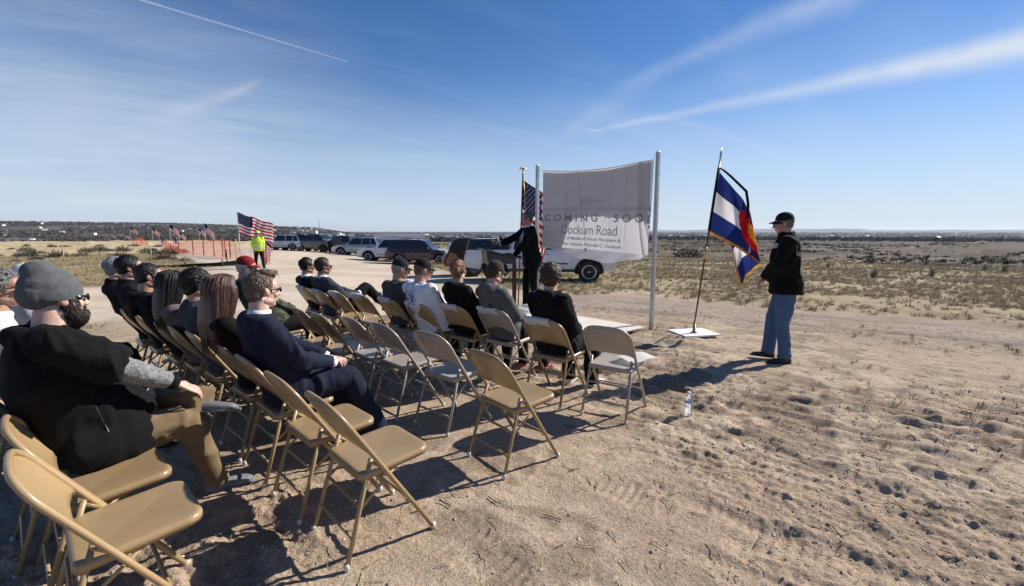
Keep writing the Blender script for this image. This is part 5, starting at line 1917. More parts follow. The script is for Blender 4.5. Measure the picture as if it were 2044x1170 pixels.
# flap of cloth hanging below the print and bellying towards the audience
V = []
for j in range(16):
    t = j / 15
    for i in range(61):
        u = .0 + i / 60 * .97
        base = ban(u, .998, -.004)
        drop = (.26 * math.sin(math.pi * min(1, max(0, (u - .05) / .95))) ** .8 + .02 * math.sin(u * 21)) * (0.35 + .65 * u)
        V.append(base + np.array([0, 0, -drop * t]) + bn * (.13 * t * math.sin(math.pi * u) + .012 * math.sin(u * 30 + t * 3) * t))
obj('lower_flap', Geo().grid(V, 61, 16).mesh('lower_flap', [fab]), bt)
# second cloth added behind, cut so its shadow greys the sheet's top and left
back_m = thin_cloth('shading_cloth', (.50, .47, .46), .14, .05)
V = []
nb = 81
for j in range(31):
    for i in range(nb):
        u = i / (nb - 1)
        prof = np.interp(u, [0, .20, .21, .272, .282, .35, .45, .60, .75, .83, .85, .89, .975, 1.0], [1.02, 1.00, .98, .74, .645, .60, .58, .57, .59, .62, .615, .59, .66, .66])
        prof = prof + .006 * math.sin(u * 70) + .004 * math.sin(u * 131)
        V.append(ban(u, prof * j / 30, -.035 - .01 * math.sin(u * 12)))
obj('shading_cloth', Geo().grid(V, nb, 31).mesh('shading_cloth', [back_m]), bt)
V = [ban(i / (nu - 1), .480 + .048 * j / 3, -.012) for j in range(4) for i in range(nu)]
obj('sewn_band', Geo().grid(V, nu, 4).mesh('sewn_band', [back_m]), bt)
# hems
hem = mat('dark_hem', (.16, .16, .18), .9)
obj('hem', Geo().loft([ban(i / 60, 0, .003) for i in range(61)], .005, n=6).mesh('hem', [hem]), bt)
obj('hem', Geo().loft([ban(0.999, i / 40, .003) for i in range(41)], .004, n=6).mesh('hem', [hem]), bt)
cordm = mat('white_cord', (.7, .69, .66), .8, 0, .05)
for pa, pb in ((ban(1, 0), (POST_R[0] - .02, POST_R[1], 2.86)), (ban(0, 0), (POST_L[0] + .03, POST_L[1] - .02, 2.76)), (ban(0, .75), (POST_L[0] + .03, POST_L[1] - .02, 1.62)), (ban(0, 1.0), (POST_L[0] + .03, POST_L[1] - .02, 1.29))):
    obj('cord', Geo().loft([pa, np.array(pa) * .5 + np.array(pb) * .5 - np.array([0, 0, .01]), pb], .0035, n=6).mesh('cord', [cordm]), bt)
clip_m = mat('black_clip', (.012, .012, .013), .5)
for u_, v_ in ((.995, .70), (.99, 1.05), (.45, 1.0), (.012, .74)):
    c = ban(u_, v_, .01)
    obj('clip', Geo().ell(c, (.016, .010, .022), 8, 6).mesh('clip', [clip_m]), bt)
kn = np.array([POST_R[0], POST_R[1], 1.05])
obj('tied_ribbon', Geo().loft([kn + np.array([0, -.035, 0]), kn + np.array([.045, -.045, .05]), kn + np.array([.06, -.05, -.03])], .006, n=5).loft([kn + np.array([-.03, -.03, 0]), kn + np.array([.035, -.035, 0])], .008, n=6).mesh('tied_ribbon', [cordm]), bt)

# print on the banner, laid 3 mm in front of the cloth
bw = float(np.linalg.norm(TRc - TLc)); bh = 1.50


def banner_print(name, polys, cu, cv, m):
    bm = bmesh.new()
    for poly in polys:
        pv = [bm.verts.new((x, y, 0)) for x, y in poly]
        try: bm.faces.new(pv)
        except ValueError: pass
    bmesh.ops.triangulate(bm, faces=bm.faces)
    le = [e for e in bm.edges if e.calc_length() > .03]
    if le:
        bmesh.ops.subdivide_edges(bm, edges=le, cuts=1); bmesh.ops.triangulate(bm, faces=bm.faces)
    for v_ in bm.verts:
        v_.co = Vector(ban(min(1, max(0, cu + v_.co.x / bw)), min(1, max(0, cv - v_.co.y / bh)), .0035))
    me = bpy.data.meshes.new(name); bm.to_mesh(me); bm.free(); me.materials.append(m)
    return obj(name, me, bt)


inkb = thin_cloth('banner_ink', (.36, .355, .37), .33, .04)
inkf = thin_cloth('banner_faint_ink', (.52, .50, .50), .40, .04)
inkm = thin_cloth('banner_mid_ink', (.36, .355, .37), .40, .04)


def scaled(polys, sx, sy=1.0):
    return [[(x * sx, y * sy) for x, y in p] for p in polys]


banner_print('lettering_coming_soon', scaled(text_polys('COMING  SOON', .195, .004, 1.58), 1.0), .535, .615, inkb)
# road name in a thin upright serif face: slim letters with small feet and caps
rd = scaled(text_polys('Dockum Road', .235, .000, .92), .86, 1.10)
xs = [x for p in rd for x, y in p]
banner_print('lettering_road_name', rd, .46, .765, inkb)
ser = []
for cx, w in ((-.435, .05), (-.235, .03), (.045, .02), (.115, .05), (.165, .03), (.39, .05), (.31, .0)):
    if w: ser.append([(cx - w, -.068), (cx + w * .6, -.068), (cx + w * .6, -.062), (cx - w, -.062)])
banner_print('lettering_first_line', text_polys('of Medal of Honor Recipient &', .083, .0018, 1.0), .505, .872, inkb)
banner_print('lettering_second_line', text_polys('War Veteran Warren C. Dockum', .083, .0018, 1.0), .485, .945, inkb)
lg = []
for k in range(5):
    lg.append([(-.19 + k * .095, -.055), (-.175 + k * .095, -.055), (-.175 + k * .095, .02), (-.19 + k * .095, .02)])
lg += ring(0, .015, .030, .042)
lg += [[(-.205, .02), (-.05, .045), (-.05, .055), (-.205, .035)], [(.05, .045), (.205, .02), (.205, .035), (.05, .055)], [(-.205, -.065), (.205, -.065), (.205, -.055), (-.205, -.055)]]
banner_print('faint_emblem', lg, .48, .40, inkf)

# ------------------------------------------------------------------ flags
RED, WHT, BLU = (.42, .020, .035), (.72, .70, .70), (.018, .022, .075)
fl_r, fl_w, fl_b = thin_cloth('flag_red', RED, .35), thin_cloth('flag_white', WHT, .42), thin_cloth('flag_blue', BLU, .25)


def star(cx, cy, r):
    out = []
    for k in range(10):
        q = r if k % 2 == 0 else r * .42
        a = math.pi / 2 + k * math.pi / 5
        out.append((cx + q * math.cos(a), cy + q * math.sin(a)))
    return out


def us_flag(parent, surf, W, H, stars=True, cols=26):
    """surf(x along the fly, y down from the top) gives the place in space"""
    nu_, nv_ = cols + 1, 27
    V = [surf(W * i / cols, H * j / 26) for j in range(nv_) for i in range(nu_)]

    def mi(i, j):
        if (i + .5) / cols < .40 and j < 14: return 2
        return 0 if (j // 2) % 2 == 0 else 1
    o = obj('flag_cloth', Geo().grid(V, nu_, nv_, mi).mesh('flag_cloth', [fl_r, fl_w, fl_b]), parent)
    if stars:
        G = Geo()
        e = 1e-3
        for r_ in range(9):
            n = 6 if r_ % 2 == 0 else 5
            for k in range(n):
                cx = W * .40 * ((k * 2 + 1 + (0 if n == 6 else 1)) / 12.0); cy = H * (7 / 13) * (r_ + 1) / 10
                pts2 = star(cx, cy, H * .031)
                for s in (-1, 1):
                    P = []
                    for a, b_ in pts2:
                        q = np.array(surf(a, b_)); du = np.array(surf(a + e, b_)) - q; dv = np.array(surf(a, b_ + e)) - q
                        P.append(q + U(np.cross(du, dv)) * s * .003)
                    G.add(P, [list(range(10))])
        obj('stars', G.mesh('stars', [fl_w], False), o)
    return o


pole_w = mat('white_pole', (.60, .58, .55), .5, 0, .1)
pole_dk = mat('dark_wood_pole', (.045, .018, .012), .3, 0, .3, 20, stretch=(4, 4, .3))
gold = mat('gold', (.72, .47, .16), .35, .8, .15)
brass = mat('brass', (.60, .42, .20), .3, .9, .15)

# the flag behind the speaker
fx, fy = .195, 9.28
t = thing('national_flag', 'striped flag with white stars and a gold eagle on its pole, hanging behind the speaker', 'flag', (fx, fy, gsurf(fx, fy)), 0)
z0 = 2.80
obj('pole', Geo().loft([(-.075, 0, 0), (.02, 0, z0)], .0135, n=12).mesh('pole', [pole_dk]), t)
obj('base', Geo().lathe([(.14, 0), (.14, .02), (.10, .045), (.03, .06), (.02, .16)], 20, c=(-.075, 0, 0)).mesh('base', [brass]), t)
eg = Geo().ell((.02, 0, z0 + .075), (.022, .02, .042), 10, 8).ell((.008, 0, z0 + .122), (.014, .012, .014), 8, 6).ell((-.008, 0, z0 + .120), (.010, .005, .004), 6, 5)
eg.ell((.02, 0, z0 + .012), (.024, .024, .018), 10, 8)
for s in (-1, 1):
    eg.loft([(.02 + s * .015, 0, z0 + .09), (.02 + s * .045, .005, z0 + .115), (.02 + s * .062, .006, z0 + .085), (.02 + s * .058, .006, z0 + .045)], [.014, .018, .014, .004], [.008, .008, .007, .003], n=8)
obj('eagle', fuse(eg, .006, [gold], 1, name='eagle'), t)


def hang(u_, v_):
    q_ = min(u_, .85)
    x = .022 - .034 * v_ + .62 * q_ - .25 * (u_ - q_)
    z = 2.68 - v_ * .98 - q_ * .40 - .55 * (u_ - q_)
    y = .10 * (u_ - q_) + .065 * math.sin(u_ * 8.5 + v_ * .8) * min(1, u_ * 3) + .02 * math.sin(u_ * 19 + 1) * min(1, u_ * 3)
    return np.array([x + .012 * math.sin(v_ * 5 + u_ * 6) * u_, y, z])


us_flag(t, hang, 1.50, .91 * 1.16, True, 34)
obj('cord', Geo().loft([(.03, -.03, 2.74), (.055, -.06, 2.4), (.07, -.07, 2.02)], .006, n=6).ell((.07, -.07, 1.98), (.014, .014, .04), 8, 6).mesh('cord', [gold]), t)

# state flag on its leaning pole
fx, fy = 2.83, 7.02
tz = gsurf(fx, fy)
t = thing('state_flag', 'blue and white flag with red C and gold disc on a leaning dark pole', 'flag', (fx, fy, tz), 0)
pb, pt_ = np.array([0, 0, .03]), np.array([.235, -.06, 2.62])
obj('base_plate', solid('tmp', Geo().box((0, 0, .012), (.01, .01, .01)), galv).data, t).name = 'socket_pin'
bpy.data.objects.remove(bpy.data.objects['tmp'])
obj('pole', Geo().loft([pb, pb * .5 + pt_ * .5, pt_], .0125, n=12).mesh('pole', [pole_dk]), t)
dirp = U(pt_ - pb)
obj('pole_joint', Geo().loft([pb + dirp * 1.16, pb + dirp * 1.34], .0155, n=12).loft([pb, pb + dirp * .17], .018, n=12).mesh('pole_joint', [brass]), t)
sp_ = Geo().loft([pt_, pt_ + dirp * .03, pt_ + dirp * .06, pt_ + dirp * .09, pt_ + dirp * .21], [.010, .018, .012, .020, .001], [.010, .018, .012, .008, .001], n=10)
obj('spear_finial', sp_.mesh('spear_finial', [mat('silver_finial', (.5, .48, .46), .3, .9, .1)]), t)
hoist_top = pb + dirp * 2.47
HOI = .88


def state(u_, v_):
    """u along the fly 0..1.4, v down the hoist 0..HOI"""
    d0 = -dirp
    k1 = 0.72
    uu = min(u_, k1); u2_ = max(0, u_ - k1)
    c = hoist_top + np.array([.74 * uu, .0, -.70 * uu - .20 * uu * uu])
    c = c + np.array([-.36 * u2_, .10 * min(u2_, .2) / .2 + .05 * u2_, -.52 * u2_])
    sw = min(1, u_ / .72)
    dv = d0 * (1 - .30 * sw) + np.array([.40 * sw, 0, -.55 * sw])
    dv = dv / np.linalg.norm(dv) * (1 - .12 * sw)
    p = c + dv * v_
    rip = .040 * math.sin(u_ * 11 + v_ * 2.0) + .022 * math.sin(u_ * 21 - v_ * 4) + .03 * math.sin(v_ * 5 + u_ * 5)
    return p + np.array([.15, 1, .1]) * rip * min(1, u_ * 3.5)


fw, fh = 1.36, HOI
nu_, nv_ = 57, 37
cy, cx_, r1, r0 = fh * .5, .70, fh * .36, fh * .175
red2 = thin_cloth('flag_bright_red', (.50, .018, .03), .40); gld2 = thin_cloth('flag_gold', (.80, .40, .03), .45); blu2 = thin_cloth('flag_royal_blue', (.020, .035, .16), .34)


def smi(i, j):
    x, y = (i + .5) / (nu_ - 1) * fw, (j + .5) / (nv_ - 1) * fh
    q = math.hypot(x - cx_, y - cy)
    if q < r0: return 3
    if q < r1 and not (x > cx_ and abs(math.atan2(y - cy, x - cx_)) < R(33)): return 2
    return 1 if fh / 3 < y < fh * 2 / 3 else 0


V = [state(fw * i / (nu_ - 1), fh * j / (nv_ - 1)) for j in range(nv_) for i in range(nu_)]
fo = obj('flag_cloth', Geo().grid(V, nu_, nv_, smi).mesh('flag_cloth', [blu2, fl_w, red2, gld2]), t)
frm = thin_cloth('gold_fringe', (.55, .27, .05), .35, .2)
for pts in ([(fw * i / 50, fh) for i in range(51)], [(fw, fh * i / 30) for i in range(31)], ):
    V = []
    e = .002
    for q in range(3):
        for i, (a, b_) in enumerate(pts):
            p = np.array(state(a, b_))
            out = (state(a, b_) - state(a, b_ - .02)) if pts[0][1] == pts[-1][1] else (state(a, b_) - state(a - .02, b_))
            V.append(p + U(out) * .042 * q / 2 + np.array([0, .003 * math.sin(i * 2.1), 0]))
    obj('fringe', Geo().grid(V, len(pts), 3).mesh('fringe', [frm]), fo)
# dark sleeve at the hoist and a black cord with tassels
obj('sleeve', Geo().loft([hoist_top - dirp * 0, hoist_top - dirp * HOI * .5, hoist_top - dirp * HOI], .020, n=10).mesh('sleeve', [cloth('dark_sleeve', (.008, .008, .012))]), t)
rib = [hoist_top + dirp * .05] + [np.array(state(q_, 0)) + np.array([.015 + .05 * q_, -.06, .03 + .05 * math.sin(q_ * 3)]) for q_ in (.08, .2, .34, .48)] + [np.array(state(.52, 0)) + np.array([.045, -.065, -.06]), np.array(state(.54, 0)) + np.array([.04, -.07, -.26])]
obj('ribbon', Geo().loft(rib, [.010, .016, .018, .020, .022, .022, .024], [.004] * 7, n=8, side=(1, 0, .3)).mesh('ribbon', [cloth('black_ribbon', (.007, .007, .009))]), t)
obj('tassel', Geo().loft([hoist_top - dirp * HOI + np.array([.0, -.02, 0]), hoist_top - dirp * HOI + np.array([.19, -.05, -.12]), hoist_top - dirp * HOI + np.array([.19, -.05, -.24])], [.004, .008, .014], n=8).mesh('tassel', [frm]), t)
obj('gold_bow', Geo().ell(hoist_top + dirp * .02, (.026, .02, .035), 8, 6).mesh('gold_bow', [frm]), t)
wb = thing('base_board', 'white square board lying under the leaning flag pole', 'board', (2.87, 7.08, tz + .006), R(12))
solid('board', Geo().box((0, 0, .012), (.62, .50, .024)), mat('white_board', (.74, .73, .72), .6, 0, .03, 4, dust=.1), wb, bevel=.003)
obj('socket', Geo().lathe([(.05, .024), (.05, .034), (.022, .05), (.020, .16)], 16, c=(-.04, -.06, 0)).mesh('socket', [brass]), wb)

# ------------------------------------------------------------------ lectern
lx, ly = -.30, 8.42
t = thing('lectern', 'lectern with a wide dark slanted top on a slim wooden column', 'lectern', (lx, ly, PLAT_Z - .004 + gz(1.4, 7.6) * 0), R(0))
wood = mat('dark_red_wood', (.060, .018, .013), .35, 0, .3, 12, stretch=(3, 3, .3))
topm = mat('lectern_top', (.040, .038, .040), .5, 0, .15, 20)
dl = ang(258)
rotl = rz(dl)
W_ = np.array([.06, -.02, 0])
G = Geo().prism([(.26, .90), (.28, 1.135), (-.26, 1.005), (-.24, .90)], -.33, .33, 'X'); G.v = [v_ @ rotl.T + W_ for v_ in G.v]
solid('reading_desk', G, topm, t, bevel=.008)
G = Geo().prism([(.34, 1.150), (.34, 1.172), (-.33, 1.012), (-.33, .990)], -.42, .42, 'X'); G.v = [v_ @ rotl.T + W_ for v_ in G.v]
solid('reading_top', G, topm, t, bevel=.004)
G = Geo().box((0, -.325, 1.022), (.84, .02, .035)); G.v = [v_ @ rotl.T + W_ for v_ in G.v]
solid('ledge', G, topm, t)
for cx in (.24, ):
    solid('column', Geo().box((.34, -.14, .46), (.075, .10, .92)), wood, t, bevel=.004)
solid('foot', Geo().box((.10, -.02, .02), (.62, .46, .04), rot=rz(R(-24))), wood, t, bevel=.006)
mic = Geo().loft([(-.20, .02, 1.0), (-.24, 0, 1.08), (-.20, -.05, 1.24), (-.10, -.08, 1.30)], .006, n=8)
obj('microphone_arm', mic.mesh('microphone_arm', [clip_m]), t)
# news microphones clipped to the top edge
for k, (x, y, z, rr_, mm) in enumerate(((.02, .05, 1.32, .030, clip_m), (.10, .02, 1.36, .034, clip_m))):
    G = Geo().loft([(x - .10, y + .02, z - .20), (x - .01, y, z - .03)], .012, n=8).ell((x, y, z), (rr_,) * 3, 12, 8)
    obj('microphone', G.mesh('microphone', [mm]), t)
cubeG = Geo().box((.055, .03, 1.30), (.055, .055, .055), rot=rz(.4))
solid('microphone_flag', cubeG, mat('mic_flag_white', (.55, .57, .60), .5), t, bevel=.004)
obj('cable', Geo().loft([(-.20, .02, 1.0), (-.26, -.06, .93), (-.24, -.10, .6), (-.26, -.12, .2), (-.3, -.2, .012)], .005, n=6).mesh('cable', [clip_m]), t)
hat = tag(obj('papers', Geo().ell((0, 0, .012), (.13, .10, .012), 14, 6).ell((.02, .0, .028), (.10, .07, .02), 12, 6).mesh('papers', [mat('grey_bundle', (.10, .10, .10), .8, 0, .3)]), None, (lx + .26, ly - .10, 1.155), R(20)), 'small grey bundle resting on the lectern top by the speaker', 'bundle')
hat.rotation_euler = (R(-3), R(15), R(20))
G = Geo().ell((0, 0, .07), (.20, .14, .075), 14, 8).ell((.10, .04, .12), (.12, .10, .06), 12, 8)
tag(obj('white_bag', fuse(G, .014, [thin_cloth('white_plastic', (.68, .67, .66), .3)], 2, .012, 16, seed=3, name='white_bag'), None, (.16, 8.05, PLAT_Z + .004)), 'crumpled white bag lying on the platform behind the lectern', 'bag')

# ------------------------------------------------------------------ bottles and papers
water = clear_mat('clear_plastic', (.90, .93, .96), .03, 1.33, .62)


def bottle(x, y, label):
    t = thing('water_bottle', label, 'bottle', (x, y, gsurf(x, y) - .004), 0, 'clear plastic water bottles')
    prof = [(.0, .0), (.026, .001), (.031, .006), (.031, .02)]
    for k in range(5):
        z = .025 + k * .018
        prof += [(.0315, z), (.0295, z + .009)]
    prof += [(.032, .118), (.032, .145), (.030, .152), (.024, .172), (.015, .190), (.0125, .196), (.0125, .200)]
    obj('body', Geo().lathe(prof, 20).mesh('body', [water]), t)
    obj('label', Geo().loft([(0, 0, .118), (0, 0, .145)], .0328, n=20, cap=False).mesh('label', [mat('blue_label', (.22, .36, .52), .4, 0, .3, 60)]), t)
    obj('cap', Geo().lathe([(.0145, .198), (.015, .2), (.015, .212), (.013, .215), (0.0, .215)], 16).mesh('cap', [mat('white_cap_plastic', (.75, .75, .75), .4)]), t)


bottle(1.53, 3.81, 'clear water bottle with blue label standing on the bare ground beside the end chair')
c16 = seat_of((-0.24, 4.87))
bottle(c16[0] - .12, c16[1] - .22, 'clear water bottle standing under the grey chair of the person in the brown cap')

b = (0.80, 3.90)
tc_, o, z = CH[b]
G = Geo(); V = []
for j in range(9):
    for i in range(7):
        x, y = -.11 + .22 * i / 6, j / 8 * .33
        V.append((x, y, .035 * math.sin(y / .33 * 2.4) + .010 * math.sin(i * .9) + .30 * max(0, .10 - y)))
G.grid(V, 7, 9)
pp = tag(obj('paper_sheet', G.mesh('paper_sheet', [PAPER]), None, (o[0] + .055, o[1] - .055, z + .458), ang(36) + R(-20)), 'white sheet of paper curling on the seat of the empty end chair', 'paper')
o5 = seat_of((-3.36, 4.20))
G = Geo(); G.grid([(-.11 + .22 * i / 5, .28 * j / 6, .02 * math.sin(i * .8 + j)) for j in range(7) for i in range(6)], 6, 7)
tag(obj('paper_sheet', G.mesh('paper_sheet', [PAPER]), None, (o5[0] + .18, o5[1] - .42, gsurf(o5[0] + .18, o5[1] - .42) + .03), 1.0), 'white sheet of paper lying on the ground behind the third row', 'paper')

# ------------------------------------------------------------------ vehicles
tyre_m = mat('tyre_rubber', (.016, .016, .017), .85, 0, .2, 20, .2, 60, dust=.25)
rim_m = mat('alloy_rim', (.55, .55, .57), .3, .9, .08)
rimdk = mat('dark_rim', (.10, .10, .105), .4, .8, .1)
blk = mat('black_trim', (.014, .014, .015), .55, 0, .1, dust=.25)
chrome = mat('chrome', (.7, .7, .72), .12, 1.0, 0)
lamp_w = mat('headlight_glass', (.62, .64, .66), .08, .2, .1)
lamp_r = mat('taillight_glass', (.30, .012, .012), .1, 0, .1)
GL = glass_dark()
plate_m = mat('licence_plate', (.6, .62, .60), .5)


def paint(name, c, metal=.0):
    return mat(name, c, .22, metal, .05, 3, 0, 50, .5, coat=.8, dust=.12)


def arc_pts(cx, cz, r, a0, a1, n=9):
    return [(cx + r * math.cos(R(a0 + (a1 - a0) * k / (n - 1))), cz + r * math.sin(R(a0 + (a1 - a0) * k / (n - 1)))) for k in range(n)]


def vehicle(name, label, x, y, az, pm, kind='suv', L=4.85, W=1.9, H=1.78, rim=rim_m, wr=.385, roof_rack=True, cap_m=None, open_door=False, lower=None, rimstyle=10, cap_h=None, group='vehicles parked along the dirt road'):
    """heading az; local +X forward, +Y left, Z up"""
    t = thing(name, label, 'pickup' if kind == 'pickup' else 'suv', (x, y, gsurf(x, y) if math.hypot(x, y) < 65 else gz(x, y)), R(90 - az), group)
    wb = L * .60 if kind == 'suv' else L * .625
    fx = L / 2 - (.93 if kind == 'suv' else .98); rx = fx - wb
    ra = wr + .085
    zb = .34 if kind == 'suv' else .46
    belt = H * .585 if kind == 'suv' else H * .615
    hood = belt - .02
    cowl = fx - .52
    # lower body outline with wheel openings
    out = [(-L / 2 + .05, zb + .10), (-L / 2, zb + .25), (-L / 2 + .02, belt - .25), (-L / 2 + .07, belt)]
    out += [(cowl, belt + .03), (cowl + .35, hood + .04), (L / 2 - .25, hood - .06), (L / 2 - .06, hood - .20), (L / 2, hood - .45), (L / 2 - .02, zb + .16), (L / 2 - .12, zb + .02)]
    out += [(fx + ra, zb)] + arc_pts(fx, wr, ra, 5, 175, 11) + [(fx - ra, zb)]
    out += [(rx + ra, zb)] + arc_pts(rx, wr, ra, 5, 175, 11) + [(rx - ra, zb)]
    half = lambda z: W / 2 * (1 - .045 * max(0, (zb + .35 - z) / .35) - .06 * max(0, (z - belt + .28) / .28) ** 1.6)
    G = Geo(); k = len(out)
    V = [(a, -half(b_), b_) for a, b_ in out] + [(a, half(b_), b_) for a, b_ in out]
    G.add(V, [list(range(k))[::-1], [k + i for i in range(k)]] + [[i, (i + 1) % k, k + (i + 1) % k, k + i] for i in range(k)])
    solid('body', G, pm, t, smooth=False, bevel=.035, seg=3)
    # floor and arches in black
    solid('underbody', Geo().box((0, 0, zb + .12), (L * .92, W * .80, .26)).box((fx, 0, wr + .18), (ra * 2, W * .72, .55)).box((rx, 0, wr + .18), (ra * 2, W * .72, .55)), blk, t)
    for cx in (fx, rx):
        for s in (-1, 1):
            pts = [(a, s * (half(b_) + .004), b_) for a, b_ in arc_pts(cx, wr, ra + .02, -4, 184, 15)]
            obj('wheel_arch', Geo().loft(pts, .03, .028, n=8, side=(0, 1, 0)).mesh('wheel_arch', [lower or blk]), t)
    # cabin
    r0 = -L / 2 + .10 if kind == 'suv' else rx + .62
    r1 = r0 + (.42 if kind == 'suv' else .14)
    c1 = cowl - .78
    cab = [(r0, belt - .02), (r1, H - .06), (r1 + .25, H), (c1 - .25, H), (c1, H - .04), (cowl + .05, belt - .01)]
    hc = lambda z: W / 2 * (.945 - .20 * (z - belt) / (H - belt))
    kk = len(cab)
    V = [(a, -hc(b_), b_) for a, b_ in cab] + [(a, hc(b_), b_) for a, b_ in cab]
    solid('cabin', Geo().add(V, [list(range(kk))[::-1], [kk + i for i in range(kk)]] + [[i, (i + 1) % kk, kk + (i + 1) % kk, kk + i] for i in range(kk)]), pm, t, bevel=.045, seg=3)

    def side_pane(nm, poly, s, m_, off=.006):
        V = [(a, s * (hc(b_) + off), b_) for a, b_ in poly]; V2 = [(a, s * (hc(b_) - .03), b_) for a, b_ in poly]
        n = len(poly)
        solid(nm, Geo().add(V + V2, [list(range(n)), [n + i for i in range(n)][::-1]] + [[i, (i + 1) % n, n + (i + 1) % n, n + i] for i in range(n)]), m_, t)
    zt, zl = H - .10, belt + .035
    lerp_r = lambda z: r0 + (r1 - r0) * (z - belt) / (H - belt)
    lerp_f = lambda z: cowl + (c1 - cowl) * (z - belt) / (H - belt)
    xb = (r0 + c1) / 2
    cuts = [lerp_r(zl) + .12, lerp_r(zl) + .80, xb + .42, lerp_f(zl) - .10] if kind == 'suv' else [lerp_r(zl) + .07, (lerp_r(zl) + lerp_f(zl)) / 2 - .25, lerp_f(zl) - .10]
    for s in (-1, 1):
        n = len(cuts) - 1
        for q in range(n):
            a0, a1 = cuts[q] + .03, cuts[q + 1] - .03
            p = [(a0, zl), (a1, zl), (min(a1, lerp_f(zt) - .06) if q == n - 1 else a1, zt), (max(a0, lerp_r(zt) + .10) if q == 0 else a0, zt)]
            if open_door and q == n - 1 and s == 1:
                continue
            side_pane('side_window', p, s, GL)
    # windscreen and rear glass
    for nm, xa, xz, sg in (('windscreen', lerp_f, (belt + .05, H - .07), 1), ('rear_window', lerp_r, (belt + .06, H - .10), -1)):
        V = []
        for z in xz:
            for s in (-1, 1):
                V.append((xa(z) + sg * .012, s * (hc(z) - .07), z))
        V += [(a - sg * .03, b_, c) for a, b_, c in V]
        solid(nm, Geo().add(V, [[0, 1, 3, 2], [4, 6, 7, 5], [0, 4, 5, 1], [2, 3, 7, 6], [0, 2, 6, 4], [1, 5, 7, 3]]), GL, t)
    # doors with handles
    for s in (-1, 1):
        n = 2
        d0 = cuts[0] + (.65 if kind == 'suv' else .0); d1 = cowl - .12
        for q in range(n):
            a0 = d0 + (d1 - d0) * q / n + .012; a1 = d0 + (d1 - d0) * (q + 1) / n - .012
            if q == 0 and a0 < rx + ra + .02: a0b = rx + ra + .03
            else: a0b = a0
            prof = [zb + .10, zb + .30, (zb + belt) / 2 + .1, belt - .15, belt - .03]
            V = []
            for z in prof:
                for a in ((a0b if z < wr + ra * .8 else a0), a1):
                    V.append((a, s * (half(z) + .006), z))
            V += [(a, b_ - s * .03, c) for a, b_, c in V]
            m_ = len(prof) * 2
            F = []
            for j in range(len(prof) - 1):
                F += [[2 * j, 2 * j + 1, 2 * j + 3, 2 * j + 2], [m_ + 2 * j, m_ + 2 * j + 2, m_ + 2 * j + 3, m_ + 2 * j + 1],
                      [2 * j, 2 * j + 2, m_ + 2 * j + 2, m_ + 2 * j], [2 * j + 1, m_ + 2 * j + 1, m_ + 2 * j + 3, 2 * j + 3]]
            F += [[0, m_, m_ + 1, 1], [m_ - 2, m_ - 1, 2 * m_ - 1, 2 * m_ - 2]]
            dr = solid('door', Geo().add(V, F), pm, t, bevel=.008, seg=1)
            solid('handle', Geo().box(((a0 + .16), s * (half(belt - .14) + .022), belt - .14), (.20, .035, .035)), chrome if kind == 'pickup' else blk, dr, bevel=.01)
        mr = Geo().ell((cowl - .28, s * (W / 2 + .10), belt + .13), (.075, .12, .10), 10, 8).box((cowl - .26, s * (W / 2 - .01), belt + .07), (.06, .16, .04))
        solid('mirror', mr, blk if kind == 'pickup' else pm, t, smooth=True)
        solid('side_moulding', Geo().box(((d0 + d1) / 2 + .1, s * (half(.75) + .010), zb + .26), (d1 - d0 - .5, .02, .05)), blk, t, bevel=.006)
        solid('sill', Geo().box(((fx + rx) / 2, s * (W / 2 - .06), zb + .0), (wb - ra * 2 - .05, .12, .10)), blk, t, bevel=.02)
    if open_door:
        d = solid('open_door', Geo().box((0, 0, .0), (1.05, .08, .70)).box((-.05, 0, .62), (.06, .06, .60)).box((.1, 0, .90), (.80, .06, .05)), blk, t, bevel=.02)
        d.location = (cowl - .25, W / 2 + .42, belt - .30); d.rotation_euler = (0, 0, R(-62))
    # lights, bumpers, grille
    for s in (-1, 1):
        solid('headlight', Geo().box((L / 2 - .11, s * (W / 2 - .20), hood - .27), (.20, .32, .17)), lamp_w, t, bevel=.035, seg=2)
        solid('taillight', Geo().box((-L / 2 + .06, s * (W / 2 - .12), belt - .24), (.14, .18, .30 if kind == 'pickup' else .20)), lamp_r, t, bevel=.025)
        solid('fog_light', Geo().box((L / 2 - .05, s * (W / 2 - .28), zb + .20), (.08, .14, .09)), blk, t, bevel=.015)
    solid('grille', Geo().box((L / 2 - .035, 0, hood - .34), (.07, W * .52, .26)), blk, t, bevel=.02)
    solid('grille_bar', Geo().box((L / 2 + .004, 0, hood - .32), (.03, W * .46, .05)), chrome, t, bevel=.01)
    solid('front_bumper', Geo().box((L / 2 - .05, 0, zb + .16), (.18, W * .94, .22)), pm if kind == 'suv' else chrome, t, bevel=.05, seg=2)
    solid('rear_bumper', Geo().box((-L / 2 + .03, 0, zb + .20), (.16, W * .92, .22)), blk if kind == 'suv' else chrome, t, bevel=.04, seg=2)
    solid('licence_plate', Geo().box((-L / 2 - .012, 0, belt - .30), (.02, .30, .15)), plate_m, t)
    if roof_rack and kind == 'suv':
        for s in (-1, 1):
            solid('roof_rail', Geo().loft([(r1 + .2, s * W * .33, H - .01), (r1 + .3, s * W * .33, H + .055), (c1 - .35, s * W * .33, H + .055), (c1 - .2, s * W * .33, H - .01)], .018, n=8), blk, t, smooth=True)
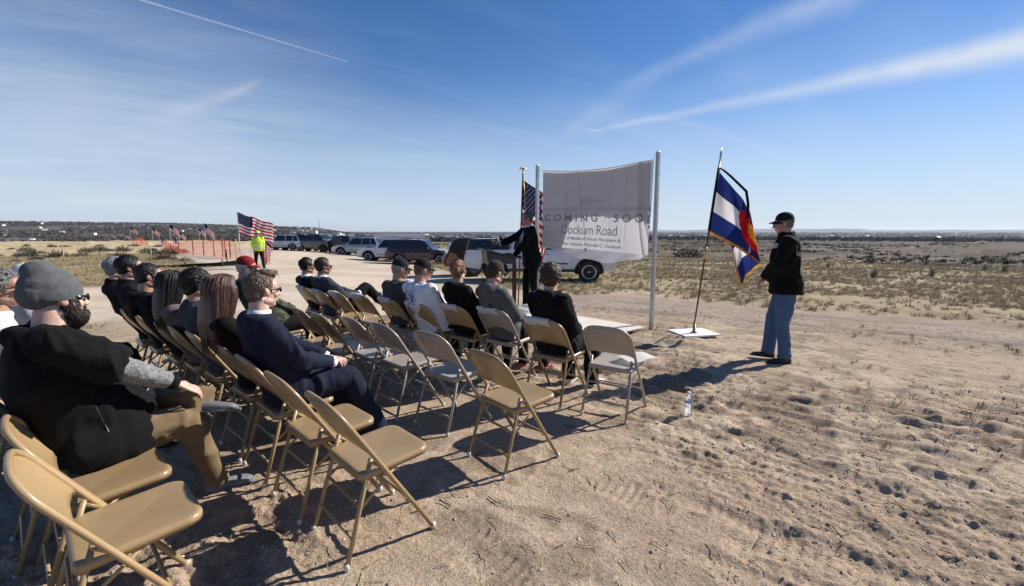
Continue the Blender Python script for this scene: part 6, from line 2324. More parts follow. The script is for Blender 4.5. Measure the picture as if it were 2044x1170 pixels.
    if kind == 'pickup':
        bl0, bl1 = -L / 2 + .05, r0 - .05
        if cap_m is not None:
            ch = H - .05 if cap_h is None else belt + cap_h
            G = Geo(); P = [(bl0 + .02, belt - .01), (bl0 + .10, ch), (bl1, ch + .03), (bl1, belt - .01)]
            n = 4
            V = [(a, -hc(b_) * 1.0, b_) for a, b_ in P] + [(a, hc(b_), b_) for a, b_ in P]
            solid('bed_cap', G.add(V, [[3, 2, 1, 0], [4, 5, 6, 7]] + [[i, (i + 1) % 4, 4 + (i + 1) % 4, 4 + i] for i in range(4)]), cap_m, t, bevel=.05, seg=2)
            for s in (-1, 1):
                side_pane('cap_window', [(bl0 + .22, belt + .06), (bl1 - .12, belt + .06), (bl1 - .12, ch - .07), (bl0 + .26, ch - .07)], s, GL)
        else:
            solid('bed_liner', Geo().box(((bl0 + bl1) / 2, 0, belt + .004), (bl1 - bl0 - .12, W * .78, .03)), blk, t)
            for s in (-1, 1):
                solid('bed_rail', Geo().box(((bl0 + bl1) / 2, s * W * .44, belt + .02), (bl1 - bl0, .07, .05)), blk, t, bevel=.012)
    # wheels
    for cx in (fx, rx):
        for s in (-1, 1):
            wh = bpy.data.objects.new('wheel', None); col.objects.link(wh); wh.parent = t; wh.location = (cx, s * (W / 2 - .13), wr)
            tw = .125
            prof = [(wr * .62, -tw * .9), (wr * .80, -tw), (wr * .93, -tw * .95), (wr * .99, -tw * .70), (wr, -tw * .3), (wr, tw * .3), (wr * .99, tw * .7), (wr * .93, tw * .95), (wr * .80, tw), (wr * .62, tw * .9)]
            obj('tyre', Geo().lathe(prof, 28, 'Y').mesh('tyre', [tyre_m]), wh)
            rg = Geo()
            f_ = s * tw
            for sg in (0,):
                rg.loft([(wr * .61 * math.cos(2 * math.pi * q / 24), f_ * .85, wr * .61 * math.sin(2 * math.pi * q / 24)) for q in range(24)], .018, .03, n=6, closed=True, side=(0, 1, 0))
            rg.ell((0, f_ * .75, 0), (wr * .14, .03, wr * .14), 12, 6)
            for q in range(rimstyle):
                a = 2 * math.pi * q / rimstyle
                rg.loft([(wr * .08 * math.cos(a), f_ * .78, wr * .08 * math.sin(a)), (wr * .60 * math.cos(a), f_ * .80, wr * .60 * math.sin(a))], [.022, .030], [.012, .012], n=6, side=(-math.sin(a), 0, math.cos(a)))
            obj('rim', rg.mesh('rim', [rim]), wh)
            obj('brake_disc', Geo().lathe([(wr * .60, -.01), (wr * .60, .01)], 20, 'Y', c=(0, f_ * .35, 0)).mesh('brake_disc', [blk]), wh)
    return t


white_p = paint('white_paint', (.74, .74, .75)); burg = paint('burgundy_paint', (.030, .006, .012), .2)
silver = paint('silver_paint', (.40, .43, .48), .5); green = paint('grey_green_paint', (.135, .15, .135), .3)
brown = paint('bronze_paint', (.090, .080, .066), .4); red_p = paint('dark_red_paint', (.12, .015, .022), .2)
black_p = paint('black_paint', (.012, .012, .014))


def place(px, depth):
    """ground spot for a heading from the camera (tangent units) at a distance"""
    return (px / 915 * depth, depth)


vehicle('pickup_truck', 'large white pickup with a black bed cap and spoked wheels parked behind the banner', 1.12, 18.15, 97, white_p, 'pickup', 5.70, 2.02, 1.95, wr=.41, cap_m=black_p, rimstyle=12, cap_h=.42)
vehicle('parked_suv', 'dark burgundy SUV facing away from the other cars beside the orange trailer', -6.55, 33.6, 96, burg, 'suv', 4.95, 1.93, 1.75, wr=.375)
vehicle('parked_suv', 'clean white SUV with dark windows next to the burgundy one', -9.85, 37.2, 272, white_p, 'suv', 4.85, 1.92, 1.82, wr=.39)
vehicle('parked_suv', 'silver blue SUV between the white one and the bronze pickup', -15.3, 46.0, 274, silver, 'suv', 4.85, 1.92, 1.82, wr=.39)
vehicle('pickup_truck', 'bronze pickup with one front door standing open', -18.0, 49.5, 276, brown, 'pickup', 5.8, 2.0, 1.93, wr=.42, rim=rimdk, open_door=True)
vehicle('pickup_truck', 'grey green pickup with a tall black bed cap', -21.3, 50.8, 94, green, 'pickup', 5.6, 1.98, 1.95, wr=.40, cap_m=black_p)
vehicle('pickup_truck', 'dark red pickup parked behind the pale SUV at the end of the line', -24.0, 53.0, 92, red_p, 'pickup', 5.7, 1.98, 1.9, wr=.40)
vehicle('parked_suv', 'white SUV at the far end of the line, partly hiding the red pickup', -25.2, 51.0, 274, white_p, 'suv', 4.8, 1.93, 1.74, wr=.37)

# long white trailer behind the burgundy car
tx, ty = place(-214, 58)
t = thing('cargo_trailer', 'long white flat-roofed trailer behind the white and burgundy SUVs', 'trailer', (tx, ty, gz(tx, ty)), R(-3))
solid('box', Geo().box((0, 0, 1.42), (5.9, 2.2, 1.85)), white_p, t, bevel=.05)
solid('roof', Geo().box((0, 0, 2.37), (6.0, 2.26, .10)), white_p, t, bevel=.03)
solid('end_cap', Geo().box((2.99, 0, 1.42), (.06, 2.1, 1.75)), blk, t, bevel=.02)
for s in (-1, 1):
    for cx in (-.5, .45):
        obj('wheel', Geo().lathe([(.2, -.1), (.34, -.1), (.36, -.05), (.36, .05), (.34, .1), (.2, .1)], 20, 'Y', c=(cx, s * .98, .36)).mesh('wheel', [tyre_m]), t)
solid('hitch', Geo().box((-3.5, 0, .5), (1.2, .12, .10)), blk, t)

# teardrop trailer, orange tail and black side
tx, ty = -1.95, 20.9
t = thing('camper_trailer', 'small orange and black teardrop camper trailer with a round yellow sticker', 'trailer', (tx, ty, gsurf(tx, ty)), R(12))
orange = paint('orange_paint', (.26, .070, .018)); blackm = mat('black_panel', (.013, .013, .014), .6, 0, .1, 6)
prof = [(-1.12, .48), (-1.16, .78), (-.72, 1.62), (-.50, 1.70), (.55, 1.70), (.80, 1.60), (1.0, 1.2), (1.02, .48)]
G = Geo(); n = len(prof); hw = .82
V = [(a, -hw, b_) for a, b_ in prof] + [(a, hw, b_) for a, b_ in prof]
solid('shell', G.add(V, [list(range(n))[::-1], [n + i for i in range(n)]] + [[i, (i + 1) % n, n + (i + 1) % n, n + i] for i in range(n)]), blackm, t, bevel=.03)
# orange rear hatch lies on the sloping tail
e0, e1 = np.array([-1.16, 0, .78]), np.array([-.72, 0, 1.62]); ed = U(e1 - e0); en_ = U(np.array([-ed[2], 0, ed[0]]))


def on_tail(s0, s1, y0, y1, th, nm, m_):
    q = [e0 + ed * s0, e0 + ed * s1]
    V = [q[0] + np.array([0, y0, 0]), q[0] + np.array([0, y1, 0]), q[1] + np.array([0, y1, 0]), q[1] + np.array([0, y0, 0])]
    V = [v_ + en_ * .002 for v_ in V] + [v_ + en_ * th for v_ in V]
    return solid(nm, Geo().add(V, [[3, 2, 1, 0], [4, 5, 6, 7], [0, 1, 5, 4], [1, 2, 6, 5], [2, 3, 7, 6], [3, 0, 4, 7]]), m_, t, bevel=.008, seg=1)


on_tail(-.02, .50, -.78, .78, .025, 'rear_hatch', orange)
on_tail(.51, .94, -.78, .78, .025, 'upper_hatch', blackm)
on_tail(.42, .80, -.44, .44, .035, 'rear_window', mat('frosted_pane', (.36, .37, .40), .3, 0, .1, 5))
on_tail(.56, .64, -.20, .20, .038, 'window_decal', mat('decal_blue_grey', (.16, .20, .30), .5))
solid('tail_panel', Geo().box((-1.175, 0, .62), (.05, 1.56, .30)), orange, t, bevel=.02)
for s in (-1, 1):
    solid('taillight', Geo().box((-1.20, s * .70, .70), (.05, .10, .12)), lamp_r, t, bevel=.01)
    solid('fender', Geo().loft([(.05 + .46 * math.cos(R(a)), s * (hw + .10), .36 + .46 * math.sin(R(a))) for a in range(10, 171, 16)], .13, .02, n=8, side=(0, 1, 0)), blackm, t, smooth=True)
    obj('wheel', Geo().lathe([(.2, -.1), (.34, -.1), (.37, -.05), (.37, .05), (.34, .1), (.2, .1)], 22, 'Y', c=(.05, s * (hw + .10), .37)).mesh('wheel', [tyre_m]), t)
    obj('rim', Geo().lathe([(.0, -.02), (.2, -.02), (.2, .02), (.0, .03)], 18, 'Y', c=(.05, s * (hw + .19), .37)).mesh('rim', [rimdk]), t)
    tri = [(-1.10, .78), (-.93, 1.10), (-.62, 1.0), (-.56, .62), (-1.10, .52)]
    V = [(a, s * (hw + .002), b_) for a, b_ in tri] + [(a, s * (hw + .012), b_) for a, b_ in tri]
    solid('orange_side_panel', Geo().add(V, [list(range(5)), [5 + i for i in range(5)][::-1]] + [[i, (i + 1) % 5, 5 + (i + 1) % 5, 5 + i] for i in range(5)]), orange, t)
    solid('sticker', Geo().lathe([(.15, 0), (.15, .008)], 20, 'Y', c=(.30, s * (hw + .008), 1.12)), mat('yellow_sticker', (.50, .42, .10), .5, 0, .25, 30), t)
    solid('side_window', Geo().box((.35, s * (hw + .004), 1.42), (.55, .012, .26)), GL, t, bevel=.004)
solid('drawbar', Geo().box((1.6, 0, .45), (1.3, .10, .08)), blk, t)

# ------------------------------------------------------------------ small flags, stakes, fences
n_f = 0


def field_flag(x, y, hgt, wind, label, W=1.5, H=.9, lean=0.0, droop=.35, seed=0, stars=False, group='small flags along the dirt road'):
    t = thing('flag', label, 'flag', (x, y, gz(x, y)), 0, group)
    top = np.array([lean * hgt, 0, hgt])
    obj('pole', Geo().loft([(0, 0, -.1), top], .018, n=8).mesh('pole', [pole_w]), t)
    wd = np.array([math.sin(R(wind)), math.cos(R(wind)), 0])
    nn = np.array([wd[1], -wd[0], 0])

    def sf(u_, v_):
        q = top + wd * u_ * (1 - droop * .45) - np.array([lean, 0, 1]) * v_ - np.array([0, 0, 1]) * (droop * u_ + .10 * droop * u_ * u_)
        return q + nn * (.10 * math.sin(u_ * 6.5 + seed + v_) + .05 * math.sin(u_ * 12 + seed * 2 + 2 * v_)) * min(1, u_ * 2.5) + np.array([0, 0, .03 * math.sin(u_ * 8 + seed)])
    us_flag(t, sf, W, H, stars, 20)


field_flag(-13.0, 22.0, 2.62, 82, 'largest flag on a tall white pole next to the road worker', 1.75, .98, 0, .26, 1, True)
field_flag(-15.2, 26.6, 1.9, 100, 'flag on a leaning pole behind the road worker', 1.5, .9, .14, .62, 2, True)
for k, (px, yt, dep, dr, lb) in enumerate(((-608, 445, 52, .72, 'striped flag streaming over the tall end of the orange fence'), (-620, 455, 78, .45, 'small flag just behind the one at the tall end of the fence'),
                                           (-677, 447, 58, .50, 'striped flag over the sagging middle of the orange fence'), (-660, 462, 80, .5, 'faint small flag between two bigger ones over the fence'),
                                           (-712, 453, 74, .55, 'flag over the dark brush left of the sagging fence'), (-755, 452, 84, .45, 'flag above the red far end of the orange fence'),
                                           (-767, 466, 120, .5, 'tiny flag at the far end of the orange fence'), (-784, 474, 120, .9, 'tiny drooping flag next to the farthest ones'), (-800, 472, 140, .9, 'tiny flag near the edge of the ploughed field'),
                                           (-812, 477, 140, .9, 'farthest tiny flag by the ploughed field'), (-698, 474, 70, .9, 'drooping flag low over the brush by the fence'), (-672, 470, 64, .8, 'drooping flag behind the sagging orange fence'))):
    x, y = place(px, dep)
    zt = 1.6 + (461 - yt) / 915 * dep
    field_flag(x, y, max(1.5, zt - gz(x, y)), 86, lb, 1.5, .9, .0, dr, k + 3)

# orange barrier netting
if True:
    m = bpy.data.materials.new('orange_netting'); m.use_nodes = True; nt = m.node_tree; nt.nodes.clear(); g = NG(nt)
    df = g.n('ShaderNodeBsdfDiffuse'); df.inputs[0].default_value = (.60, .135, .095, 1)
    tl = g.n('ShaderNodeBsdfTranslucent'); tl.inputs[0].default_value = (.62, .15, .11, 1)
    tp = g.n('ShaderNodeBsdfTransparent')
    m1 = g.n('ShaderNodeMixShader'); m1.inputs[0].default_value = .45; g.link(df.outputs[0], m1.inputs[1]); g.link(tl.outputs[0], m1.inputs[2])
    tcn = g.n('ShaderNodeTexCoord'); cs = g.sep(tcn.outputs['UV'])
    f_ = g.m('MAXIMUM', g.m('LESS_THAN', g.m('FRACT', g.mul(cs[0], 22.0)), .20), g.m('LESS_THAN', g.m('FRACT', g.mul(cs[1], 16.0)), .20))
    m2 = g.n('ShaderNodeMixShader'); g.link(f_, m2.inputs[0]); g.link(tp.outputs[0], m2.inputs[1]); g.link(m1.outputs[0], m2.inputs[2])
    o_ = g.n('ShaderNodeOutputMaterial'); g.link(m2.outputs[0], o_.inputs[0])
    net_m = m
stake_d = mat('dark_stake', (.075, .045, .030), .8, 0, .3)
stake_l = mat('pale_stake', (.46, .38, .27), .8, 0, .2)


def net_fence(pts, label, hs, posts_at, nm='barrier_fence', m_=net_m, pm=stake_d):
    x0, y0 = pts[0]
    t = thing(nm, label, 'fence', (x0, y0, gz(x0, y0)), 0)
    P = []
    for (a, b_), (c, d_) in zip(pts[:-1], pts[1:]):
        n = max(2, int(math.hypot(c - a, d_ - b_) / .35))
        P += [(a + (c - a) * k / n, b_ + (d_ - b_) * k / n) for k in range(n)]
    P.append(pts[-1])
    S = np.concatenate([[0], np.cumsum([math.hypot(P[i + 1][0] - P[i][0], P[i + 1][1] - P[i][1]) for i in range(len(P) - 1)])])
    hh = np.interp(S / S[-1], np.linspace(0, 1, len(hs)), hs)
    V = []; nv = 6; uv = []
    for j in range(nv):
        for i, (a, b_) in enumerate(P):
            z = gz(a, b_) - gz(x0, y0)
            w = .06 * math.sin(S[i] * 2.1 + j) + .04 * math.sin(S[i] * 5 + j * 2)
            V.append((a - x0 + w, b_ - y0 + w, z + .02 + hh[i] * j / (nv - 1) * (1 + .05 * math.sin(S[i] * 3)))); uv.append((S[i], j / (nv - 1) * 1.1))
    me = Geo().grid(V, len(P), nv).mesh('netting', [m_], fix=False)
    ul = me.uv_layers.new(name='UVMap')
    li = np.empty(len(me.loops), dtype=np.int32); me.loops.foreach_get('vertex_index', li)
    ul.data.foreach_set('uv', np.array(uv)[li].ravel())
    obj('netting', me, t)
    for q in posts_at:
        i = int(np.argmin(np.abs(S / S[-1] - q)))
        a, b_ = P[i]
        z = gz(a, b_) - gz(x0, y0)
        obj('post', Geo().loft([(a - x0, b_ - y0, z - .1), (a - x0 + .02, b_ - y0, z + hh[i] + .12)], .035, n=8).mesh('post', [pm]), t)
    return t


net_fence([(-17.2, 29.6), (-19.4, 31.4), (-20.9, 33.2), (-23.6, 35.2)], 'tall taut stretch of orange barrier fence on dark posts beside the road', [.30, 1.15, 1.25, 1.25, 1.15], (.28, .45, .62, .80, 1.0))
net_fence([(-23.9, 35.6), (-27.6, 38.2), (-32.0, 42.5), (-35.0, 47.0)], 'sagging middle stretch of faded orange barrier fence', [1.1, 1.0, .85, .6, 1.1, .5], (.12, .30, .5, .72, .95))
net_fence([(-47.5, 60), (-52, 64.5), (-58, 70.5)], 'bright red far stretch of orange barrier fence at the brush', [.7, 1.2, 1.0, .6], (.0, .35, .7, 1.0))
net_fence([(-12.9, 24.4), (-13.9, 25.6)], 'short piece of orange barrier fence at the foot of the tall flag', [.3, 1.0, .6], (.5, 1.0))
silt = cloth('black_silt_cloth', (.012, .012, .013))
sf_ = net_fence([(-18.5, 22.6), (-16.4, 22.3), (-14.9, 22.9), (-13.9, 23.9)], 'long black silt fence strip sagging along the road edge', [.05, .09, .12, .16, .22, .28], (.1, .5, .8), 'silt_fence', silt, stake_d)
for k, (px, dep, hgt, lb) in enumerate(((-894, 27, 1.05, 'pale wooden stake alone in the dry grass, nearest the grey beanie'), (-719, 29, 1.0, 'pale wooden stake above the cropped black hair of a seated man'), (-549, 27, 1.35, 'pale wooden stake next to the tall flag pole'), (-569, 26, .8, 'dark short stake beside the end of the orange fence'))):
    x, y = place(px, dep)
    t = tag(obj('stake', Geo().loft([(0, 0, -.1), (.01, 0, hgt - .04), (.012, 0, hgt)], [.028, .028, .006], n=4, phase=.8).mesh('stake', [stake_l if 'pale' in lb else stake_d]), None, (x, y, gz(x, y))), lb, 'stake', 'survey stakes')

# ------------------------------------------------------------------ plants
grass_m = mat('dry_grass', (.42, .335, .19), .8, 0, .35, 3.0)
grass_d = mat('dead_weed', (.28, .22, .14), .85, 0, .35, 3.0)
sage_m = mat('sage_leaf', (.105, .110, .075), .8, 0, .3, 2.0)
brush_m = mat('brush_twigs', (.085, .066, .045), .85, 0, .3, 2.0)
yucca_m = mat('yucca_leaf', (.155, .175, .085), .6, 0, .25, 4.0)


def blades(n, h, spread, w, seed, bend=.5, wild=.35):
    r_ = np.random.default_rng(seed)
    V = []; F = []
    for i in range(n):
        a = r_.uniform(0, 6.283); b_ = r_.uniform(0, spread) * .45
        base = np.array([math.cos(a) * b_, math.sin(a) * b_, -.01])
        o_ = np.array([math.cos(a), math.sin(a), 0]) * r_.uniform(.1, 1) * bend + np.array([r_.normal(), r_.normal(), 0]) * wild * .5
        H_ = h * r_.uniform(.5, 1.1)
        s = U(np.cross(o_ + 1e-6, (0, 0, 1))) * w * r_.uniform(.6, 1.3)
        p1 = base + np.array([0, 0, H_ * .5]) + o_ * H_ * .30; p2 = base + np.array([0, 0, H_ * (1 - .25 * bend)]) + o_ * H_ * .85
        k = len(V)
        V += [base - s, base + s, p1 + s * .7, p1 - s * .7, p2]
        F += [[k, k + 1, k + 2, k + 3], [k + 3, k + 2, k + 4]]
    return V, F


def tuft_mesh(name, n, h, spread, w, seed, m_, bend=.5, wild=.35):
    V, F = blades(n, h, spread, w, seed, bend, wild)
    return Geo().add(V, F).mesh(name, [m_], False, fix=False)


def scatter(name, pts, scales, meshes, label, seed=0, zrot=True):
    """many small pieces of one kind, as one object that a node group fills"""
    r_ = np.random.default_rng(seed)
    kinds = r_.integers(0, len(meshes), len(pts))
    V = []; F = []; 
    ng = bpy.data.node_groups.new(name, 'GeometryNodeTree')
    ng.interface.new_socket('Geometry', in_out='INPUT', socket_type='NodeSocketGeometry')
    ng.interface.new_socket('Geometry', in_out='OUTPUT', socket_type='NodeSocketGeometry')
    gi = ng.nodes.new('NodeGroupInput'); go = ng.nodes.new('NodeGroupOutput')
    jn = ng.nodes.new('GeometryNodeJoinGeometry')
    coll = bpy.data.collections.new(name + '_pieces')
    for k, me in enumerate(meshes):
        o = bpy.data.objects.new(name + '_piece', me); coll.objects.link(o)
    ci = ng.nodes.new('GeometryNodeCollectionInfo'); ci.inputs['Collection'].default_value = coll
    ci.inputs['Separate Children'].default_value = True; ci.inputs['Reset Children'].default_value = True
    ip = ng.nodes.new('GeometryNodeInstanceOnPoints'); ip.inputs['Pick Instance'].default_value = True
    def attr(nm, ty):
        a = ng.nodes.new('GeometryNodeInputNamedAttribute'); a.data_type = ty; a.inputs['Name'].default_value = nm
        return a.outputs['Attribute']
    ng.links.new(gi.outputs[0], ip.inputs['Points'])
    ng.links.new(ci.outputs[0], ip.inputs['Instance'])
    ng.links.new(attr('kind_i', 'INT'), ip.inputs['Instance Index'])
    rv_ = ng.nodes.new('ShaderNodeCombineXYZ'); ng.links.new(attr('turn', 'FLOAT'), rv_.inputs[2])
    er = ng.nodes.new('FunctionNodeEulerToRotation'); ng.links.new(rv_.outputs[0], er.inputs[0])
    ng.links.new(er.outputs[0], ip.inputs['Rotation'])
    ng.links.new(attr('size', 'FLOAT'), ip.inputs['Scale'])
    ng.links.new(ip.outputs[0], go.inputs[0])
    me = bpy.data.meshes.new(name)
    me.vertices.add(len(pts)); me.vertices.foreach_set('co', np.asarray(pts, float).ravel())
    me.attributes.new('size', 'FLOAT', 'POINT').data.foreach_set('value', np.asarray(scales, np.float32))
    me.attributes.new('turn', 'FLOAT', 'POINT').data.foreach_set('value', r_.uniform(0, 6.283, len(pts)).astype(np.float32))
    me.attributes.new('kind_i', 'INT', 'POINT').data.foreach_set('value', kinds.astype(np.int32))
    o = obj(name, me)
    md = o.modifiers.new('scatter', 'NODES'); md.node_group = ng
    tag(o, label, kind='stuff')
    return o


def ring_pts(n, r0, r1, a0, a1, seed, power=1.0):
    r_ = np.random.default_rng(seed)
    t = r_.uniform(0, 1, n) ** power
    r = r0 + (r1 - r0) * t
    a = np.radians(r_.uniform(a0, a1, n))
    return r * np.sin(a), r * np.cos(a)


# sparse tufts of dry grass close by, thick bunch grass further out
bunch = [tuft_mesh('grass_tuft', 40, .16, .20, .0035, 60 + k, grass_m, .9, .6) for k in range(4)] + [tuft_mesh('grass_tuft', 36, .13, .18, .003, 70 + k, grass_d, .9, .7) for k in range(2)]
x, y = ring_pts(42000, 9, 52, -54, 54, 5, .75)
Z = zones(x, y)
dens = fbm2(x * .35, y * .35, 4, 201)
rr = np.random.default_rng(6).uniform(0, 1, len(x))
keep = (Z['grass'] * (.25 + .9 * sstep(dens, -.25, .25)) > rr) & (Z['road'] < .25) & (Z['grav'] < .55)
x, y = x[keep], y[keep]
pts = [(a, b_, gsurf(a, b_)) for a, b_ in zip(x, y)]
scatter('bunch_grass', pts, np.random.default_rng(8).uniform(.45, 1.1, len(pts)) * (1 + .010 * np.hypot(x, y)), bunch, 'dry bunch grass covering the field beyond the bare earth', 1)
x, y = ring_pts(9000, 46, 165, -24, 56, 45, .8)
d_ = fbm2(x * .05, y * .12, 4, 208) + .4 * fbm2(x * .5, y * .5, 2, 209)
keep = (d_ > -.05) & (zones(x, y)['road'] < .1)
x, y = x[keep], y[keep]
z = macro(x, y)
pts = [(a, b_, (gsurf(a, b_) if math.hypot(a, b_) < 400 else c)) for a, b_, c in zip(x, y, z)]
scatter('far_scrub', pts, np.random.default_rng(46).uniform(1.2, 3.4, len(pts)), [tuft_mesh('scrub_tuft', 26, .16, .26, .010, 110 + k, (brush_m, grass_d, sage_m)[k], .9, .6) for k in range(3)], 'low dry scrub on the dug earth and banks before the valley', 6)
x, y = ring_pts(900, 1.6, 10.5, -20, 56, 15, .9)
d_ = fbm2(x * .8, y * .8, 3, 205)
keep = (d_ > .06) & ~((np.abs(x + .9) < 3.6) & (gauss(x, y, -.9, 3.6, 4.0, 1.3, -.66) > .35))
x, y = x[keep], y[keep]
pts = [(a, b_, gsurf(a, b_)) for a, b_ in zip(x, y)]
scatter('dry_weeds', pts, np.random.default_rng(9).uniform(.25, .72, len(pts)), [tuft_mesh('weed_tuft', 26, .16, .14, .0022, 80 + k, grass_m if k % 2 else grass_d, .9, .8) for k in range(4)], 'sparse dry weeds on the bare earth', 2)

# clods, pebbles and bits of straw on the bare earth
soil_m = mat('soil_clod', (.40, .305, .225), .95, 0, .30, 9.0, .4, 120)
stone_m = mat('pebble', (.46, .39, .31), .8, 0, .35, 5.0, .2, 80)


def lump(name, seed, m_, flat=.7):
    r_ = np.random.default_rng(seed)
    bm = bmesh.new(); bmesh.ops.create_icosphere(bm, subdivisions=2, radius=.5)
    for v_ in bm.verts:
        p = np.array(v_.co)
        v_.co = Vector(p * (1 + .9 * float(vn3(np.array([p * 3.1 + seed * 5.3]), seed)[0])) * np.array([1, .85, flat]))
    me = bpy.data.meshes.new(name); bm.to_mesh(me); bm.free(); me.materials.append(m_)
    return me


clods = [lump('clod', k, soil_m) for k in range(7)] + [lump('pebble', 20 + k, stone_m, .75) for k in range(1)]
x, y = ring_pts(48000, .9, 11.5, -54, 56, 25, .80)
q = fbm2(x * .55, y * .55, 3, 21) + .45 * fbm2(x * 3, y * 3, 3, 207)
rr = np.random.default_rng(26).uniform(0, 1, len(x))
Z = zones(x, y)
keep = (.10 + .90 * sstep(q, -.10, .32) > rr) & (Z['road'] < .4)
x, y = x[keep], y[keep]
s_ = np.random.default_rng(27).lognormal(math.log(.0065), .60, len(x))
s_ = np.clip(s_ * (1 + .05 * np.hypot(x, y)), .003, .028)
pts = [(a, b_, gsurf(a, b_) - c * .10) for a, b_, c in zip(x, y, s_)]
scatter('soil_clods', pts, s_, clods, 'small clods and pebbles strewn over the bare earth', 3)
straw = []
for k in range(6):
    r_ = np.random.default_rng(90 + k); G = Geo()
    p = np.array([0, 0, .004]); pts_ = [p]; a = 0
    for j in range(4):
        a += r_.normal() * .16; p = p + np.array([math.cos(a), math.sin(a), r_.normal() * .12]) * .022; pts_.append(p)
    straw.append(Geo().loft(pts_, .0016 if k else .0024, n=4).mesh('straw', [grass_m if k else mat('dark_twig', (.06, .045, .032), .8)]))
x, y = ring_pts(4200, 1.2, 11, -50, 56, 35, .8)
pts = [(a, b_, gsurf(a, b_) + .004) for a, b_ in zip(x, y)]
scatter('straw_bits', pts, np.random.default_rng(36).uniform(.4, 1.3, len(pts)), straw, 'bits of straw and twig lying on the bare earth', 4)

# yucca plants on the right-hand field
ym = []
for k in range(2):
    V, F = blades(95, .62, .22, .011, 300 + k, .75, .25)
    ym.append(Geo().add(V, F).mesh('yucca', [yucca_m], False, fix=False))
for k, (px, dep, sc_, lb) in enumerate(((724, 21.5, 1.05, 'spiky green yucca nearest the standing man'), (841, 23.0, 1.0, 'spiky yucca with a dry stalk in the middle of the field'), (945, 29, .9, 'small dark yucca of the pair at the far edge of the grass'), (985, 27.5, 1.1, 'wide yucca at the far edge of the grass, next to a smaller one'), (632, 30, .8, 'small yucca near the shoulder of the standing man'))):
    x, y = place(px, dep)
    t = thing('yucca_plant', lb, 'plant', (x, y, gsurf(x, y) - .02), k * 1.3, 'yucca plants in the dry field')
    o = obj('leaves', ym[k % 2], t); o.scale = (sc_,) * 3
    o['kind'] = 'stuff'
    if k == 1:
        obj('stalk', Geo().loft([(0, 0, 0), (.05, .02, .55), (.08, .05, .85)], .008, n=6).mesh('stalk', [grass_d]), t)

# brush and sage, each bush on its own
bm_ = []
for k in range(4):
    r_ = np.random.default_rng(400 + k)
    V = []; F = []
    for i in range(420):
        dv = U(r_.normal(size=3)); dv[2] = abs(dv[2]) * .8
        p = dv * r_.uniform(.35, 1.0) * np.array([.5, .5, .42]) + np.array([0, 0, .02])
        q = r_.uniform(.03, .07); a, b_ = U(r_.normal(size=3)), U(r_.normal(size=3))
        n0 = len(V)
        V += [p - a * q * .35, p + a * q * .35, p + a * q * .2 + (dv + b_ * .5) * q * 2.2, p - a * q * .2 + (dv + b_ * .4) * q * 2.0]
        F.append([n0, n0 + 1, n0 + 2, n0 + 3])
    core = Geo().add(V, F)
    me1 = core.mesh('foliage', [sage_m if k % 2 else brush_m], False, fix=False)
    tw = Geo()
    for i in range(14):
        a = r_.uniform(0, 6.28); l_ = r_.uniform(.3, .5)
        tw.loft([(0, 0, -.03), (math.cos(a) * l_ * .5, math.sin(a) * l_ * .5, .15), (math.cos(a) * l_, math.sin(a) * l_, r_.uniform(.2, .42))], [.012, .008, .003], n=4)
    bm_.append((me1, tw.mesh('twigs', [brush_m])))
bl = []
r_ = np.random.default_rng(77)
spots = [(352, 48, 2.2, 1.5, 'large dark bush at the far edge of the field, seen past the flag pole')]
for x, y, s1, s2, lb in [(place(350, 46)[0], 46, 3.0, .75, spots[0][4])]:
    bl.append((x, y, s1, s2, lb))
names = ['low round sage bush', 'wide grey sage bush', 'ragged brown brush', 'dark spreading brush', 'small tufted bush']
where = ['on the dry bank beyond the road', 'in front of the sagging orange fence', 'along the edge of the ploughed field', 'beside the pale bare patch', 'under the row of small flags']
for i in range(64):
    px = r_.uniform(-1022, -560); dep = r_.uniform(27, 46) if i < 44 else r_.uniform(46, 70)
    x, y = place(px, dep)
    za = zones(np.array([x]), np.array([y]))
    if za['road'][0] > .1: continue
    s1 = r_.uniform(.5, 1.5)
    bl.append((x, y, s1, r_.uniform(.7, 1.1), '%s %s' % (names[i % 5], where[0 if dep < 31 and px < -800 else 1 if px > -700 and dep < 42 else 2 if dep > 48 else 3 if px < -800 else 4])))
for i in range(16):
    px = r_.uniform(-520, -40); dep = r_.uniform(31, 62)
    x, y = place(px, dep)
    if zones(np.array([x]), np.array([y]))['road'][0] > .1: continue
    bl.append((x, y, r_.uniform(.4, .9), .6, 'low ragged weed clump by the parked vehicles'))
for k, (x, y, s1, s2, lb) in enumerate(bl):
    t = thing('bush', lb, 'bush', (x, y, gz(x, y)), k * 2.1, 'bushes on the dry land')
    for me, nm in zip(bm_[k % 4] if k else bm_[0], ('foliage', 'twigs')):
        o = obj(nm, me, t); o.scale = (s1, s1, s1 * s2)
        if nm == 'foliage': o['kind'] = 'stuff'

# ------------------------------------------------------------------ far town, woods, mast
wall_ms = [mat('house_wall_pale', (.60, .57, .52), .8, 0, .1), mat('house_wall_tan', (.38, .32, .25), .8, 0, .1), mat('house_wall_white', (.74, .73, .71), .8, 0, .05)]
roof_ms = [mat('roof_grey', (.16, .155, .155), .9, 0, .2), mat('roof_brown', (.13, .10, .08), .9, 0, .2), mat('roof_pale', (.50, .50, .50), .6, 0, .1)]


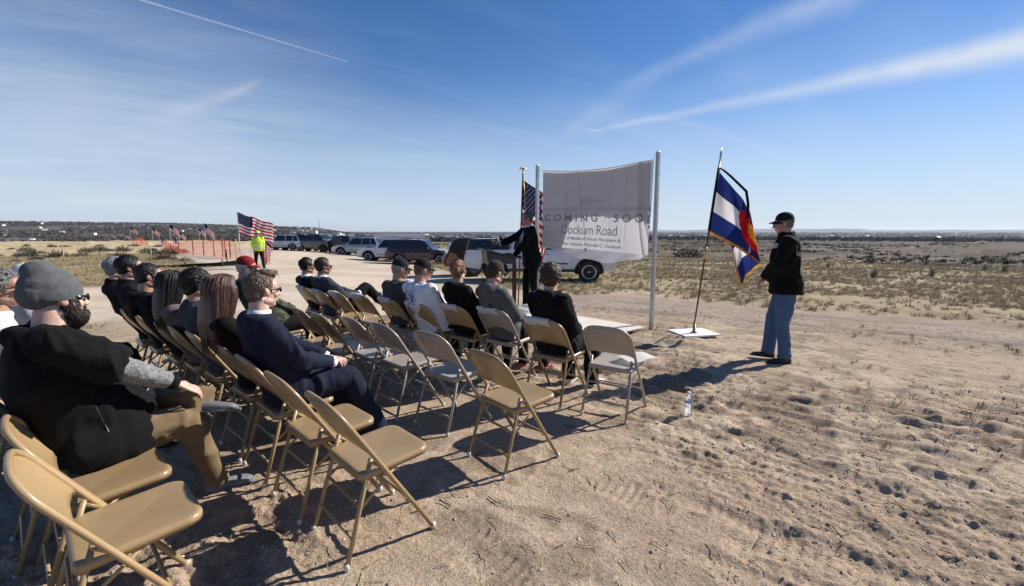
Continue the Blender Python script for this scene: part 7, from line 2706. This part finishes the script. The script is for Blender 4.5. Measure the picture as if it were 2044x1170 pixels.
def house_meshes(w, d, h, rh, wi, ri):
    wl = Geo().box((0, 0, h / 2 - .5), (w, d, h + 1)).mesh('wall', [wall_ms[wi]], False)
    e = .5
    V = [(-w / 2 - e, -d / 2 - e, h), (w / 2 + e, -d / 2 - e, h), (w / 2 + e, d / 2 + e, h), (-w / 2 - e, d / 2 + e, h), (-w / 2 - e, 0, h + rh), (w / 2 + e, 0, h + rh)]
    rf = Geo().add(V, [[0, 1, 5, 4], [2, 3, 4, 5], [0, 4, 3], [1, 2, 5], [3, 2, 1, 0]]).mesh('roof', [roof_ms[ri]], False)
    G = Geo()
    for k in range(max(2, int(w / 4))):
        cx = -w / 2 + (k + .5) * w / max(2, int(w / 4))
        for s in (-1, 1):
            G.box((cx, s * (d / 2 + .02), h * .55), (1.2, .06, 1.3))
    wn = G.mesh('windows', [glass_dark()], False)
    return wl, rf, wn


HT = [house_meshes(13, 9, 5.2, 3.0, 0, 0), house_meshes(15, 10, 5.8, 3.4, 1, 0), house_meshes(12, 9, 5.0, 2.8, 2, 1), house_meshes(14, 10, 3.2, 2.2, 2, 2)]
hr_ = np.random.default_rng(91)
hs_ = []
for i in range(34):
    px = -255 + i * 8.6 + hr_.uniform(-3, 3)
    hs_.append((px, hr_.uniform(620, 800), hr_.integers(0, 2), 1.0, 'house of the grey-roofed estate below the bench'))
for i in range(64):
    px = hr_.uniform(-480, 80)
    hs_.append((px, hr_.uniform(1100, 2600), hr_.integers(0, 4), 1.3, 'pale house among the winter trees of the far town'))
for i in range(22):
    px = hr_.uniform(-1020, -560)
    hs_.append((px, hr_.uniform(700, 2200), hr_.integers(2, 4), 1.0, 'small pale house on the wooded hillside'))
for i in range(14):
    px = hr_.uniform(180, 1020)
    hs_.append((px, hr_.uniform(1600, 3600), 3, 1.8, 'white building far off in the valley beyond the mounds'))
for px, dep, k, s, lb in hs_:
    x, y = place(px, dep)
    t = thing('house', lb, 'house', (x, y, gz(x, y)), hr_.uniform(-.5, .5) + (1.57 if hr_.random() < .4 else 0), lb.replace('house of', 'houses of').replace('pale house', 'pale houses').replace('white building', 'white buildings'))
    t.scale = (s, s, s)
    for me in HT[int(k)]:
        obj(me.name.split('.')[0], me, t)
for px, dep, w, d, h, lb in ((-405, 1750, 70, 30, 9, 'wide white warehouse roof left of the mast'), (-352, 1700, 46, 22, 10, 'white warehouse under the mast'), (-120, 2500, 60, 30, 14, 'bright boxy building in the far town'), (3, 2900, 95, 40, 26, 'big pale block on the skyline beside the speaker'), (300, 1400, 62, 20, 5, 'long white shed seen between banner and flag'), (-1002, 900, 40, 12, 4, 'long white shed at the foot of the hill'), (-970, 880, 34, 12, 4, 'second white shed at the foot of the hill')):
    x, y = place(px, dep)
    t = thing('warehouse', lb, 'building', (x, y, gz(x, y)), .1)
    solid('wall', Geo().box((0, 0, h / 2 - 1), (w, d, h + 2)), wall_ms[2], t)
    solid('roof', Geo().box((0, 0, h + .4), (w + 1, d + 1, .8)), roof_ms[2], t)
for px, dep, h, lb in ((-381, 2300, 62, 'thin lattice radio mast standing over the far town'), (-239, 3200, 46, 'second fainter mast in the far town')):
    x, y = place(px, dep)
    t = thing('radio_mast', lb, 'mast', (x, y, gz(x, y)), 0)
    steel = mat('mast_steel', (.16, .16, .17), .6, .3, .1)
    for a in range(3):
        an = a * 2.094
        obj('leg', Geo().loft([(1.6 * math.cos(an), 1.6 * math.sin(an), 0), (.5 * math.cos(an), .5 * math.sin(an), h)], .35, n=6).mesh('leg', [steel]), t)
    G = Geo()
    for k in range(12):
        f0 = k / 12; f1 = (k + 1) / 12
        for a in range(3):
            a0, a1 = a * 2.094, (a + 1) * 2.094
            r0, r1 = 1.6 - 1.1 * f0, 1.6 - 1.1 * f1
            G.loft([(r0 * math.cos(a0), r0 * math.sin(a0), h * f0), (r1 * math.cos(a1), r1 * math.sin(a1), h * f1)], .18, n=4)
    obj('lattice', G.mesh('lattice', [steel]), t)
# winter woods: one mass of crowns
tm = [mat('winter_crown_dark', (.088, .078, .068), .95, 0, .3, .3), mat('winter_crown_brown', (.135, .114, .094), .95, 0, .3, .3), mat('evergreen_crown', (.030, .036, .026), .95, 0, .3, .3)]


def crown_mesh(seed, m_):
    r_ = np.random.default_rng(seed)
    V = []; F = []
    for i in range(70):
        dv = U(r_.normal(size=3)); p = dv * r_.uniform(.2, 1) ** .5 * np.array([.5, .5, .42]) + np.array([0, 0, .55])
        q = r_.uniform(.07, .15)
        a, b_ = U(r_.normal(size=3)), U(r_.normal(size=3)); b_ = U(b_ - a * b_.dot(a))
        n0 = len(V); V += [p - a * q, p + b_ * q, p + a * q, p - b_ * q]; F.append([n0, n0 + 1, n0 + 2, n0 + 3])
    G = Geo().add(V, F)
    G.loft([(0, 0, -.1), (0, 0, .6)], [.035, .02], n=4)
    return G.mesh('crown', [m_], False, fix=False)


cm_ = [crown_mesh(500 + k, tm[(0, 1, 0, 1, 2)[k]]) for k in range(5)]
P = []; S = []
tr_ = np.random.default_rng(95)
for n, d0, d1, p0, p1, s0, s1, th in ((2600, 330, 900, -1040, -420, 3.5, 6.5, -.02), (6500, 900, 3900, -1060, -420, 5, 9, -.16), (1200, 420, 900, -420, 40, 4, 8, .02), (5200, 900, 4200, -480, 140, 5, 9, -.10), (6500, 900, 6000, 140, 1060, 5, 10, -.10), (5000, 5000, 14000, -480, 1060, 10, 22, -.2)):
    px = tr_.uniform(p0, p1, n); dep = d0 + (d1 - d0) * tr_.uniform(0, 1, n) ** 1.3
    x, y = px / 915 * dep, dep
    m_ = fbm2(x * .006, y * .006, 4, 211) > th
    x, y = x[m_], y[m_]
    z = macro(x, y)
    P += list(zip(x, y, z - .5)); S += list(tr_.uniform(s0, s1, len(x)))
scatter('far_woods', P, S, cm_, 'leafless winter woods spreading over the far valley and hills', 5)

# ------------------------------------------------------------------ air between here and the far valley
hz_m = bpy.data.materials.new('haze'); hz_m.use_nodes = True
hn = hz_m.node_tree; hn.nodes.clear()
pv = hn.nodes.new('ShaderNodeVolumePrincipled')
pv.inputs['Color'].default_value = (.80, .88, 1.0, 1)
pv.inputs['Density'].default_value = 3.0e-5
pv.inputs['Anisotropy'].default_value = 0.2
ho_ = hn.nodes.new('ShaderNodeOutputMaterial')
hn.links.new(pv.outputs[0], ho_.inputs['Volume'])
hz = solid('haze', Geo().box((0, 0, 40), (62000, 62000, 240)), hz_m)
tag(hz, 'thin pale haze lying over the far valley', kind='stuff')
